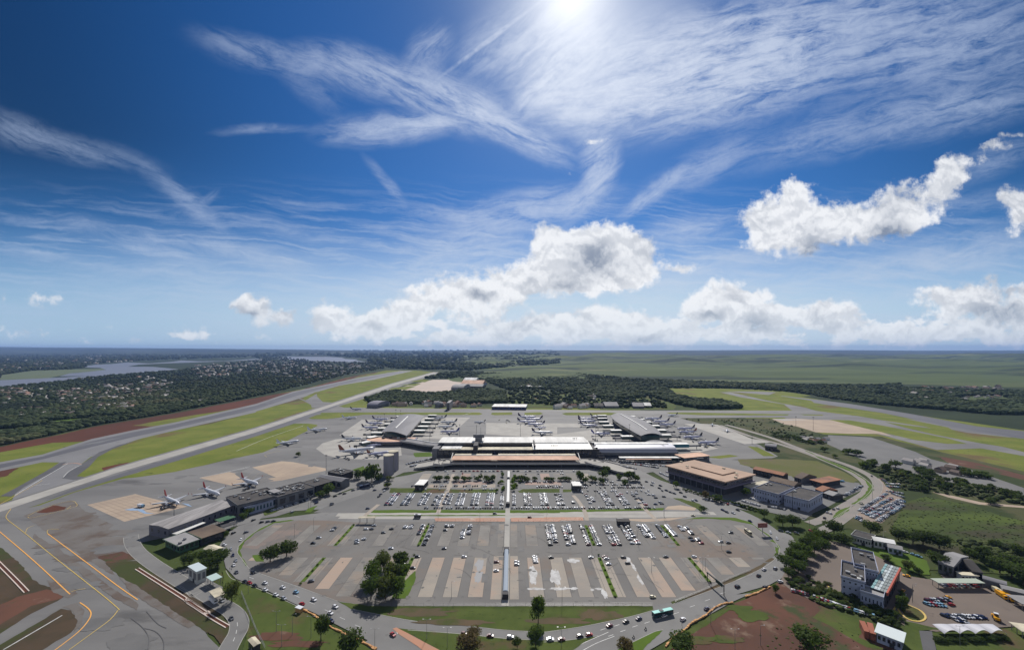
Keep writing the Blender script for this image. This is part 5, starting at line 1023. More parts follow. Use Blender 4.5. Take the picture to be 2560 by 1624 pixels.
# ================================================================== vegetation
def leafmat(name, a, b):
    m = mat(name, a, .9, spec=.15, c2=b, sc1=.55, det=3)
    nt = m.node_tree; pb = nt.nodes['Principled BSDF']; tr = nt.nodes.new('ShaderNodeBsdfTranslucent'); mx = nt.nodes.new('ShaderNodeMixShader'); mx.inputs[0].default_value = .35
    tr.inputs[0].default_value = (b[0] * 1.5, b[1] * 1.7, b[2] * .8, 1); nt.links.new(pb.outputs[0], mx.inputs[1]); nt.links.new(tr.outputs[0], mx.inputs[2]); nt.links.new(mx.outputs[0], nt.nodes['Material Output'].inputs[0])
    return m
f_dark = leafmat('foliage_dark', (.028, .046, .012), (.062, .085, .024)); f_mid = leafmat('foliage_mid', (.035, .062, .013), (.075, .105, .024))
f_olive = leafmat('foliage_olive', (.050, .066, .018), (.085, .098, .030)); f_brown = leafmat('foliage_brown', (.085, .062, .030), (.12, .09, .045))
f_light = leafmat('foliage_light', (.07, .12, .015), (.12, .17, .03)); m_bark = mat('bark', (.09, .065, .045), .9, c2=(.06, .045, .03), sc1=1.)
def crown_mesh(seed, w, h, z0, leaves, size, lobes=6, mid=f_dark):
    r = random.Random(seed); nr = np.random.default_rng(seed)
    L_ = [(r.uniform(-.5, .5) * w * .55, r.uniform(-.5, .5) * w * .55, z0 + h * r.uniform(.3, .74), r.uniform(.24, .36) * w) for _ in range(lobes)] + [(0, 0, z0 + h * .5, w * .38)]
    n = leaves; idx = nr.integers(0, len(L_), n); LL = np.array(L_)[idx]
    d = nr.normal(size=(n, 3)); d /= np.linalg.norm(d, axis=1)[:, None]
    rad = LL[:, 3] * (.62 + .42 * nr.random(n)); P = LL[:, :3] + d * rad[:, None] * np.array([1, 1, .8])
    nrm = d + nr.normal(size=(n, 3)) * .45; nrm /= np.linalg.norm(nrm, axis=1)[:, None]
    t = np.cross(nrm, nr.normal(size=(n, 3))); t /= np.linalg.norm(t, axis=1)[:, None]; b = np.cross(nrm, t)
    s = size * (.6 + .8 * nr.random(n))[:, None]
    V_ = np.stack([P - t * s, P + b * s * .7, P + t * s, P - b * s * .7], 1).reshape(-1, 3); V_[:, 2] = np.maximum(V_[:, 2], z0 * .6 + .1)
    f = [(4*i, 4*i+1, 4*i+2, 4*i+3) for i in range(n)]
    me = bpy.data.meshes.new('crown'); me.from_pydata(V_.tolist(), [], f); me.materials.append(mid); me.update(); return me
def trunk_mesh(seed, h, r0):
    r = random.Random(seed); b = MB(); b.tube((0, 0, -.1), (0, 0, h), r0, r0 * .6, 7)
    for i in range(4):
        a = r.uniform(0, 6.28); z = h * r.uniform(.6, .95); b.tube((0, 0, z), (math.cos(a) * h * .45, math.sin(a) * h * .45, z + h * .5), r0 * .45, r0 * .15, 5)
    me = bpy.data.meshes.new('trunk'); me.from_pydata(b.v, [], b.f); me.materials.append(m_bark); me.update(); return me
PROTO = {}
for k, mm in (('dark', f_dark), ('mid', f_mid), ('olive', f_olive), ('brown', f_brown), ('light', f_light)):
    for v_ in range(3 if k in ('dark', 'mid') else 2):
        PROTO[k, v_, 'n'] = (crown_mesh(v_ * 7 + len(k), 1, 1, .12, 1500, .046, 8, mm), trunk_mesh(v_, .34, .035))
        PROTO[k, v_, 'f'] = (crown_mesh(v_ * 9 + len(k), 1, 1, .05, 260, .10, 6, mm), trunk_mesh(v_ + 5, .3, .04))
trng = random.Random(11)
def tree(x, y, w, h, kind, label, group=None, name='tree', cat='tree', lod=None):
    v_ = trng.randrange(3 if kind in ('dark', 'mid') else 2); lod = lod or ('n' if y < 420 else 'f'); c, t = PROTO[kind, v_, lod]
    root = empty(name, label, cat, (x, y, 0), trng.uniform(0, 6.28), group)
    w *= .9; h *= .9; root.scale = (w, w, h)
    for nm, me in (('crown', c), ('trunk', t)):
        if nm == 'trunk' and h < 4: continue
        o = bpy.data.objects.new(nm, me); sc.collection.objects.link(o); o.parent = root
    return root
def T(fr, u, v, w, h, kind, label, **k): x, y = G(fr, u, v); return tree(x, y, w, h, kind, label, **k)
# singled-out trees
for a in (('R2', 870, 835, 17, 13, 'dark', 'left dark spreading tree of the pair at the left end of the near lot'), ('R2', 1000, 790, 17, 14, 'dark', 'right dark spreading tree of the pair at the left end of the near lot'),
          ('R2', 235, 850, 14, 9, 'dark', 'low dark tree left of the clump above the white cube building'), ('R2', 345, 840, 15, 11, 'dark', 'middle dark tree of the clump above the white cube building'), ('R2', 455, 870, 18, 13, 'dark', 'biggest dark tree of the clump beside the loop road'), ('R2', 390, 900, 14, 11, 'dark', 'front tree of the clump right behind the white cube building'),
          ('R2', 565, 1150, 11, 14, 'olive', 'thin olive tree on the grass right of the checkpoint canopy'), ('R2', 1270, 1450, 11, 15, 'dark', 'dark tree on the lawn below the orange trench line'), ('R2', 1510, 1600, 16, 15, 'dark', 'dark tree cut by the bottom edge left of centre'),
          ('R2', 1260, 330, 13, 9, 'dark', 'dark tree at the corner of the cargo car park'), ('R2', 1330, 300, 15, 12, 'mid', 'green tree behind the cargo car park corner'), ('R2', 1090, 0, 9, 8, 'olive', 'small olive tree by the apron edge near the silos'),
          ('R2', 660, 490, 10, 6, 'mid', 'bushy tree between the forecourt road and cargo shed'), ('R2', 700, 465, 10, 8, 'mid', 'taller bushy tree behind the one by the cargo shed'), ('R2', 520, 640, 6, 6, 'mid', 'small palm-like tree beside the brown pavilion'),
          ('R3', 150, 1128, 14, 15, 'mid', 'front left tree of the big clump left of the walkway'), ('R3', 265, 1130, 15, 16, 'olive', 'front middle tree of the big clump left of the walkway'), ('R3', 350, 1110, 13, 14, 'mid', 'front right tree of the big clump left of the walkway'), ('R3', 175, 1000, 15, 16, 'mid', 'left tree in the middle of the big clump left of the walkway'), ('R3', 300, 1010, 16, 17, 'olive', 'tallest olive tree in the middle of the big clump left of the walkway'), ('R3', 395, 985, 12, 14, 'mid', 'right tree in the middle of the big clump left of the walkway'), ('R3', 250, 900, 15, 14, 'olive', 'back left tree of the big clump left of the walkway'), ('R3', 380, 880, 15, 13, 'dark', 'back right tree of the big clump left of the walkway'),
          ('R3', 1470, 1315, 11, 17, 'mid', 'tall lone tree on the lawn in front of the near lot'), ('R3', 960, 1450, 10, 7, 'brown', 'round brownish tree at the island edge by the queueing cars'), ('R3', 910, 1540, 14, 9, 'brown', 'wide brownish bush tree at the bottom edge'), ('R3', 1447, 1490, 9, 10, 'mid', 'round green tree on the island under the lone tree'), ('R3', 1305, 1510, 6, 6, 'dark', 'small dark tree on the island, left of the round green one'),
          ('R4', 805, 1560, 10, 8, 'brown', 'reddish bush tree at the tip of the lower road island'), ('R4', 1375, 1560, 17, 10, 'mid', 'wide bushy tree at the bottom edge of the red earth field'), ('R5', 745, 1540, 20, 12, 'mid', 'wide green tree at the bottom edge right of the red earth field'),
          ('R5', 280, 215, 11, 9, 'dark', 'dark tree on the corner below the pale warehouses'), ('R5', 465, 290, 14, 10, 'dark', 'left tree of the large pair by the side junction'), ('R5', 560, 290, 16, 11, 'dark', 'right tree of the large pair by the side junction'), ('R5', 975, 370, 16, 13, 'dark', 'dark tree beside the dirt car lot entrance'), ('R5', 1050, 460, 17, 8, 'dark', 'round domed dark tree left of the long low house'),
          ('R5', 1340, 370, 17, 12, 'dark', 'dark tree behind the long low house by the dirt car lot'), ('R5', 1620, 440, 15, 11, 'dark', 'dark tree right of the white gabled house'), ('R5', 1760, 480, 18, 12, 'dark', 'left dark tree of the row behind the lawn'), ('R5', 1860, 480, 18, 13, 'dark', 'right dark tree of the row behind the lawn'), ('R5', 2020, 520, 19, 14, 'dark', 'big dark tree above the red-edged gabled shed'), ('R5', 2020, 720, 17, 13, 'dark', 'dark tree left of the red-edged gabled shed'),
          ('R5', 1710, 730, 9, 7, 'olive', 'small olive tree at the lawn edge by the glass-roofed hall'), ('R5', 1815, 770, 7, 5, 'dark', 'small dark bush tree at the lawn corner'), ('R5', 1500, 640, 9, 5, 'dark', 'dark bush behind the rear office block'),
          ('R5', 1655, 1120, 7, 9, 'mid', 'slender palm beside the oval lawn'), ('R5', 395, 960, 5, 6, 'mid', 'lone bright bush on the red earth field edge'), ('R6', 1240, 480, 12, 11, 'dark', 'dark tree between the two gabled sheds'), ('R6', 1420, 480, 14, 12, 'dark', 'dark tree right of the dark gabled shed'),
          ('R6', 1545, 340, 10, 8, 'dark', 'dark tree on the green field edge above the sheds'), ('R6', 1810, 420, 14, 10, 'dark', 'dark tree at the far right above the sheds'), ('R6', 1600, 620, 16, 12, 'dark', 'left tree of the thicket at the right edge above the grey sheds'), ('R6', 1740, 680, 18, 13, 'mid', 'middle tree of the thicket at the right edge above the grey sheds'), ('R6', 1880, 760, 18, 13, 'dark', 'right tree of the thicket at the right edge'),
          ('R6', 2000, 620, 18, 12, 'dark', 'rear tree of the thicket at the right edge'), ('R6', 1700, 560, 15, 11, 'dark', 'upper tree of the thicket at the right edge'),
          ('R4', 1590, 150, 9, 6, 'dark', 'dark bush on the verge where the loop road forks'), ('Q4', 365, 880, 8, 9, 'mid', 'round green tree in front of the tan-roofed hall'), ('Q4', 655, 985, 9, 9, 'brown', 'brownish tree in front of the tan-roofed hall corner'), ('Q4', 785, 1020, 11, 9, 'dark', 'dark tree on the verge right of the brownish one'), ('Q4', 1070, 960, 12, 11, 'mid', 'green tree at the corner of the tan-roofed hall and warehouse'),
          ('Q4', 1850, 515, 12, 9, 'dark', 'dark tree left above the curving dual road'), ('Q4', 1960, 575, 9, 6, 'mid', 'low green tree beside the curving dual road'), ('Q4', 2090, 540, 18, 10, 'dark', 'left part of the large dark tree pair on the grey ground'), ('Q4', 2170, 555, 18, 10, 'dark', 'right part of the large dark tree pair on the grey ground'), ('Q4', 2270, 660, 13, 8, 'dark', 'dark tree outside the curve of the dual road'),
          ('Q5', 630, 1000, 14, 11, 'dark', 'dark round tree left of two above the dirt car lot'), ('Q5', 725, 975, 17, 11, 'dark', 'dark round tree right of two above the dirt car lot'),
          ('Q2', 1590, 880, 22, 26, 'dark', 'tall dark tree in front of the silos'), ('Q2', 1530, 860, 16, 18, 'dark', 'dark tree left of the tall one by the silos'), ('Q2', 1660, 870, 14, 12, 'dark', 'low dark tree right of the tall one by the silos'), ('Q2', 1780, 865, 11, 7, 'olive', 'low olive bush left of the white kiosk'), ('Q2', 1440, 840, 16, 12, 'dark', 'left dark tree between depot and silos'), ('Q2', 1760, 935, 12, 7, 'olive', 'roadside bush below the silos'),
          ('Q3', 1690, 640, 14, 9, 'dark', 'dark tree under the right end of the raised road'), ('Q3', 1650, 690, 14, 12, 'dark', 'dark round tree at the right end of the forecourt lot'), ('Q3', 1880, 700, 17, 12, 'dark', 'biggest dark tree right of the forecourt lot'), ('Q3', 1940, 710, 14, 9, 'dark', 'dark tree beside the biggest one right of the forecourt'), ('Q3', 1800, 700, 9, 7, 'mid', 'green bush among white vans right of the forecourt'), ('Q3', 1850, 745, 10, 6, 'mid', 'green bush lower right of the forecourt'),
          ('Q3', 1450, 708, 13, 13, 'dark', 'round dark tree above the white kiosk right of the walkway'), ('Q3', 1500, 740, 9, 10, 'dark', 'narrow dark tree beside the round one'), ('Q3', 1560, 715, 14, 8, 'dark', 'dark hedge-like tree right of the narrow one'), ('Q3', 1640, 735, 10, 8, 'dark', 'dark tree at the lower right of the forecourt lot')):
    T(*a)
# garden along the office compound
hedge = [('R5', 480, 700, 12, 10), ('R5', 540, 640, 13, 11), ('R5', 600, 590, 13, 12), ('R5', 640, 680, 14, 12), ('R5', 700, 540, 13, 12), ('R5', 700, 620, 13, 11), ('R5', 760, 480, 12, 10), ('R5', 780, 570, 13, 11), ('R5', 840, 450, 13, 11), ('R5', 860, 530, 12, 10), ('R5', 910, 460, 12, 10), ('R5', 570, 740, 13, 10), ('R5', 620, 760, 12, 9), ('R5', 520, 800, 9, 7)]
for i, (fr, u, v, w, h_) in enumerate(hedge):
    T(fr, u, v, w, h_, ('mid', 'dark', 'mid')[i % 3], 'leafy tree in the dense belt between the loop road and the office block', group='tree belt by the office block')
gd = random.Random(3)
for i in range(46):
    s = i / 45; u = 520 + (1640 - 520) * s + gd.uniform(-30, 30); v = 850 + (1290 - 850) * s ** 1.05 + gd.uniform(-55, 40)
    if i % 4 == 3: v -= 60
    T('R5', u, v, gd.uniform(3.5, 7), gd.uniform(2, 4.5), gd.choice(('dark', 'mid', 'olive', 'dark')), 'dark shrub in the planted bed below the office block', group='shrubs below the office block', name='shrub', cat='shrub')
for i in range(30):
    u = 880 + 27 * i + gd.uniform(-12, 12); v = 1410 + 8 * math.sin(i * .8) + gd.uniform(-16, 26) + (i > 22) * -20
    T('R6', u, v, gd.uniform(3, 6), gd.uniform(1.5, 3), gd.choice(('dark', 'mid', 'dark')), 'dark shrub behind the white shade sails', group='shrubs behind the shade sails', name='shrub', cat='shrub')
for i in range(9): # oval garden and yard corner
    T('R6', 380 + gd.uniform(0, 90), 880 + i * 24, 3.5, 3.5, 'light' if i % 2 else 'mid', 'clipped bright bush in the garden bed beside the yard', group='clipped bushes by the yard', name='shrub', cat='shrub')
# rows of small trees in the greens and the forecourt
for x, t_ in COLS_UP:
    if t_ != 2: continue
    for k in range(15):
        y = 279 + k * 8.3 + gd.uniform(-1.5, 1.5)
        if 336 < y < 349 or not inside((x, y), lot) or y > 396: continue
        tree(x + gd.uniform(-.3, .3), y, 2.2, gd.uniform(.8, 1.8), gd.choice(('light', 'light', 'mid')), 'knee-high bush in a planting strip of the near lot', 'bushes in the planting strips', 'bush', 'bush', 'n')
for i, (u, v) in enumerate([(385, 385), (480, 385), (550, 380), (640, 385), (680, 370), (150, 385), (190, 385), (275, 380), (780, 400), (830, 385), (1160, 375), (1210, 385), (1240, 392), (1340, 385), (1480, 385), (1540, 390), (1640, 385), (1700, 380), (1750, 388), (750, 385)]):
    T('T5', u, v + 6, gd.uniform(8, 12), gd.uniform(5, 9), 'dark', 'dark shade tree over the parked cars of the forecourt lot', group='forecourt shade trees')
for i in range(22):
    s = gd.choice((-1, 1)); tree(WX + s * gd.uniform(4.5, 15 if i % 3 == 0 else 8), 484 + i * 2.9, gd.uniform(4, 6), gd.uniform(4, 7), 'light' if i % 3 else 'mid', 'bright green tree lining the white covered walkway', 'trees along the white walkway', lod='f')
for i in range(40):
    s = i / 39; T('Q4', 440 + 780 * s, 905 + 215 * s + gd.uniform(-6, 6), gd.uniform(3, 4.5), gd.uniform(2.5, 4), gd.choice(('mid', 'dark')), 'small round tree in the roadside row in front of the tan-roofed hall', group='roadside row of small trees')
for i in range(26):
    u, v = gd.choice([(480 + gd.uniform(0, 300), 510 + gd.uniform(-10, 70)), (560 + gd.uniform(0, 500), 1000 + gd.uniform(0, 60))])
# scrub trees on the right-hand rough ground
SCR = [(430, 960, 560, 940, 8), (760, 1040, 1020, 1130, 16), (900, 1000, 1080, 1060, 10), (1250, 1010, 1590, 1080, 14), (1000, 1080, 1300, 1130, 10), (1280, 1120, 1560, 1190, 14), (1560, 1180, 1892, 1260, 18), (1570, 1290, 1700, 1290, 3), (1100, 1140, 1250, 1180, 5), (870, 1130, 1000, 1190, 8)]
for u0, v0, u1, v1, n in SCR:
    for i in range(n):
        s = gd.random(); T('Q5', u0 + (u1 - u0) * s + gd.uniform(-20, 20), v0 + (v1 - v0) * s + gd.uniform(-22, 22), gd.uniform(7, 13), gd.uniform(5, 9), gd.choice(('dark', 'dark', 'mid', 'olive')), 'dark scrub tree on the rough ground beyond the dirt car lot', group='scrub trees on the rough ground')
for i in range(26):
    s = gd.random(); T('Q4', 1330 + 540 * s, 345 + 90 * s + gd.uniform(-18, 30), gd.uniform(7, 13), gd.uniform(4, 7), 'dark', 'dark tree around the small settlement beyond the right apron', group='trees round the small settlement')

# ------------------------------------------------------------------ distant woods: one mesh per wood
def ico():
    p = (1 + 5 ** .5) / 2; v = np.array([(-1, p, 0), (1, p, 0), (-1, -p, 0), (1, -p, 0), (0, -1, p), (0, 1, p), (0, -1, -p), (0, 1, -p), (p, 0, -1), (p, 0, 1), (-p, 0, -1), (-p, 0, 1)], float); v /= np.linalg.norm(v[0])
    f = np.array([(0, 11, 5), (0, 5, 1), (0, 1, 7), (0, 7, 10), (0, 10, 11), (1, 5, 9), (5, 11, 4), (11, 10, 2), (10, 7, 6), (7, 1, 8), (3, 9, 4), (3, 4, 2), (3, 2, 6), (3, 6, 8), (3, 8, 9), (4, 9, 5), (2, 4, 11), (6, 2, 10), (8, 6, 7), (9, 8, 1)])
    return v, f
IV, IF = ico()
f_far = mat('wood_foliage', (.014, .026, .008), .95, spec=.1, c2=(.040, .058, .018), sc1=.035, det=5, c3=(.055, .068, .026), sc3=.007, th=(.54, .66))
f_far2 = mat('garden_suburb_foliage', (.016, .028, .009), .95, spec=.1, c2=(.048, .064, .024), sc1=.03, det=5, c3=(.080, .080, .036), sc3=.005, th=(.53, .66), c4=(.012, .020, .008), sc4=.003, th4=(.52, .62))
def wood(name, poly, n, size, m, seed, hs=.75, label=None, avoid=(), bias=1.):
    """n tufts scattered over a polygon of photo-read ground; nearer ones small and dense, far ones broad"""
    r = random.Random(seed); nr = np.random.default_rng(seed)
    us = [p[0] for p in poly]; vs = [p[1] for p in poly]; pts = []
    k = 0
    while len(pts) < n and k < n * 40:
        k += 1; u = r.uniform(min(us), max(us)); v = min(vs) + (max(vs) - min(vs)) * r.random() ** bias
        if not inside((u, v), poly) or any(inside((u, v), a) for a in avoid): continue
        x, y = G('P', u, v); pts.append((x, y, size * r.uniform(.55, 1.35) * max(1, (y / 2200) ** .75)))
    A = np.array(pts); N_ = len(A); jit = .72 + .56 * nr.random((N_, 12)); ang = nr.random(N_) * 6.28
    c, s = np.cos(ang), np.sin(ang); V_ = IV[None] * jit[..., None]
    X = V_[..., 0] * c[:, None] - V_[..., 1] * s[:, None]; Y = V_[..., 0] * s[:, None] + V_[..., 1] * c[:, None]
    rr = A[:, 2:3]; X = A[:, 0:1] + X * rr * .6; Y = A[:, 1:2] + Y * rr * .6; Z = (V_[..., 2] * .55 + .42) * rr * hs
    VV = np.stack([X, Y, Z], -1).reshape(-1, 3); FF = (IF[None] + (np.arange(N_) * 12)[:, None, None]).reshape(-1, 3)
    me = bpy.data.meshes.new(name); me.vertices.add(len(VV)); me.vertices.foreach_set('co', VV.ravel()); me.loops.add(FF.size); me.loops.foreach_set('vertex_index', FF.ravel())
    me.polygons.add(len(FF)); me.polygons.foreach_set('loop_start', np.arange(0, FF.size, 3)); me.polygons.foreach_set('loop_total', np.full(len(FF), 3)); me.materials.append(m); me.update(calc_edges=True)
    o = bpy.data.objects.new(name, me); sc.collection.objects.link(o); o['kind'] = 'stuff'; o['label'] = label; o['category'] = 'wood'; return o
def PX(fr, *pts): s, ox, oy = FR[fr]; return [(u / s + ox, v / s + oy) for u, v in pts]
river = PX('Q1', (-300, 345), (0, 335), (450, 312), (560, 296), (650, 270), (800, 255), (800, 190), (1200, 165), (1700, 148), (2408, 132), (2480, 145), (1900, 172), (1500, 186), (1400, 205), (1690, 230), (1690, 245), (1400, 266), (900, 306), (530, 352), (300, 380), (0, 408), (-300, 435))
sub = PX('Q1', (-300, 960), (0, 950), (460, 855), (860, 765), (1640, 636), (2408, 490), ) + PX('Q6', (560, 195), (820, 150), (1000, 158), (800, 110), (690, 115), (400, 110), (0, 60)) + PX('Q1', (2408, 150), (1700, 240), (1400, 265), (900, 305), (530, 352), (0, 405), (-300, 430))
clear1 = PX('Q1', (400, 725), (900, 685), (1300, 650), (1300, 670), (900, 705), (560, 765), (430, 750)); clear2 = PX('Q1', (-100, 800), (300, 780), (440, 765), (440, 790), (0, 850), (-100, 860))
sheet('green_field', GL('Q1', (400, 725), (900, 685), (1300, 650), (1300, 670), (900, 705), (560, 765), (430, 750)), .02, m_lawn2); sheet('green_field', GL('Q1', (-100, 800), (300, 780), (440, 765), (440, 790), (0, 850), (-100, 860)), .02, m_field)
rd = [PX('Q1', (270, 530), (285, 460), (340, 450), (310, 530)), PX('Q1', (405, 540), (420, 440), (450, 440), (465, 530))]
for q in rd: sheet('suburb_road', [G('P', *p) for p in q], .02, m_conc)
strip('suburb_road', [GL('Q1', (180, 610), (300, 590), (400, 545))], 12, .03, m_conc)
wood('suburb_trees', sub, 15000, 11, f_far2, 1, label='dark tree cover of the suburb between the lake and the runway', avoid=[river, clear1, clear2] + rd, bias=.8)
wood('lakeside_trees', PX('Q1', (-300, 330), (0, 320), (300, 290), (560, 250), (700, 232), (800, 220), (800, 190), (1200, 160), (1700, 140), (2408, 120), (2408, 95), (0, 95), (-300, 100)), 3600, 15, f_far2, 2, label='dark trees on the far side of the lake', avoid=[river, PX('Q1', (0, 290), (300, 250), (700, 235), (700, 268), (450, 320), (0, 335))])
wood('dense_wood', PX('Q6', (692, 345), (760, 320), (830, 296), (930, 300), (1130, 312), (1230, 300), (1290, 288), (1440, 285), (1560, 300), (1570, 368), (1420, 372), (720, 375)), 3200, 12, f_far, 3, label='dense dark wood behind the sheds beyond the taxiway')
wood('dense_wood', PX('Q6', (1060, 215), (1180, 180), (1300, 172), (1560, 190), (1900, 180), (2100, 198), (2408, 222)) + PX('Q7', (0, 195), (380, 205), (900, 228), (1100, 236), (1100, 250), (760, 250), (370, 250), (440, 300), (780, 350), (790, 366), (560, 366), (430, 340), (290, 296), (0, 330)) + PX('Q6', (2300, 350), (2080, 330), (1900, 290), (1700, 280), (1570, 285), (1440, 235), (1300, 240), (1310, 215)), 6500, 14, f_far, 4, label='broad dark wood between the far tan apron and the right runway')
wood('scattered_trees', PX('Q6', (1590, 370), (1590, 280), (1900, 290), (2408, 350)) + PX('Q7', (0, 330), (280, 300), (400, 362), (0, 362)), 460, 12, f_far, 5, label='scattered trees among grass behind the far sheds')
wood('tree_belt', PX('Q7', (360, 212), (900, 228), (1100, 232), (1500, 236), (1700, 228), (1720, 250), (2408, 270), (2700, 280), (2700, 410), (2408, 400), (2250, 400), (1900, 370), (1600, 345), (1380, 320), (1100, 272), (760, 250), (370, 240)), 6500, 13, f_far, 6, label='dark tree belt and bush beyond the right runway', avoid=[PX('Q7', (2060, 295), (2300, 292), (2330, 320), (2100, 330), (2000, 312)), PX('Q7', (1560, 280), (1680, 282), (1650, 296), (1540, 292))])
sheet('green_field', GL('Q7', (2060, 295), (2300, 292), (2330, 320), (2100, 330), (2000, 312)), .0, m_field); sheet('green_field', GL('Q7', (1540, 280), (1690, 282), (1660, 298), (1530, 294)), .0, m_lawn2)
sheet('green_field', GL('Q6', (1570, 300), (1900, 300), (2300, 345), (2408, 380), (2408, 398), (1600, 396)), .0, m_lawn); sheet('green_field', GL('Q7', (0, 335), (250, 300), (290, 292), (440, 345), (420, 372), (0, 372)), .0, m_lawn)
wood('runway_side_bush', PX('Q1', (-300, 960), (0, 950), (460, 858), (860, 768), (1640, 640), (1640, 600), (1000, 700), (500, 780), (-300, 900)), 2200, 7, f_far2, 8, label='low bush along the far edge of the left runway')
0 and wood('plain_trees', PX('Q7', (-200, 40), (2600, 40), (2600, 120), (-200, 150)), 1500, 22, f_far, 9, label='sparse dark trees on the far plain')
wood('town_trees', PX('Q6', (0, 45), (1900, 45), (1900, 130), (1300, 165), (900, 155), (700, 115), (600, 90), (150, 75), (0, 90)), 2600, 22, f_far, 10, label='dark trees on the far hills', avoid=[PX('Q6', (130, 95), (180, 75), (400, 70), (700, 90), (710, 118), (250, 102))])
wood('radio_mast_clearing_trees', PX('Q4', (440, 60), (760, 0), (960, 40), (1010, 85), (640, 85)), 500, 12, f_far, 12, label='dark tree spur left of the right runway grass')

# ================================================================== houses of the suburbs
hm = [(pm('house_wall_pale', (196, 190, 184), .8), pm('house_roof_clay', (140, 108, 92), .8)), (pm('house_wall_white', (222, 220, 214), .8), pm('house_roof_pale', (176, 170, 166), .7)), (pm('house_wall_tan', (176, 158, 140), .8), pm('house_roof_brown', (116, 100, 92), .8))]
HP = []
for i, (w, r_) in enumerate(hm):
    root = empty('house', 'x', 'house', (0, -500, 0)); MB().box((0, 0, 1.7), (14, 9, 3.4)).build('wall', w, root)
    b = MB(); b.add([(-7.6, -5.1, 3.4), (7.6, -5.1, 3.4), (7.6, 5.1, 3.4), (-7.6, 5.1, 3.4), (-6, 0, 5.6), (6, 0, 5.6)], [(0, 1, 5, 4), (2, 3, 4, 5), (1, 2, 5), (3, 0, 4), (3, 2, 1, 0)]); b.build('roof', r_, root); HP.append(root)
hr = random.Random(21); used_h = set()
def houses(regions, n, label, group, scl=(1., 1.5), white=.3, big=1.):
    k = 0; c = 0
    while c < n and k < n * 40:
        k += 1; fr, poly = hr.choice(regions); us = [p[0] for p in poly]; vs = [p[1] for p in poly]
        u = hr.uniform(min(us), max(us)); v = hr.uniform(min(vs), max(vs))
        if not inside((u, v), poly): continue
        c += 1; x, y = G(fr, u, v); i = 1 if hr.random() < white else hr.choice((0, 2)); s = hr.uniform(*scl) * big * max(.6, (y / 1800) ** .55); rz = hr.choice((0, 1)) * 1.57 + .3 + hr.uniform(-.2, .2)
        if i not in used_h:
            used_h.add(i); o = HP[i]; o.location = (x, y, 0); o.rotation_euler = (0, 0, rz); o['label'] = label; o['group'] = group; o.scale = (s,) * 3 if False else (s, s, s * 1.5)
        else:
            o = HP[i].copy(); sc.collection.objects.link(o); o.location = (x, y, 0); o.rotation_euler = (0, 0, rz); o['label'] = label; o['group'] = group; o.scale = (s, s, s * 1.5)
            for ch in HPK[i]: q = ch.copy(); sc.collection.objects.link(q); q.parent = o
bpy.context.view_layer.update(); HPK = [kids(o) for o in HP]
houses([('Q1', [(480, 440), (850, 430), (860, 540), (760, 560), (520, 520)]), ('Q1', [(900, 400), (1600, 380), (1540, 480), (900, 520)]), ('Q1', [(560, 600), (700, 600), (680, 680), (560, 680)]), ('Q1', [(900, 570), (1250, 560), (1240, 640), (920, 620)]), ('Q1', [(140, 600), (520, 620), (500, 700), (200, 700)]), ('Q1', [(20, 430), (260, 430), (260, 500), (20, 540)])], 150, 'small pale house half hidden in the trees of the left suburb', 'houses of the left suburb', white=.35)
houses([('Q1', [(1800, 210), (2408, 170), (2408, 260), (1850, 300)]), ('Q1', [(1300, 310), (1700, 320), (1600, 400), (1300, 400)]), ('Q6', [(0, 100), (600, 130), (700, 160), (300, 220), (0, 180)]), ('Q1', [(1700, 530), (1920, 530), (1900, 560), (1740, 560)])], 30, 'white house speck in the trees towards the far lake', 'white houses towards the far lake', white=.75)
houses([('Q1', [(0, 160), (600, 170), (700, 220), (300, 240), (0, 250)]), ('Q1', [(680, 90), (1200, 90), (1200, 160), (700, 200)])], 6, 'pale building speck on the far side of the lake', 'specks beyond the lake', white=.8)
houses([('Q5', [(1150, 260), (1700, 240), (1700, 320), (1150, 310)]), ('Q5', [(940, 350), (1500, 360), (1550, 400), (1000, 390)]), ('Q5', [(780, 290), (1060, 240), (1060, 320), (780, 330)])], 34, 'small house in the settlement beyond the right runway', 'houses beyond the right runway', white=.4)
houses([('Q6', [(700, 80), (1300, 90), (1700, 110), (1700, 140), (1200, 130), (760, 110)])], 6, 'pale building speck on the far hills', 'specks on the far hills', (1.2, 2), white=.8)
houses([('T6', [(820, 135), (1180, 125), (1190, 165), (820, 160)]), ('T6', [(1200, 130), (1480, 130), (1480, 170), (1210, 165)]), ('T6', [(1560, 135), (1900, 125), (1890, 170), (1560, 170)]), ('T7', [(340, 345), (720, 335), (720, 365), (340, 372)])], 44, 'low shed in the crowded strip beyond the cross taxiway', 'sheds beyond the cross taxiway', (1., 1.9), white=.45)
houses([('Q4', [(1540, 370), (1870, 390), (1870, 440), (1620, 430)])], 9, 'house of the small settlement beyond the right apron', 'small settlement houses', (.9, 1.3), white=.5)
houses([('Q5', [(790, 920), (1090, 920), (1080, 990), (850, 970)]), ('Q5', [(1090, 1000), (1320, 960), (1260, 1050), (1100, 1060)])], 14, 'low pale shed on the grey ground right of the dual road', 'pale sheds on the grey ground', (.9, 1.6), white=.7)
houses([('T7', [(680, 240), (800, 240), (800, 280), (700, 290)]), ('Q6', [(1640, 255), (1780, 260), (1780, 275), (1660, 275)])], 9, 'small pale building in the wood beyond the sheds', 'small buildings in the wood', white=.5)

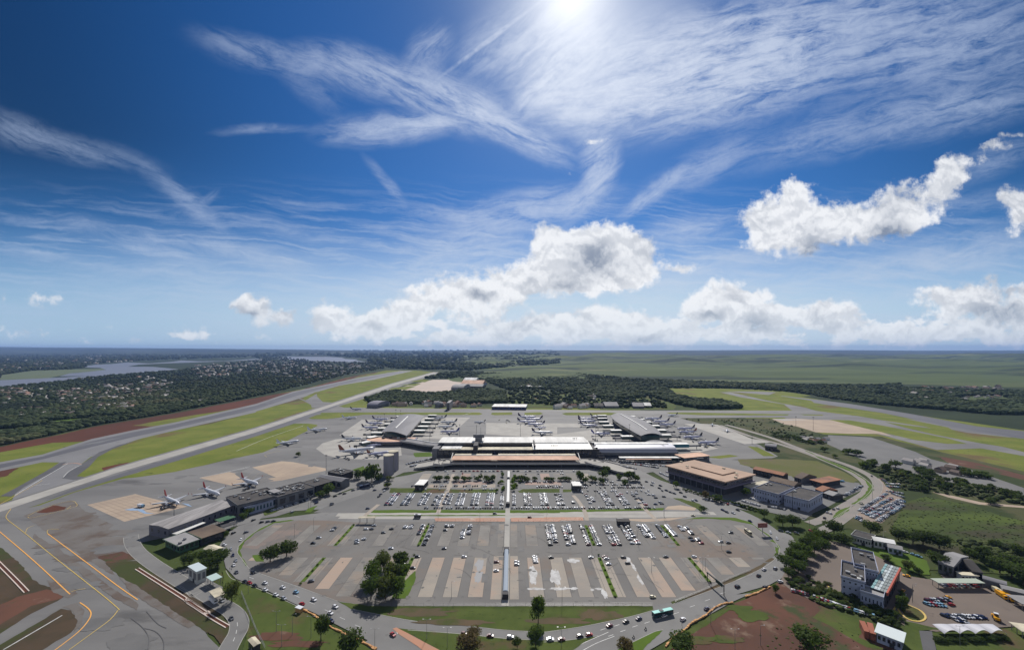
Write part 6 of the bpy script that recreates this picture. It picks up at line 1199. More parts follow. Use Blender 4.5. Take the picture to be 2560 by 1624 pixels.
def far_houses():
    """the rest of the suburb's houses, beyond the nearest three hundred, as one object"""
    r = random.Random(31); b = MB()
    regs = [('Q1', [(480, 440), (850, 430), (860, 540), (760, 600), (520, 560)], 150, 1), ('Q1', [(880, 390), (1620, 370), (1560, 500), (900, 560)], 190, 1), ('Q1', [(0, 430), (400, 400), (480, 600), (500, 700), (180, 720), (0, 640)], 110, 1), ('Q1', [(860, 560), (1300, 540), (1250, 640), (900, 650)], 60, 1.1),
            ('Q1', [(1800, 200), (2408, 160), (2408, 270), (1850, 320)], 110, 1.1), ('Q6', [(0, 90), (640, 125), (760, 170), (300, 225), (0, 190)], 190, 1.1), ('Q1', [(0, 140), (700, 160), (780, 215), (300, 240), (0, 250)], 70, 1.2), ('Q1', [(650, 85), (1250, 90), (1250, 165), (700, 200)], 60, 1.4), ('Q6', [(640, 70), (1300, 85), (1800, 105), (1750, 145), (1200, 140), (760, 115)], 130, 1.3), ('Q5', [(1080, 250), (1720, 235), (1720, 330), (1500, 390), (960, 380), (960, 340), (1150, 320)], 110, .8), ('Q6', [(0, 35), (900, 45), (900, 75), (0, 75)], 40, 1.6)]
    regs = [(f_, p_, int(n_ * .7), k_ * .92) for f_, p_, n_, k_ in regs]
    for fr, poly, n, k in regs:
        us = [p[0] for p in poly]; vs = [p[1] for p in poly]; c = 0
        while c < n:
            u = r.uniform(min(us), max(us)); v = r.uniform(min(vs), max(vs))
            if not inside((u, v), poly): continue
            c += 1; x, y = G(fr, u, v); s = r.uniform(.8, 1.5) * k * max(.7, (y / 1800) ** .55); a = .3 + r.choice((0, 1.57)) + r.uniform(-.2, .2); L_, W_, h = 13 * s, 8.5 * s, 4.6 * s
            co, si = math.cos(a), math.sin(a); q = [(x + co * i - si * j, y + si * i + co * j) for i, j in ((-L_/2, -W_/2), (L_/2, -W_/2), (L_/2, W_/2), (-L_/2, W_/2))]
            b.prism(q, 0, h, 0); z = h; rdg = [(x - co * L_ * .4, y - si * L_ * .4), (x + co * L_ * .4, y + si * L_ * .4)]; mi = r.choice((1, 2, 3, 3))
            b.add([(*p, z + .01) for p in q] + [(*rdg[0], z + 2.6 * s), (*rdg[1], z + 2.6 * s)], [(0, 1, 5, 4), (2, 3, 4, 5), (1, 2, 5), (3, 0, 4)], mi)
    o = b.build('suburb_houses', [hm[0][0], hm[0][1], hm[2][1], hm[1][1]]); tag(o, 'hundreds of small pale houses scattered through the far tree cover', 'houses', None, 'stuff')
far_houses()

rg = PX('Q4', (420, 190), (1290, 190), (1840, 350), (1500, 430), (1340, 375), (1100, 290), (800, 235), (640, 215)); fieldp = PX('Q5', (830, 1300), (1000, 1240), (1400, 1310), (1700, 1420), (2100, 1500), (2500, 1650), (1100, 1700), (640, 1500), (760, 1350))
f_low = mat('low_bush_foliage', (.030, .042, .014), .95, spec=.1, c2=(.060, .075, .024), sc1=.08, det=4, c3=(.08, .11, .025), sc3=.02, th=(.55, .68))
wood('low_bush', rg, 110, 3.2, f_low, 20, label='low bush on the rough ground between apron and dual road')
wood('low_bush', fieldp, 520, 1.3, f_low, 21, .35, label='tussocks and low bush over the green field on the right')
wood('low_bush', PX('Q5', (560, 960), (1060, 1090), (1600, 1200), (1892, 1270), (2400, 1400), (2400, 1700), (1892, 1320), (1300, 1230), (800, 1180), (600, 1060), (400, 980)), 420, 4.2, f_low, 22, label='scrub beyond the dirt car lot')
wood('low_bush', PX('R5', (520, 830), (640, 800), (900, 900), (1300, 1060), (1650, 1220), (1600, 1300), (1200, 1180), (800, 1060), (540, 920)), 260, 2.2, f_low, 23, label='ground planting below the office block')
wood('low_bush', PX('R5', (560, 1240), (980, 1290), (1560, 1480), (1500, 1800), (300, 1800), (200, 1400)), 110, .9, f_low, 24, .4, label='weeds over the lower part of the red earth field')
0 and wood('low_bush', PX('R1', (-50, 610), (70, 660), (240, 830), (330, 930), (120, 940), (-50, 800)), 60, 1.8, f_low, 25, .6, label='weeds on the dry verge at the left edge')
wood('low_bush', PX('R6', (1100, 250), (1886, 320), (1886, 620), (1500, 560), (1300, 420)), 220, 4, f_low, 26, label='thick scrub behind the sheds at the right edge')

def rolling():
    nx, ny = 200, 70; v = []; f = []
    for j in range(ny):
        Y = 2050 + 7200 * (j / (ny - 1)) ** 1.3
        for i in range(nx):
            s_ = i / (nx - 1); X = Y * (-.16 + 1.6 * s_); e = min(1, j / 8) * min(1, s_ * 14)
            n = mnoise.fractal(Vector((X * .0011, Y * .0007, 2.)), 1., 2., 4); h = (10 + 46 * min(1, (Y - 2050) / 4500)) * max(0., n + .45) * 1.2
            v.append((X, Y, -.6 + e * (h + .8)))
    for j in range(ny - 1):
        for i in range(nx - 1): a = j * nx + i; f.append((a, a + 1, a + nx + 1, a + nx))
    o = mesh('hills', v, f, mat('rolling_pasture', (.050, .074, .026), .95, spec=.1, c2=(.085, .115, .036), sc1=.0018, c3=(.018, .032, .015), sc3=.0012, th=(.51, .57), det=5, stretch=(.28, 1, 1), c4=(.13, .145, .06), sc4=.0026, th4=(.56, .64)), smooth=True); o['kind'] = 'structure'
rolling()
# ================================================================== vehicles
def cm(name, rgb, metal=.0): return mat('car_paint_' + name, srgb(*rgb), .32, metal, spec=.5)
PAINT = {'white': cm('white', (212, 213, 216)), 'silver': cm('silver', (168, 171, 176), .3), 'grey': cm('grey', (92, 94, 98), .2), 'black': cm('black', (22, 22, 25)), 'dark blue': cm('dark_blue', (24, 34, 70)), 'red': cm('red', (150, 24, 26)), 'maroon': cm('maroon', (84, 16, 32)), 'yellow': cm('yellow', (226, 160, 20)), 'cream': cm('cream', (205, 196, 165)), 'teal': cm('teal', (20, 130, 125)), 'light blue': cm('light_blue', (120, 160, 185))}
g_car = mat('car_glass', (.012, .014, .018), .08, spec=.9)
def car_geo(L_=4.2, W_=1.74, Hh=1.46, hatch=True, seed=0):
    """side profile swept across with narrower cabin; returns (body, glass, wheel) builders"""
    x = L_ / 2; body = MB(); gl = MB()
    prof = [(-x, .34), (-x * .98, .72), (-x * .94, .90), (-x * .1, .93), (x * .42, .93), (x * .90, .74), (x, .58), (x * .99, .30), (-x * .98, .28)]
    hw = W_ / 2; n = len(prof); v = [(a, -hw * (1 if b < .8 else .95), b) for a, b in prof] + [(a, hw * (1 if b < .8 else .95), b) for a, b in prof]
    body.add(v, [tuple(range(n - 1, -1, -1)), tuple(range(n, 2 * n))] + [(i, (i + 1) % n, n + (i + 1) % n, n + i) for i in range(n)])
    r0, r1 = (-x * .92, x * .44); t0, t1 = ((-x * .74, x * .14) if hatch else (-x * .52, x * .12)); ct = hw * .78; cb = hw * .93
    if not hatch: r0 = -x * .66
    gl.add([(r0, -cb, .90), (r1, -cb, .92), (r1, cb, .92), (r0, cb, .90), (t0, -ct, Hh - .05), (t1, -ct, Hh - .05), (t1, ct, Hh - .05), (t0, ct, Hh - .05)], [(0, 1, 5, 4), (1, 2, 6, 5), (2, 3, 7, 6), (3, 0, 4, 7)])
    body.add([(t0, -ct, Hh - .05), (t1, -ct, Hh - .05), (t1, ct, Hh - .05), (t0, ct, Hh - .05), (t0 * .97, -ct * .9, Hh), (t1 * .85, -ct * .9, Hh), (t1 * .85, ct * .9, Hh), (t0 * .97, ct * .9, Hh)], [(4, 5, 6, 7), (0, 1, 5, 4), (1, 2, 6, 5), (2, 3, 7, 6), (3, 0, 4, 7)])
    for sx in (r0 + (t0 - r0) * .45, (r1 + t1) / 2, 0): pass
    wheels = [(sx * x * .62, sy * (hw - .06)) for sx in (-1, 1) for sy in (-1, 1)]
    return body, gl, wheels
def one_mesh_car(paint, hatch):
    b, g, w = car_geo(hatch=hatch); m = MB(); m.add(b.v, b.f, 0); m.add(g.v, g.f, 1)
    for a, c in w: m.tube((a, c - .1, .31), (a, c + .1, .31), .31, n=8, mi=2)
    me = bpy.data.meshes.new('parked_car'); me.from_pydata(m.v, [], m.f)
    for q in (paint, g_car, m_black): me.materials.append(q)
    me.polygons.foreach_set('material_index', m.m); me.update(); return me
CARM = {(k, hb): one_mesh_car(PAINT[k], hb) for k in PAINT for hb in (True, False)}
def full_car(paint, hb):
    b, g, w = car_geo(hatch=hb); out = []
    for nm, bb, mm in (('body', b, PAINT[paint]), ('window', g, g_car)):
        me = bpy.data.meshes.new(nm); me.from_pydata(bb.v, [], bb.f); me.materials.append(mm); me.update(); out.append((nm, me, (0, 0, 0)))
    t = MB().tube((0, -.1, 0), (0, .1, 0), .31, n=10); me = bpy.data.meshes.new('wheel'); me.from_pydata(t.v, [], t.f); me.materials.append(m_black); me.update()
    for a, c in w: out.append(('wheel', me, (a, c, .31)))
    lt = MB().box((0, 0, 0), (.08, .34, .14)); ml = bpy.data.meshes.new('light'); ml.from_pydata(lt.v, [], lt.f); ml.materials.append(mat('tail_light_red', (.4, .02, .02), .4)); ml.update()
    mh = ml.copy(); mh.name = 'headlight'; mh.materials[0] = mat('headlight_glass', (.7, .7, .7), .2)
    for sy in (-.62, .62): out += [('tail_light', ml, (-2.1, sy, .76)), ('headlight', mh, (2.05, sy, .64))]
    return out
FC = {}
def road_car(x, y, rz, paint, label, z=0, hb=None):
    hb = (len(label) % 2 == 0) if hb is None else hb
    if (paint, hb) not in FC: FC[paint, hb] = full_car(paint, hb)
    root = empty('car', label, 'car', (x, y, z + .14), rz)
    for nm, me, l in FC[paint, hb]: o = bpy.data.objects.new(nm, me); sc.collection.objects.link(o); o.parent = root; o.location = l
    return root
cr = random.Random(77)
def px_dir(fr, u, v, du, dv): a = Vector(G(fr, u, v)); b = Vector(G(fr, u + du, v + dv)); d = b - a; return math.atan2(d.y, d.x)
RC = [('R2', 1120, 1165, 'red', 'red car alone at the kerb beside the orange barrier block', -40, -18), ('R2', 672, 990, 'black', 'dark car behind the red one queueing on the loop road verge', 40, 18), ('R2', 708, 1000, 'red', 'bright red car in the queue at the verge', 40, 18), ('R2', 750, 1022, 'black', 'black car just ahead of the bright red one', 40, 18),
      ('R2', 830, 1000, 'white', 'white car in the far lane above the black one', 40, 17), ('R2', 832, 1055, 'white', 'white and dark car in the kerb lane', 40, 17), ('R2', 970, 1035, 'white', 'white car with red tail in the inner lane', 40, 17), ('R2', 915, 1095, 'white', 'white van-like car in the kerb lane', 40, 17), ('R2', 978, 1122, 'silver', 'silver car right behind the white van-like one', 40, 17),
      ('R2', 1075, 1072, 'light blue', 'pale blue-white car in the inner lane', 40, 17), ('R2', 1215, 1132, 'white', 'white car with red trim halfway down the loop road', 40, 18), ('R2', 1385, 1188, 'white', 'white car further down the loop road, inner lane', 40, 18), ('R2', 1345, 1238, 'white', 'white car further down the loop road, middle lane', 40, 18), ('R2', 1352, 1300, 'dark blue', 'dark blue car close to the orange trench', 40, 18),
      ('R2', 605, 915, 'grey', 'grey car on the left bend of the loop', 30, 40), ('R2', 735, 918, 'black', 'dark car at the inner kerb beside the twin trees shadow', 40, 17), ('R2', 583, 858, 'white', 'white car on the left bend, lower', 15, 40), ('R2', 600, 822, 'silver', 'silver car on the left bend, just above the lower white one', 5, 40), ('R2', 577, 780, 'dark blue', 'small dark car on the left bend', 0, 40), ('R2', 558, 735, 'silver', 'pale car beside the kiosk on the left bend', 0, 40), ('R2', 638, 660, 'white', 'white car entering the left bend', -30, 40), ('R2', 508, 698, 'white', 'white car parked by the kiosk', 40, 10),
      ('R2', 680, 600, 'grey', 'grey car on the upper left bend under the lamp post', 40, -14), ('R2', 580, 605, 'black', 'black car leaving the pavilion', 40, -20), ('R2', 802, 520, 'black', 'first of three dark cars in line on the upper left road', 40, -12), ('R2', 852, 515, 'grey', 'second of three dark cars in line on the upper left road', 40, -8), ('R2', 895, 512, 'black', 'third of three dark cars in line on the upper left road', 40, -6), ('R2', 1045, 437, 'silver', 'silver car on the cargo road', 40, -20), ('R2', 738, 503, 'black', 'black car near the bushy trees by the cargo shed', 40, -18), ('R2', 1235, 368, 'dark blue', 'dark car on the cargo road further along', 40, -14), ('R2', 1355, 382, 'grey', 'grey car on the road by the small verge', 40, -14), ('R2', 1195, 985, 'grey', 'grey car parked at the foot of the left planting strip', 40, -5),
      ('R2', 425, 1155, 'white', 'white truck-like car leaving the checkpoint', 40, 30), ('R2', 565, 1280, 'grey', 'dark car on the curved service road', 25, 40), ('R2', 490, 1140, 'silver', 'silver car beside the checkpoint', 40, 30),
      ('R3', 323, 1408, 'red', 'white-topped red car at the start of the lower island', 40, 30), ('R3', 888, 1400, 'maroon', 'dark red car left of the round brownish tree', 40, 4), ('R3', 1092, 1418, 'maroon', 'dark red and white car right of the round brownish tree', 40, 3), ('R3', 1250, 1428, 'silver', 'silver car in the bottom road in front of the round green tree', 40, 1), ('R3', 1565, 1442, 'white', 'white car right of the round green tree', 40, 0),
      ('R4', 62, 1428, 'silver', 'silver estate behind the white one on the bottom road', 40, 0), ('R4', 175, 1425, 'maroon', 'maroon car on the bottom road', 40, -5), ('R4', 358, 1392, 'black', 'black car ahead of the red one near the island tip', 40, -8), ('R4', 450, 1378, 'red', 'red car at the tip of the island', 40, -8), ('R4', 652, 1288, 'maroon', 'maroon-sided white-roofed car below the bus', 40, -14), ('R4', 815, 1248, 'black', 'black car left of the bus', 40, -14), ('R4', 943, 1218, 'dark blue', 'dark blue car with pale roof just left of the bus', 40, -14), ('R4', 1195, 1192, 'white', 'white car beside the bus', 40, -14), ('R4', 1382, 1225, 'white', 'white and red car right of the bus', 40, -22), ('R4', 1618, 1120, 'dark blue', 'dark car on the right part of the bottom road', 40, -22), ('R4', 1922, 895, 'black', 'small black car beyond the gantry sign', 40, -18),
      ('R5', 15, 900, 'black', 'black car left of three near the yellow edge', 40, -18), ('R5', 225, 790, 'black', 'black car in the middle of the right bend', 40, -22), ('R5', 278, 728, 'white', 'white car with red tail on the right bend', 40, -22), ('R5', 390, 718, 'silver', 'pale grey car beside the tree belt', 40, -30), ('R5', 290, 905, 'black', 'dark car at the yellow trench on the right', 40, -18), ('R5', 405, 420, 'white', 'white car below the red billboard', 20, 40), ('R5', 342, 360, 'white', 'white car level with the red billboard', 20, 40), ('R5', 140, 248, 'dark blue', 'blue car coming down the right road', 40, 20),
      ('R5', 445, 345, 'dark blue', 'dark blue car parked under the large tree pair', 40, 6), ('R5', 520, 360, 'silver', 'silver car parked under the large tree pair', 40, 10), ('R5', 600, 365, 'grey', 'grey car at the end of the row under the tree pair', 40, 10), ('R5', 745, 345, 'red', 'orange-red car on the roundabout', 40, 12), ('R5', 900, 395, 'silver', 'silver car behind the tree belt', 40, -12), ('R5', 940, 170, 'white', 'white car on the side road, front', 40, -30), ('R5', 905, 160, 'silver', 'silver car on the side road, rear', 40, -30), ('R5', 1012, 120, 'white', 'white and red van on the side road', 40, -30), ('R5', 880, 215, 'black', 'motorcycle-sized dark car on the side road', 40, -30), ('R5', 970, 128, 'grey', 'grey car on the upper side road', 40, -30), ('R5', 1250, 75, 'cream', 'cream car on the dirt at the road bend', 40, 0),
      ('R5', 440, 850, 'white', 'white car parked below the tree belt', 40, -5), ('R5', 1050, 1005, 'white', 'white car beside the yellow kerb of the office block', 40, 20), ('R5', 1680, 555, 'white', 'white car at the right end of the lawn', 40, 5), ('R5', 1765, 580, 'light blue', 'pale blue car beyond the lawn end', 40, 12), ('R5', 1820, 600, 'light blue', 'second pale blue car beyond the lawn end', 40, 12),
      ('R3', 1128, 450, 'black', 'black car on the upper access road', 40, 0), ('R4', 1482, 192, 'cream', 'cream-roofed car at the right end of the upper road', 40, 5), ('R3', 1403, 480, 'maroon', 'maroon car on the access road right of the walkway', 40, 0)]
for fr, u, v, p, lb, du, dv in RC: x, y = G(fr, u, v + 4); road_car(x, y, px_dir(fr, u, v, du, dv), p, lb)
# parked rows -----------------------------------------------------
ORD = 'first second third fourth fifth sixth seventh eighth ninth tenth eleventh twelfth thirteenth fourteenth fifteenth sixteenth seventeenth eighteenth nineteenth twentieth'.split()
CARS = []      # x, y, rz, paint, phrase
def pick(): return cr.choices(['white', 'silver', 'grey', 'black', 'dark blue', 'red', 'maroon'], [27, 20, 18, 27, 3, 3, 2])[0]
def file_(x, y0, y1, phrase, occ, side=0, step=2.55, paints=None):
    n = int((y1 - y0) / step)
    for i in range(n):
        f = 1 - occ(i / max(1, n - 1)) if callable(occ) else 1 - occ
        if cr.random() < f: continue
        CARS.append((x + cr.uniform(-.25, .25), y0 + step * (i + .5), (0 if side == 0 else math.pi) + cr.uniform(-.04, .04), paints() if paints else pick(), phrase, i))
def fixed(x, y, p, phrase, i=0, rz=0): CARS.append((x, y, rz, p, phrase, i))
# near lot, upper block (y 350 .. 396): (column, left file, right file) occupancy over depth 0 near .. 1 far
UP = {35: (lambda s: .95, lambda s: .95 if s > .25 else .3), 50: (lambda s: .92 if s > .38 or s < .12 else .1, lambda s: .96), 69: (lambda s: .97, lambda s: .97), 88: (lambda s: .95, lambda s: .95), 104.5: (lambda s: .75 if s > .1 else .2, lambda s: .92 if s > .0 else .0), 121: (lambda s: .95 if s > .38 else .1, lambda s: .92 if s > .3 else .25), 140: (lambda s: .92 if s > .35 else .1, lambda s: .9 if s > .4 else .05), 158: (lambda s: .85 if s > .62 else .08, lambda s: .6 if s > .45 else .06),
      -78.5: (lambda s: .85 if s > .5 else .15, lambda s: .85 if s > .35 else .5), -58.2: (lambda s: .5 if s > .62 else .05, lambda s: .6 if s > .8 else .0), -41.3: (lambda s: .85 if .45 < s < .85 else .1, lambda s: .6 if s > .5 else .0), -96: (lambda s: .7 if s > .82 else .05, lambda s: .7 if s > .8 else .08), -113: (lambda s: .05, lambda s: .3 if s > .8 else .05), -131: (lambda s: .1, lambda s: .3 if s > .85 else .04), -148.5: (0, lambda s: .2 if s > .9 else 0), -166: (.06, .05), 176: (lambda s: .4 if s > .8 else 0, .02), 194: (.04, .04)}
WORD = {35: 'first', 50: 'second', 69: 'third, planted', 88: 'fourth', 104.5: 'fifth', 121: 'sixth', 140: 'seventh, planted', 158: 'eighth', 176: 'ninth', 194: 'tenth'}
WL = {-41.3: 'second', -58.2: 'third', -78.5: 'fourth, planted', -96: 'fifth', -113: 'sixth', -131: 'seventh', -148.5: 'eighth, planted', -166: 'ninth'}
def bayname(x): return (WORD[x] + ' bay right of the walk') if x > 0 else (WL[x] + ' bay left of the walk')
for x, (l, r_) in UP.items():
    c = clipy(x, 350, 396); off = 4.4 if x in (69, 140, -78.5, -148.5) else 2.45
    for o_, f, nm in ((-off, l, 'left'), (off, r_, 'right')): file_(x + o_, c[0], c[1], f'{nm} file, upper {bayname(x)}', f, 0 if nm == 'left' else 1)
for x, y, p, ph in ((-38, 333, 'white', 'lower second bay left of the walk'), (-12, 325, 'maroon', 'lower bay just left of the covered walkway'), (-11.8, 312, 'white', 'lower bay just left of the covered walkway, nearer'), (3.6, 325, 'white', 'lower bay just right of the covered walkway'), (3.6, 321, 'silver', 'lower bay just right of the covered walkway, nearer'),
                  (18, 333, 'white', 'lower bay second right of the walk'), (18.1, 330, 'silver', 'lower bay second right of the walk, behind the first'), (18, 327.4, 'white', 'lower bay second right, third down'), (18.3, 324.6, 'white', 'lower bay second right, fourth down'), (31, 332, 'black', 'lower bay third right, alone'), (62.5, 332, 'white', 'lower block, left of the right planting strip'), (73.7, 333, 'maroon', 'lower block, right of the right planting strip, top'), (74.3, 330, 'white', 'lower block, right of the right planting strip, second'), (74, 321.5, 'silver', 'lower block, right of the right planting strip, third'),
                  (88, 332, 'black', 'lower fourth bay right, top'), (89, 323, 'black', 'lower fourth bay right, second'), (93.5, 279, 'cream', 'bottom edge of the near lot, right side'), (122, 333, 'grey', 'cross aisle of the near lot, right side'), (144.5, 333, 'white', 'top of the far right lower planting strip'), (-84, 322, 'white', 'lower left planting strip, beside the big clump'), (-84, 317, 'silver', 'lower left planting strip, beside the big clump, nearer'), (-75, 333, 'black', 'lower left planting strip, top right'), (-74.5, 316, 'black', 'lower left planting strip, right side'), (184, 357, 'grey', 'bend of the near lot, right end'), (176, 341, 'black', 'near lot, right end, alone'), (-132, 357, 'silver', 'left of the near lot among empty bays'), (-100, 347, 'silver', 'cross aisle of the near lot, left side'), (-56, 347, 'grey', 'cross aisle of the near lot, left of the walk')): fixed(x, y, p, ph)
# far lots
for x, oc in ((-131, .95), (-114, .97), (-96, .93), (-81, .6), (-70, .7), (-56, .97), (-40, .97), (-24, .97), (17, .97), (34.6, .95), (52, .55), (68, .2), (86, .35), (104, .8), (121, .85), (139, .45), (157, .25)):
    for o_ in (-2.4, 2.4): file_(x + o_ + (0 if x not in (-81, -70) else 0), 443, 481, 'far lot', oc if x < 45 else (lambda s, q=oc: q if s < .6 else q * .6), 0, 2.6)
for x in (-11, 2.2): file_(x, 443, 478, 'far lot', .95, 0, 2.6)
i = 0; x = -100.
while x < 150:
    if abs(x - WX) > 3.5 and cr.random() < (.93 if -60 < x < 110 else .5): CARS.append((x, 435.5, 1.57, pick(), 'far lot', 0))
    x += 2.5
for y, x0, x1, oc in ((493, -120, -20, .3), (505, -120, -20, .35), (566, -100, 92, .75), (520, -95, 100, .3), (502, 30, 62, .85), (506, 30, 62, .8), (524, 12, 90, .3), (500, 78, 160, .5), (510, 76, 165, .55), (488, 80, 175, .5), (482, 78, 160, .3), (520, 95, 150, .35), (555, -95, 90, .12), (543, -100, -20, .12)):
    x = x0
    while x < x1:
        if cr.random() < oc: CARS.append((x, y + cr.uniform(-.6, .6), 1.57 if y != 566 else 0, pick(), 'far lot', 0))
        x += 2.7 if y not in (566,) else 5.4
def line_cars(fr, a, b, n, occ, phrase, rz=None, jitter=.4, paints=None, rot=1.57):
    p, q = Vector(G(fr, *a)), Vector(G(fr, *b)); d = math.atan2((q - p).y, (q - p).x)
    for i in range(n):
        if cr.random() > occ: continue
        s = p.lerp(q, (i + .5) / n); CARS.append((s.x + cr.uniform(-jitter, jitter), s.y + cr.uniform(-jitter, jitter), d + rot, (paints or pick)(), phrase, i))
wp = lambda: cr.choice(['white', 'white', 'silver', 'white', 'grey'])
line_cars('R2', (870, 390), (1090, 325), 24, .9, 'cargo car park, row along the front building'); line_cars('R2', (870, 435), (1190, 340), 34, .92, 'cargo car park, row along the road')
line_cars('R2', (1090, 360), (1190, 325), 10, .6, 'cargo car park, short middle row')
line_cars('Q2', (1960, 690), (2250, 625), 28, .9, 'lot under the left gallery'); line_cars('Q2', (2000, 715), (2100, 690), 8, .6, 'lot under the left gallery'); line_cars('Q2', (1280, 930), (1420, 905), 8, .7, 'beside the silos')
line_cars('Q3', (1600, 510), (2240, 590), 50, .9, 'right forecourt'); line_cars('Q3', (1660, 525), (2150, 600), 44, .9, 'right forecourt'); line_cars('Q3', (1800, 500), (2280, 560), 36, .8, 'right forecourt'); line_cars('Q3', (1640, 540), (1950, 610), 26, .8, 'right forecourt'); line_cars('Q3', (1900, 505), (2200, 545), 26, .8, 'right forecourt', paints=wp)
line_cars('Q4', (610, 985), (900, 1050), 26, .3, 'behind the verge'); line_cars('Q4', (850, 1020), (1050, 1065), 20, .92, 'row in front of the warehouses, upper left', paints=wp); line_cars('Q4', (1020, 1010), (1200, 1060), 16, .9, 'row in front of the warehouses, second', paints=wp)
line_cars('Q4', (1110, 985), (1230, 1025), 12, .8, 'row in front of the warehouses, third', paints=wp); line_cars('Q4', (1280, 1065), (1500, 1105), 14, .5, 'row in front of the warehouses, right'); line_cars('Q4', (200, 730), (290, 770), 8, .9, 'left corner of the tan-roofed hall', paints=wp); line_cars('Q4', (1860, 845), (2040, 810), 18, .8, 'open vans shed', paints=lambda: cr.choice(['teal', 'light blue', 'white'])); line_cars('Q4', (2050, 960), (2220, 860), 22, .75, 'end of the warehouses yard')
# the dirt car lot
pk = lambda: cr.choices(['white', 'silver', 'grey', 'black', 'red', 'light blue', 'dark blue'], [36, 26, 12, 7, 7, 5, 3])[0]
for k, (a, b, n) in enumerate((((390, 1375), (640, 1215), 24), ((410, 1400), (690, 1255), 28), ((470, 1415), (770, 1270), 30), ((500, 1435), (800, 1280), 30), ((560, 1468), (790, 1320), 24), ((370, 1440), (440, 1475), 5), ((360, 1420), (430, 1440), 5), ((650, 1150), (780, 1160), 12), ((640, 1190), (790, 1215), 13), ((690, 1215), (800, 1250), 10), ((600, 1080), (660, 1130), 6), ((680, 1130), (760, 1130), 8))):
    line_cars('Q5', a, b, n, .93, f'dirt car lot, row {ORD[k]} from the road' if False else f'{ORD[k]} row of the dirt car lot', paints=pk, jitter=.5)
# bed and yard of the office block
line_cars('R5', (545, 935), (740, 985), 12, .9, 'upper row below the office block', paints=lambda: cr.choice(['white', 'red', 'silver', 'maroon'])); line_cars('R5', (770, 1000), (1130, 1120), 20, .75, 'middle row below the office block', paints=lambda: cr.choice(['white', 'silver', 'red', 'white'])); line_cars('R5', (1180, 1140), (1400, 1200), 12, .7, 'lower row below the office block', paints=lambda: cr.choice(['white', 'silver', 'light blue']))
line_cars('R6', (740, 950), (1000, 940), 9, .95, 'back row of the red and grey yard group', paints=lambda: cr.choice(['black', 'maroon', 'silver', 'white', 'maroon']), rot=-.9, jitter=.1); line_cars('R6', (725, 990), (945, 1010), 6, 1, 'front row of the red and grey yard group', paints=lambda: cr.choice(['silver', 'light blue', 'light blue', 'red']), rot=-.9, jitter=.1); fixed(*G('R6', 1030, 1000), 'red', 'right end of the red and grey yard group')
line_cars('R6', (930, 1130), (1420, 1150), 14, .95, 'back row of the white and dark yard group', paints=lambda: cr.choice(['white', 'white', 'dark blue', 'grey']), rot=-.9, jitter=.15); line_cars('R6', (1040, 1165), (1210, 1205), 6, 1, 'front row of the white and dark yard group', paints=lambda: cr.choice(['white', 'silver', 'dark blue']), rot=-.9, jitter=.15)
line_cars('R6', (900, 770), (1370, 775), 14, .5, 'carport of the yard', paints=lambda: cr.choice(['white', 'dark blue', 'red', 'silver'])); fixed(*G('R6', 990, 915), 'yellow', 'yard, behind the red and grey group'); fixed(*G('R6', 460, 835), 'yellow', 'yard, in front of the glass-roofed hall', 0, .6)
fixed(*G('R6', 470, 890), 'white', 'yard, second in front of the glass-roofed hall', 0, .6); fixed(*G('R6', 500, 660), 'yellow', 'yard, corner behind the glass-roofed hall', 0, 2.5)
# forecourt cars on the raised road and roads
for x, y in ((-104, 604), (-96, 598), (112, 604), (118, 598), (128, 603), (134, 600)): CARS.append((x, y, 0, 'black', 'raised', 0))
for fr, u, v, du, dv in [('Q4', 130, 830, 40, 12), ('Q4', 195, 885, 40, 14), ('Q4', 265, 908, 40, 12), ('Q4', 305, 925, 40, 12), ('Q4', 345, 938, 40, 12), ('Q4', 410, 930, 40, 12), ('Q4', 450, 970, 40, 12), ('Q4', 205, 860, 40, 12), ('Q4', 535, 1012, 40, 14), ('Q4', 560, 1008, 40, 14), ('Q4', 830, 1105, 40, 16), ('Q4', 870, 1125, 40, 16), ('Q4', 935, 1135, 40, 16), ('Q4', 980, 1105, 40, 16), ('Q4', 240, 970, 40, 5), ('Q4', 15, 1000, 40, 5), ('Q4', 155, 1045, 40, 5), ('Q4', 65, 820, 40, 10), ('Q4', 120, 855, 40, 10), ('Q4', 2220, 1035, 40, -25), ('Q4', 2325, 765, 20, 30),
                         ('Q2', 995, 1098, 40, -10), ('Q2', 1390, 972, 40, -10), ('Q2', 1250, 1005, 40, -10), ('Q2', 1295, 1008, 40, -10), ('Q2', 1195, 1035, 40, -10), ('Q2', 1545, 1168, 40, -5), ('Q2', 1665, 1040, 40, -20), ('Q2', 1160, 1115, 40, -10), ('Q2', 1685, 1015, 40, -20), ('Q2', 1725, 980, 40, -20), ('Q2', 1620, 970, 40, -5)]:
    CARS.append((*G(fr, u, v), px_dir(fr, u, v, du, dv), cr.choice(['black', 'black', 'grey', 'white', 'dark blue']), 'moving', 0))
bpy.context.view_layer.update()
CARS.sort(key=lambda c: c[0] ** 2 + c[1] ** 2)
near = 300 - len(RC); seen = {}; usedlab = {}
def uniq(lb):
    usedlab[lb] = usedlab.get(lb, 0) + 1; return lb
cnt = {}
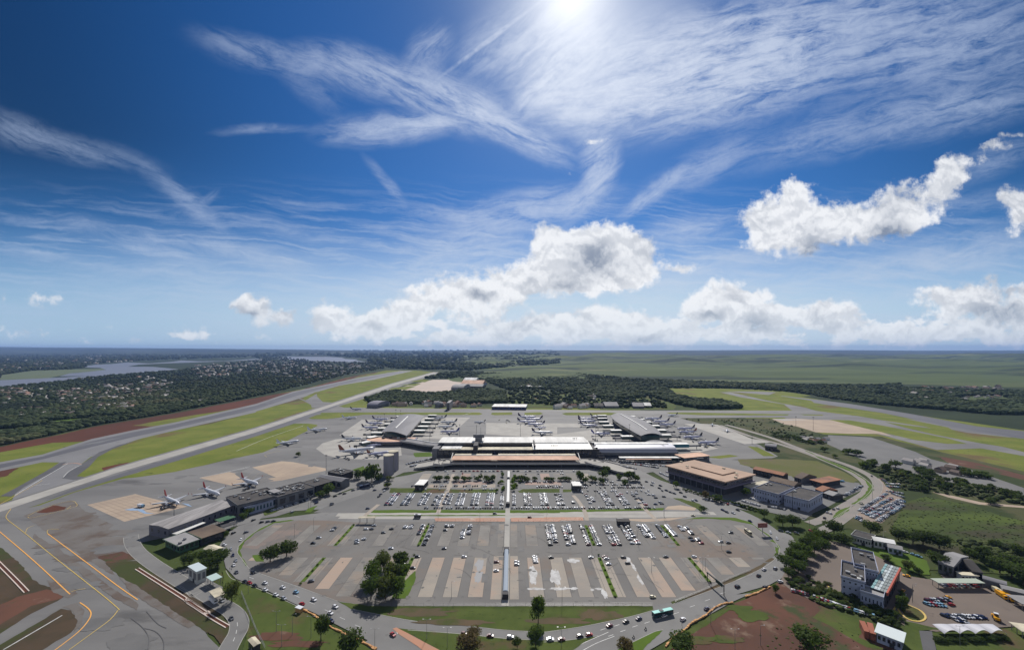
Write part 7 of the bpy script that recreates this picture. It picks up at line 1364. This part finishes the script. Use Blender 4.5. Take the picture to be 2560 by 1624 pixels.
for c in CARS[:near]:
    x, y, rz, p, ph, i = c; cnt[ph] = cnt.get(ph, 0) + 1; n = cnt[ph]
    if ph == 'moving': lb = f'{p} car driving on the outer road, {ORD[min(n, 20) - 1]} nearest of those beyond the lots'
    elif ph in ('far lot',): lb = f'{p} car, {ORD[min(n, 20) - 1]} nearest in the lot beyond the access road'
    else: lb = f'{p} parked car, {ORD[min(n, 20) - 1]} from the camera in the {ph}' if sum(1 for q in CARS if q[4] == ph) > 1 else f'{p} parked car in the {ph}'
    w = lb.split(); lb = ' '.join(w[:16])
    o = bpy.data.objects.new('parked_car' if ph != 'moving' else 'car', CARM[p, cr.random() < .6]); sc.collection.objects.link(o); o.location = (x, y, .14); o.rotation_euler = (0, 0, rz)
    tag(o, uniq(lb), 'car', 'cars parked in the lots' if ph != 'moving' else 'cars on the outer roads')
# everything beyond the nearest three hundred: one mesh
V_, F_, Mi = [], [], []; base = [CARM[k] for k in CARM]
allm = list(PAINT.values()) + [g_car, m_black]
for x, y, rz, p, ph, i in CARS[near:]:
    me = CARM[p, cr.random() < .6]; co, si = math.cos(rz), math.sin(rz); n0 = len(V_); z0 = 6.1 if ph == 'raised' else .14
    V_ += [(x + co * v.co.x - si * v.co.y, y + si * v.co.x + co * v.co.y, v.co.z + z0) for v in me.vertices]; F_ += [tuple(n0 + q for q in pl.vertices) for pl in me.polygons]
    pi = list(PAINT).index(p); Mi += [(pi, len(PAINT), len(PAINT) + 1)[pl.material_index] for pl in me.polygons]
o = mesh('parked_cars', V_, F_, allm, None, Mi); tag(o, 'hundreds of cars parked in the farther lots and forecourts', 'parked cars', None, 'stuff')

# bus, trucks, motorcycles ---------------------------------------------------
def bus(x, y, rz, label, col, L_=13., roof=None):
    t = empty('bus', label, 'bus', (x, y, .14), rz); W_ = 2.6
    MB().box((0, 0, 1.75), (L_, W_, 2.7)).build('body', col, t); MB().box((0, 0, 3.18), (L_ * .99, W_ * .98, .16)).build('roof', roof or col, t)
    for s in (-1, 1):
        for i in range(7): MB().box((-L_ / 2 + L_ * (i + .5) / 7, s * (W_ / 2 + .02), 2.15), (L_ / 7 * .86, .06, 1.1)).build('window', g_car, t)
        for a in (-.3, .32): MB().tube((a * L_, s * (W_ / 2 - .25), .5), (a * L_, s * (W_ / 2 + .03), .5), .5, n=12).build('wheel', m_black, t)
    MB().box((L_ / 2 + .02, 0, 1.95), (.06, W_ * .9, 1.5)).build('windscreen', g_car, t); MB().box((-1, 0, 3.4), (2.4, 1.6, .3)).build('air_conditioner', w_grey, t)
    return t
x, y = G('R4', 1180, 1185); bus(x, y, px_dir('R4', 1180, 1185, 40, -9), 'dark teal city bus on the bottom road, the largest vehicle', mat('bus_dark_teal', (.01, .045, .055), .35), 14, mat('bus_teal_roof', (.08, .42, .38), .5))
x, y = G('Q2', 1510, 935); bus(x, y, px_dir('Q2', 1510, 935, 40, -10), 'dark bus with a pale stripe waiting below the silos', PAINT['dark blue'], 12, PAINT['white'])
x, y = G('R3', 518, 484); bus(x, y, 0, 'grey van-like minibus at the left toll entrance', PAINT['grey'], 6.5, PAINT['white'])
x, y = G('R5', 120, 372); bus(x, y, px_dir('R5', 120, 372, 40, 30), 'cream minibus standing at the right end of the near lot', PAINT['cream'], 8, PAINT['cream'])
def truck(x, y, rz, label, cab, box, L_=8.):
    t = empty('truck', label, 'truck', (x, y, .14), rz)
    MB().box((L_ / 2 - 1, 0, 1.5), (2, 2.3, 2.2)).build('cab', cab, t); MB().box((-1, 0, 1.9), (L_ - 2.4, 2.4, 2.3)).build('cargo_box', box, t); MB().box((0, 0, .6), (L_ * .95, 1.4, .3)).build('chassis', m_dmetal, t); MB().box((L_ / 2 + .02, 0, 1.9), (.06, 2., .9)).build('windscreen', g_car, t)
    for a in (-.3, .36):
        for s in (-1, 1): MB().tube((a * L_, s * .85, .5), (a * L_, s * 1.18, .5), .5, n=10).build('wheel', m_black, t)
    return t
for fr, u, v, du, dv, lb, c, b in (('R2', 420, 1150, 40, 30, 'white box truck leaving the checkpoint canopy', 'white', 'white'), ('R6', 1580, 860, 30, 20, 'yellow truck with a cream box, upper one at the yard edge', 'yellow', 'cream'), ('R6', 1620, 900, 30, 20, 'yellow tanker-like truck, middle one at the yard edge', 'yellow', 'yellow'), ('R6', 1700, 925, 30, 20, 'yellow truck, lower one at the yard edge', 'yellow', 'yellow'), ('R1', 1270, 240, 40, 5, 'blue and white service truck on the tan stand', 'light blue', 'white'), ('R4', 770, 255, 40, 0, 'dark truck under the top toll canopy', 'black', 'grey')):
    truck(*G(fr, u, v), px_dir(fr, u, v, du, dv), lb, PAINT[c], PAINT[b])
t = empty('wheel_loader', 'yellow wheel loader with a bucket standing alone in the yard', 'loader', (*G('R6', 1560, 1170), .05), .9)
MB().box((-1, 0, 1.6), (3.4, 2.2, 1.3)).build('body', PAINT['yellow'], t); MB().box((.4, 0, 2.9), (1.6, 1.8, 1.6)).build('cab', g_car, t); MB().box((.4, 0, 3.8), (1.9, 2., .15)).build('cab_roof', PAINT['white'], t); MB().box((3.6, 0, .9), (1.2, 2.9, 1.3)).build('bucket', PAINT['yellow'], t); MB().tube((1, 0, 1.6), (3.2, 0, 1.), .25).build('arm', PAINT['yellow'], t)
for a in (-1.7, 1.6):
    for s in (-1, 1): MB().tube((a, s * .9, .8), (a, s * 1.45, .8), .8, n=12).build('wheel', m_black, t)
def moto(fr, u, v, lb):
    x, y = G(fr, u, v); t = empty('motorcycle', lb, 'motorcycle', (x, y, .14), px_dir(fr, u, v, 40, -12))
    MB().tube((-.65, -.06, .33), (-.65, .06, .33), .33, n=10).build('wheel', m_black, t); MB().tube((.65, -.06, .33), (.65, .06, .33), .33, n=10).build('wheel', m_black, t)
    MB().box((0, 0, .62), (1.2, .3, .36)).box((-.3, 0, .86), (.7, .3, .12)).build('frame', PAINT['black'], t); MB().tube((.5, -.35, 1.05), (.5, .35, 1.05), .03).build('handlebar', m_metal, t)
    # rider: one continuous skinned body
    V2 = [(-.2, 0, .95), (-.12, 0, 1.2), (-.02, 0, 1.42), (.02, 0, 1.55), (.05, 0, 1.72), (-.05, .2, 1.42), (.15, .27, 1.18), (.42, .3, 1.08), (-.05, -.2, 1.42), (.15, -.27, 1.18), (.42, -.3, 1.08), (-.15, .12, .92), (.2, .2, .85), (.05, .2, .45), (.2, .2, .38), (-.15, -.12, .92), (.2, -.2, .85), (.05, -.2, .45), (.2, -.2, .38)]
    E2 = [(0, 1), (1, 2), (2, 3), (3, 4), (2, 5), (5, 6), (6, 7), (2, 8), (8, 9), (9, 10), (0, 11), (11, 12), (12, 13), (13, 14), (0, 15), (15, 16), (16, 17), (17, 18)]
    me = bpy.data.meshes.new('person'); me.from_pydata(V2, E2, []); me.materials.append(m_dmetal); o = bpy.data.objects.new('person', me); sc.collection.objects.link(o)
    md = o.modifiers.new('skin', 'SKIN'); rads = [.17, .18, .17, .07, .13, .08, .055, .045, .08, .055, .045, .11, .09, .06, .05, .11, .09, .06, .05]
    for i, r_ in enumerate(rads): me.skin_vertices[0].data[i].radius = (r_, r_)
    me.skin_vertices[0].data[0].use_root = True; o.modifiers.new('sub', 'SUBSURF').levels = 1; o.location = t.location; o.rotation_euler = t.rotation_euler
    tag(o, 'rider in dark clothes and helmet on the ' + lb, 'person')
for u, v, lb in ((1010, 1325, 'motorcycle nearest the bus'), (890, 1405, 'middle motorcycle of three below the bus'), (802, 1425, 'lowest motorcycle of three below the bus')): moto('R4', u, v, lb)

# ================================================================== aircraft
LIV = {'white': pm('fuselage_white', (226, 228, 234), .35), 'lavender': pm('fuselage_lavender', (200, 200, 226), .35)}
FIN = {'red': pm('fin_red', (170, 40, 45), .4), 'purple': pm('fin_deep_purple', (52, 40, 72), .4), 'dark': pm('fin_dark', (46, 48, 56), .4), 'orange': pm('fin_brown_orange', (140, 78, 50), .4), 'white': LIV['white'], 'blue': pm('fin_blue', (60, 70, 150), .4)}
m_belly = pm('aircraft_belly_grey', (176, 178, 188), .4); m_redb = pm('red_belly', (120, 34, 34), .4); m_wing = pm('wing_grey', (186, 188, 192), .4)
def plane_parts(fus, fin, belly=None, k=1.):
    parts = []; n = 14; Ls = [(-18.8, .15, 1.3), (-17., .55, 1.0), (-13.5, 1.25, .55), (-9, 1.85, .1), (-4, 1.98, 0), (4, 1.98, 0), (12, 1.98, 0), (15.6, 1.75, -.12), (17.6, 1.2, -.35), (18.7, .35, -.55)]
    v = []; mi = []
    for x, r, dz in Ls:
        for i in range(n): a = 2 * math.pi * i / n; v.append((x, r * math.cos(a), 3.6 + dz + r * math.sin(a) * 1.03))
    f = [(j * n + i, (j + 1) * n + i, (j + 1) * n + (i + 1) % n, j * n + (i + 1) % n) for j in range(len(Ls) - 1) for i in range(n)]
    mi = [1 if (9 <= i <= 11) else 0 for j in range(len(Ls) - 1) for i in range(n)]; f += [tuple(range(n)), tuple(range(len(Ls) * n - 1, (len(Ls) - 1) * n - 1, -1))]; mi += [0, 0]
    parts.append(('fuselage', v, f, [fus, belly or m_belly], mi))
    def slab(pts, th, m, nm):
        lo = [(x, y, z - th * w) for x, y, z, w in pts]; hi = [(x, y, z + th * w) for x, y, z, w in pts]; q = len(pts)
        parts.append((nm, lo + hi, [tuple(range(q - 1, -1, -1)), tuple(range(q, 2 * q))] + [(i, (i + 1) % q, q + (i + 1) % q, q + i) for i in range(q)], [m], None))
    for s in (-1, 1):
        slab([(4.2, s * 1.6, 2.6, 1), (-4.4, s * 1.6, 2.6, 1), (-3.6, s * 6.2, 2.9, .8), (-4.6, s * 17, 3.9, .35), (-3.1, s * 17, 3.9, .35)][::s], .33, m_wing, 'wing')
        slab([(-13.6, s * .9, 4.7, 1), (-17.4, s * .7, 4.7, 1), (-18.2, s * 6.2, 5.2, .5), (-16.6, s * 6.2, 5.2, .5)][::s], .18, m_wing, 'tailplane')
        slab([(-4.55, s * 16.95, 3.95, 1), (-3.2, s * 16.95, 3.95, 1), (-4.4, s * 17.35, 6.0, 1), (-5.0, s * 17.35, 6.0, 1)], .1, fin, 'winglet')
        e = MB(); e.tube((5.6, s * 5.75, 1.7), (1.6, s * 5.75, 1.85), 1.12, .8, 12); e.tube((5.62, s * 5.75, 1.7), (5.4, s * 5.75, 1.7), .85, .85, 12); parts.append(('engine', e.v, e.f, [fus], None))
    y = .22; P_ = [(-12.4, 5.4), (-17.9, 5.6), (-19.6, 11.6), (-17.4, 11.6)]
    parts.append(('tail_fin', [(a, -y, b) for a, b in P_] + [(a, y, b) for a, b in P_], [(3, 2, 1, 0), (4, 5, 6, 7), (0, 1, 5, 4), (1, 2, 6, 5), (2, 3, 7, 6), (3, 0, 4, 7)], [fin], None))
    w = MB().box((17.35, 0, 4.05), (1., 1.9, .5)); parts.append(('cockpit_window', w.v, w.f, [g_car], None))
    for s in (-1, 1): b = MB().box((1, s * 1.99, 4.0), (26, .06, .3)); parts.append(('cabin_windows', b.v, b.f, [g_car], None))
    g = MB()
    for a, b in ((13.4, 0), (-1.2, 3.6), (-1.2, -3.6)): g.tube((a, b, 0.6), (a, b, 2.2), .16); g.tube((a, b - .35, .55), (a, b + .35, .55), .55, n=8)
    parts.append(('landing_gear', g.v, g.f, [m_dmetal], None))
    return parts
PL = {}
def plane(x, y, deg, label, fus='white', fin='purple', k=1., belly=None, group=None, small=False):
    key = (fus, fin, belly)
    if key not in PL:
        L_ = []
        for nm, v, f, ms, mi in plane_parts(LIV[fus], FIN[fin], belly and m_redb):
            me = bpy.data.meshes.new(nm); me.from_pydata(v, [], f); [me.materials.append(q) for q in ms]
            if mi: me.polygons.foreach_set('material_index', mi)
            if nm in ('fuselage',): me.polygons.foreach_set('use_smooth', [True] * len(me.polygons))
            me.update(); L_.append((nm, me))
        PL[key] = L_
    root = empty('airliner' if not small else 'small_jet', label, 'aeroplane', (x, y, .12), R(deg), group); root.scale = (k,) * 3
    for nm, me in PL[key]: o = bpy.data.objects.new(nm, me); sc.collection.objects.link(o); o.parent = root
for a in ((-364, 449, -32, 'white airliner with a dark red fin on the nearest tan stand', 'white', 'red', .98, 1), (-341, 476, -31, 'white airliner with a tall red fin, middle of the three by the cargo sheds', 'white', 'red', 1., 1), (-320, 512, -31, 'white airliner with a dark red fin nearest the large tan stand', 'white', 'red', 1.02, 1),
          (-245, 664, 32, 'long airliner with a brown-orange fin on the round stand', 'white', 'orange', 1.45, None), (-207, 652, 33, 'lavender airliner with a brown fin beside the silos', 'lavender', 'orange', .95, None), (-236, 705, 30, 'lavender airliner nosed under the rotunda', 'lavender', 'purple', .9, None), (-288, 757, 4, 'white airliner with a dark fin at the rim of the round stand', 'white', 'dark', 1., None),
          (-388, 728, 50, 'white airliner taxiing left of the round stand, nearest of three', 'white', 'white', 1., None), (-390, 842, 35, 'white airliner taxiing, middle of three', 'white', 'white', 1., None), (-384, 992, 10, 'white airliner taxiing, farthest of three', 'white', 'white', .9, None), (-421, 1135, 0, 'dark airliner on the cross taxiway at the left', 'lavender', 'dark', .85, None),
          (-172, 985, 180, 'airliner at the far end of the left pier, right side', 'white', 'dark', 1., None), (-140, 930, 178, 'airliner second from the far end of the left pier, right side', 'white', 'dark', 1., None), (-138, 876, 180, 'airliner third from the far end of the left pier, right side', 'white', 'dark', .95, None), (-122, 822, 178, 'blue-striped airliner nearest on the right side of the left pier', 'lavender', 'blue', 1., None),
          (-303, 968, 2, 'lavender airliner at the far left side of the left pier', 'lavender', 'purple', 1., None), (-300, 915, 2, 'lavender airliner in the middle of the left side of the left pier', 'lavender', 'purple', 1., None), (-292, 866, 2, 'lavender airliner nearest on the left side of the left pier', 'lavender', 'purple', .95, None),
          (36, 998, 0, 'farthest of the five lavender airliners parked in the centre, nose right', 'lavender', 'purple', 1.15, None), (50, 966, 180, 'second farthest centre airliner, nose left', 'lavender', 'purple', 1.1, None), (33, 934, 0, 'third of the centre airliners, nose right', 'lavender', 'purple', 1.12, None), (52, 903, 180, 'fourth of the centre airliners, nose left', 'lavender', 'purple', 1., None), (58, 872, 0, 'small dark-finned airliner nearest of the centre stack', 'lavender', 'purple', .7, None), (59, 812, 0, 'lone airliner with a dark purple fin just behind the terminal roof', 'white', 'purple', 1.1, None),
          (-72, 938, 175, 'small turboprop-sized plane alone left of the centre', 'white', 'dark', .7, None),
          (172, 975, 0, 'farthest airliner on the left side of the right pier', 'lavender', 'purple', 1., None), (168, 941, -3, 'second airliner on the left side of the right pier', 'lavender', 'purple', 1.05, None), (163, 892, -14, 'third airliner on the left side of the right pier', 'lavender', 'purple', 1., None), (170, 803, 2, 'nearest airliner on the left side of the right pier', 'lavender', 'blue', 1., None), (205, 1010, 0, 'airliner peeping over the far end of the right pier', 'lavender', 'purple', .9, None),
          (328, 975, 178, 'farthest airliner on the right side of the right pier', 'lavender', 'purple', 1.05, None), (333, 938, 180, 'second farthest airliner on the right side of the right pier', 'lavender', 'purple', 1., None), (332, 900, 182, 'third airliner on the right side of the right pier', 'lavender', 'purple', 1., None), (354, 855, 182, 'dark-finned airliner fourth on the right side of the right pier', 'lavender', 'dark', 1., None), (343, 820, 182, 'fifth airliner on the right side of the right pier', 'lavender', 'orange', .95, None), (332, 772, 186, 'sixth airliner on the right side of the right pier', 'lavender', 'dark', 1., None), (340, 727, 184, 'nearest airliner on the right side, close to the salmon shed', 'lavender', 'dark', 1., None),
          (394, 1030, 200, 'small dark airliner on the grass edge beyond the right pier', 'white', 'dark', .8, None)):
    x, y, dg, lb, fu, fi, k, be = a; plane(x, y, dg, lb, fu, fi, k, be)
plane(432, 906, 60, 'small pale jet, upper of two on the right apron edge', 'white', 'white', .6, None, None, True); plane(430, 840, 240, 'small pale jet, lower of two on the right apron edge', 'white', 'white', .65, None, None, True)
def bridge(x0, y0, x1, y1, lb, w=5.5, z=4.2, m=None, group='jet bridges'):
    d = Vector((x1 - x0, y1 - y0)); L_ = d.length; a = math.atan2(d.y, d.x); t = empty('jet_bridge', lb, 'jet bridge', (x0, y0, 0), a, group)
    MB().box((L_ * .3, 0, z + 2.6), (L_ * .6, w + 6, 5.2)).build('gate_room', m or g_teal, t); MB().box((L_ * .3, 0, z + 5.35), (L_ * .62, w + 6.5, .3)).build('gate_roof', r_white, t)
    MB().box((L_ * .8, 0, z + 1.4), (L_ * .42, 3., 2.8)).build('tunnel', r_lgrey, t); MB().tube((L_, 0, z), (L_, 0, z + 3), 2.4, n=10).build('rotunda', w_dark, t); MB().tube((L_ * .9, 0, 0), (L_ * .9, 0, z), .5).build('support', m_metal, t)
for i, y in enumerate((985, 936, 888, 842, 800)): bridge(-197 + i * 2.5, y + 6, -165 + i * 3, y + 4, f'jet bridge number {"five four three two one".split()[i]} counted from the near end, right side of the left pier')
for i, y in enumerate((975, 925, 876, 828, 785)): bridge(-250 + i * 2, y, -279 + i, y - 2, f'jet bridge number {"five four three two one".split()[i]} counted from the near end, left side of the left pier')
for i, (y, xs) in enumerate(((980, 222), (940, 214), (893, 207), (850, 206), (800, 210), (745, 216))): bridge(xs, y + 8, xs - 34, y + 6, f'jet bridge number {"six five four three two one".split()[i]} counted from the near end, left side of the right pier')
for i, (y, xs) in enumerate(((972, 262), (932, 270), (896, 274), (852, 276), (806, 272), (760, 264))): bridge(xs, y + 4, xs + 40, y + 3, f'jet bridge number {"six five four three two one".split()[i]} counted from the near end, right side of the right pier')
bridge(258, 690, 310, 694, 'long teal jet bridge at the near right corner of the right pier', m=mat('teal_tunnel', (.02, .15, .20), .5))
for i, (u, v) in enumerate(((1640, 440), (1560, 500))): bridge(*G('Q2', u, v), *G('Q2', u - 150, v + 30), ('upper', 'lower')[i] + ' jet bridge reaching left from the rotunda over the round stand')
# ground equipment
eq = random.Random(8)
for i in range(46):
    u, v = eq.choice([(1800 + eq.uniform(-60, 60), 570), (1640 + eq.uniform(-40, 40), 1095), (1480, 1100), (1500 + eq.uniform(-20, 30), 1105), (1130, 1068), (430 + eq.uniform(-25, 10), 1270), (870, 1146), (930, 1140), (1770, 1120), (1740, 1108), (1705, 1090), (1255 + eq.uniform(-20, 20), 1053), (620, 1222)]) 
    if v < 900: continue
    x, y = G('P', u + eq.uniform(-12, 12), v + eq.uniform(-5, 5)); t = empty('baggage_cart', 'small ground service cart standing on the apron', 'service cart', (x, y, .1), eq.uniform(0, 3), 'ground service carts on the apron')
    MB().box((0, 0, 1.1), (4, 1.9, 1.2)).build('body', eq.choice((w_white, w_grey, m_dmetal, PAINT['cream'])), t); MB().box((1.4, 0, 2.1), (1.1, 1.6, .8)).build('cab', g_car, t)

# ================================================================== poles, signs, fences
def lamp(x, y, h, lb, arms=1, group='lamp posts', mast=False):
    t = empty('floodlight_mast' if mast else 'lamp_post', lb, 'floodlight mast' if mast else 'lamp post', (x, y, 0), 0, group)
    MB().tube((0, 0, 0), (0, 0, h), .28 if mast else .14, .16 if mast else .08).build('pole', m_metal if not mast else m_dmetal, t)
    if mast: MB().box((0, 0, h + .3), (2.8, 1.2, .9)).build('lamp_head', m_dmetal, t)
    else:
        for s in ((1,), (-1, 1))[arms - 1]: MB().tube((0, 0, h), (s * 1.8, 0, h + .3), .06).box((s * 2, 0, h + .3), (.8, .35, .16)).build('lamp_head', m_metal, t)
lp = random.Random(4)
for fr, u, v in (('R2', 1213, 585), ('R2', 1062, 640), ('R2', 665, 690), ('R2', 1090, 395), ('R2', 1172, 410), ('R2', 1190, 400), ('R3', 785, 1120), ('R3', 752, 1510), ('R3', 180, 1520), ('R4', 180, 1075), ('R4', 172, 1500), ('R4', 1070, 760), ('R4', 930, 470), ('R4', 1605, 740), ('R4', 1580, 760), ('R4', 1765, 520), ('R4', 1195, 230), ('R4', 1660, 1280), ('R4', 1900, 1520), ('R2', 697, 1085), ('R2', 918, 1385), ('R2', 1045, 1410), ('R2', 1192, 1430), ('R2', 960, 1500), ('R3', 590, 1440), ('R5', 245, 1480), ('R5', 730, 310), ('R5', 1465, 480), ('R5', 1755, 1060), ('R5', 562, 100), ('R5', 1357, 30), ('R6', 1130, 1480), ('R6', 575, 950), ('Q4', 240, 1160), ('Q5', 512, 1270), ('R3', 680, 505), ('R3', 1200, 700), ('R3', 1010, 510), ('R4', 30, 175), ('Q3', 540, 590), ('Q3', 1055, 590), ('Q3', 1590, 830)):
    x, y = G(fr, u, v); lamp(x, y, 11 if fr != 'R2' or u < 600 else 12, 'slender grey lamp post beside the roads and lots', 1 if u % 2 else 2)
for fr, u, v, h_, lb in (('R1', 1568, 345, 16, 'dark floodlight mast in front of the nearest airliner'), ('Q2', 1098, 790, 24, 'tall floodlight mast behind the depot beside the cargo halls'), ('T1', 560, 260, 26, 'tall thin mast left of the far end of the left pier'), ('T1', 655, 240, 22, 'mast right of the tall thin one by the left pier'), ('T1', 330, 290, 20, 'mast second from the left beyond the left pier'), ('T1', 197, 350, 18, 'leftmost mast beyond the left pier'), ('T1', 1240, 665, 26, 'mast in the gap between left pier and terminal'), ('T1', 1838, 590, 24, 'mast behind the left end of the terminal roof'), ('T2' if False else 'Q3', 925, 330, 24, 'mast behind the middle of the terminal roof'), ('Q3', 1590, 355, 24, 'mast between terminal and right pier'), ('Q3', 1890, 365, 30, 'pale mast beside the right pier'), ('T4', 2042, 300, 26, 'dark mast on the right-hand tan stand'), ('T4', 1805, 245, 20, 'thin mast left of the dark one on the right-hand stand'), ('T4', 1205, 490, 16, 'short mast at the corner of the right apron'), ('Q4', 1530, 1100, 18, 'mast in front of the pale warehouses')):
    x, y = G(fr, u, v); lamp(x, y, h_, lb, mast=True, group='floodlight masts')
# gantry over the right part of the loop road
p = Vector(G('R4', 1625, 845)); q = Vector(G('R4', 1790, 985)); t = empty('sign_gantry', 'dark sign gantry reaching over the loop road at the lower right', 'sign gantry', (p.x, p.y, 0), math.atan2((q - p).y, (q - p).x)); L_ = (q - p).length
MB().tube((0, 0, 0), (0, 0, 6.6), .3).build('post', m_dmetal, t); MB().tube((L_, 0, 0), (L_, 0, 6.6), .3).build('post', m_dmetal, t); MB().box((L_ / 2, 0, 6.5), (L_, .9, .9)).build('beam', m_dmetal, t); MB().box((L_ * .75, -.5, 6.2), (7, .2, 2.4)).build('sign_panel', pm('sign_green_dark', (20, 60, 50), .5), t)
# red billboard
x, y = G('R5', 265, 372); t = empty('billboard', 'weathered red billboard on a single post at the right bend', 'billboard', (x, y, 0), .1); MB().tube((0, 0, 0), (0, 0, 6), .3).build('post', m_metal, t); MB().box((0, 0, 7.6), (9, .5, 4.)).build('panel', pm('billboard_red', (130, 66, 60), .7, c2=srgb(160, 110, 100), sc1=.6), t)
x, y = G('R2', 1100, 1225); t = empty('barrier_block', 'orange and white roadworks hut at the end of the orange trench line', 'roadworks hut', (x, y, 0), -.4); MB().box((0, 0, 1.4), (4.4, 2.4, 2.8)).build('body', pm('ochre_hut', (190, 150, 100), .7), t); MB().box((0, 0, 2.9), (4.8, 2.8, .2)).build('roof', PAINT['white'], t)
for lb, pts in zip(('long orange trench barrier along the lower left verge', 'short orange trench barrier at the bottom edge left of the island', 'winding orange trench barrier above the red earth field', 'yellow-orange trench barrier on the right bend'), barrier_pts):
    b = MB(); P = smooth_line(pts, 5)
    for i in range(len(P) - 1):
        d = (P[i+1] - P[i]); s = Vector((-d.y, d.x, 0)).normalized(); wv = .40 * (1 + .35 * math.sin(i * 1.7)); b.prism([tuple((P[i] + s * wv))[:2], tuple((P[i] - s * wv))[:2], tuple((P[i+1] - s * wv))[:2], tuple((P[i+1] + s * wv))[:2]], .1, .75 + .2 * math.sin(i * 2.1))
    tag(b.build('trench_barrier', pm('orange_trench', (225, 172, 110), .8, c2=srgb(198, 146, 96), sc1=.2)), lb, 'barrier', 'orange trench barriers')
def fence(lb, pts, h=2., m=None, step=6):
    P = smooth_line(pts, 2); o = P[0]; t = empty('fence', lb, 'fence', (o.x, o.y, 0)); b = MB(); ps = MB()
    for i in range(len(P) - 1):
        d = P[i+1] - P[i]; s = Vector((-d.y, d.x, 0)).normalized() * .05; a = P[i] - o; c = P[i+1] - o
        for z0, z1 in ((.15, .3), (h * .5, h * .5 + .1), (h - .12, h)): b.prism([((a + s).x, (a + s).y), ((a - s).x, (a - s).y), ((c - s).x, (c - s).y), ((c + s).x, (c + s).y)], z0, z1)
        n = max(1, int(d.length / step))
        for k in range(n): q = a.lerp(c, k / n); ps.tube((q.x, q.y, 0), (q.x, q.y, h), .07, n=4)
    b.build('rails', m or m_metal, t); ps.build('posts', m or m_dmetal, t)
fence('dark fence along the bottom edge of the near lot', GL('R3', (120, 1180), (800, 1181), (1600, 1181)) + GL('R4', (600, 1088), (1080, 1088)))
fence('fence with dark posts along the orange brick walk', GL('R3', (650, 514), (1205, 516)), 2.4); fence('fence along the right part of the orange brick walk', GL('R3', (1255, 516), (1640, 515)) + GL('R4', (380, 242)), 2.4)
fence('rusty low fence at the loop road by the right end of the near lot', GL('R4', (1300, 1050), (1560, 948), (1900, 800), (2060, 738)), 1.4)
fence('fence along the grass beside the service road on the left', GL('R2', (640, 1080), (700, 1230), (760, 1380), (830, 1520)), 2.2)
# a few people walking
def person(x, y, lb, rz=0):
    V2 = [(0, 0, .95), (0, 0, 1.2), (0, 0, 1.42), (0, 0, 1.53), (.02, 0, 1.68), (0, .2, 1.42), (.04, .25, 1.12), (.1, .25, .86), (0, -.2, 1.42), (-.04, -.25, 1.12), (.0, -.25, .86), (0, .1, .92), (.1, .11, .5), (.08, .11, .08), (.2, .11, .04), (0, -.1, .92), (-.06, -.11, .5), (-.16, -.11, .08), (-.04, -.11, .04)]
    E2 = [(0, 1), (1, 2), (2, 3), (3, 4), (2, 5), (5, 6), (6, 7), (2, 8), (8, 9), (9, 10), (0, 11), (11, 12), (12, 13), (13, 14), (0, 15), (15, 16), (16, 17), (17, 18)]
    me = bpy.data.meshes.new('person'); me.from_pydata(V2, E2, []); me.materials.append(m_dmetal); o = bpy.data.objects.new('person', me); sc.collection.objects.link(o); o.modifiers.new('skin', 'SKIN')
    for i, r_ in enumerate([.14, .15, .15, .06, .1, .06, .05, .04, .06, .05, .04, .1, .07, .05, .04, .1, .07, .05, .04]): me.skin_vertices[0].data[i].radius = (r_, r_)
    me.skin_vertices[0].data[0].use_root = True; o.modifiers.new('sub', 'SUBSURF').levels = 1; o.location = (x, y, .12); o.rotation_euler = (0, 0, rz); tag(o, lb, 'person')
person(*G('R4', 1372, 1285), 'person walking on the verge right of the white and red car'); person(*G('R2', 552, 895), 'person in dark clothes, left of two crossing by the left bend'); person(*G('R2', 565, 900), 'person in dark clothes, right of two crossing by the left bend')

# ================================================================== air
def haze():
    m = bpy.data.materials.new('haze'); m.use_nodes = True; nt = m.node_tree; nt.nodes.clear()
    v = nt.nodes.new('ShaderNodeVolumePrincipled'); v.inputs['Color'].default_value = (.34, .54, 1., 1); v.inputs['Density'].default_value = 3.2e-5; v.inputs['Anisotropy'].default_value = .0
    o = nt.nodes.new('ShaderNodeOutputMaterial'); nt.links.new(v.outputs[0], o.inputs['Volume'])
    b = MB(); b.box((0, 12100, 168), (73000, 26200, 342)); h = b.build('haze', m); h['kind'] = 'stuff'; h['label'] = 'thin blue air haze over the whole plain'
haze()
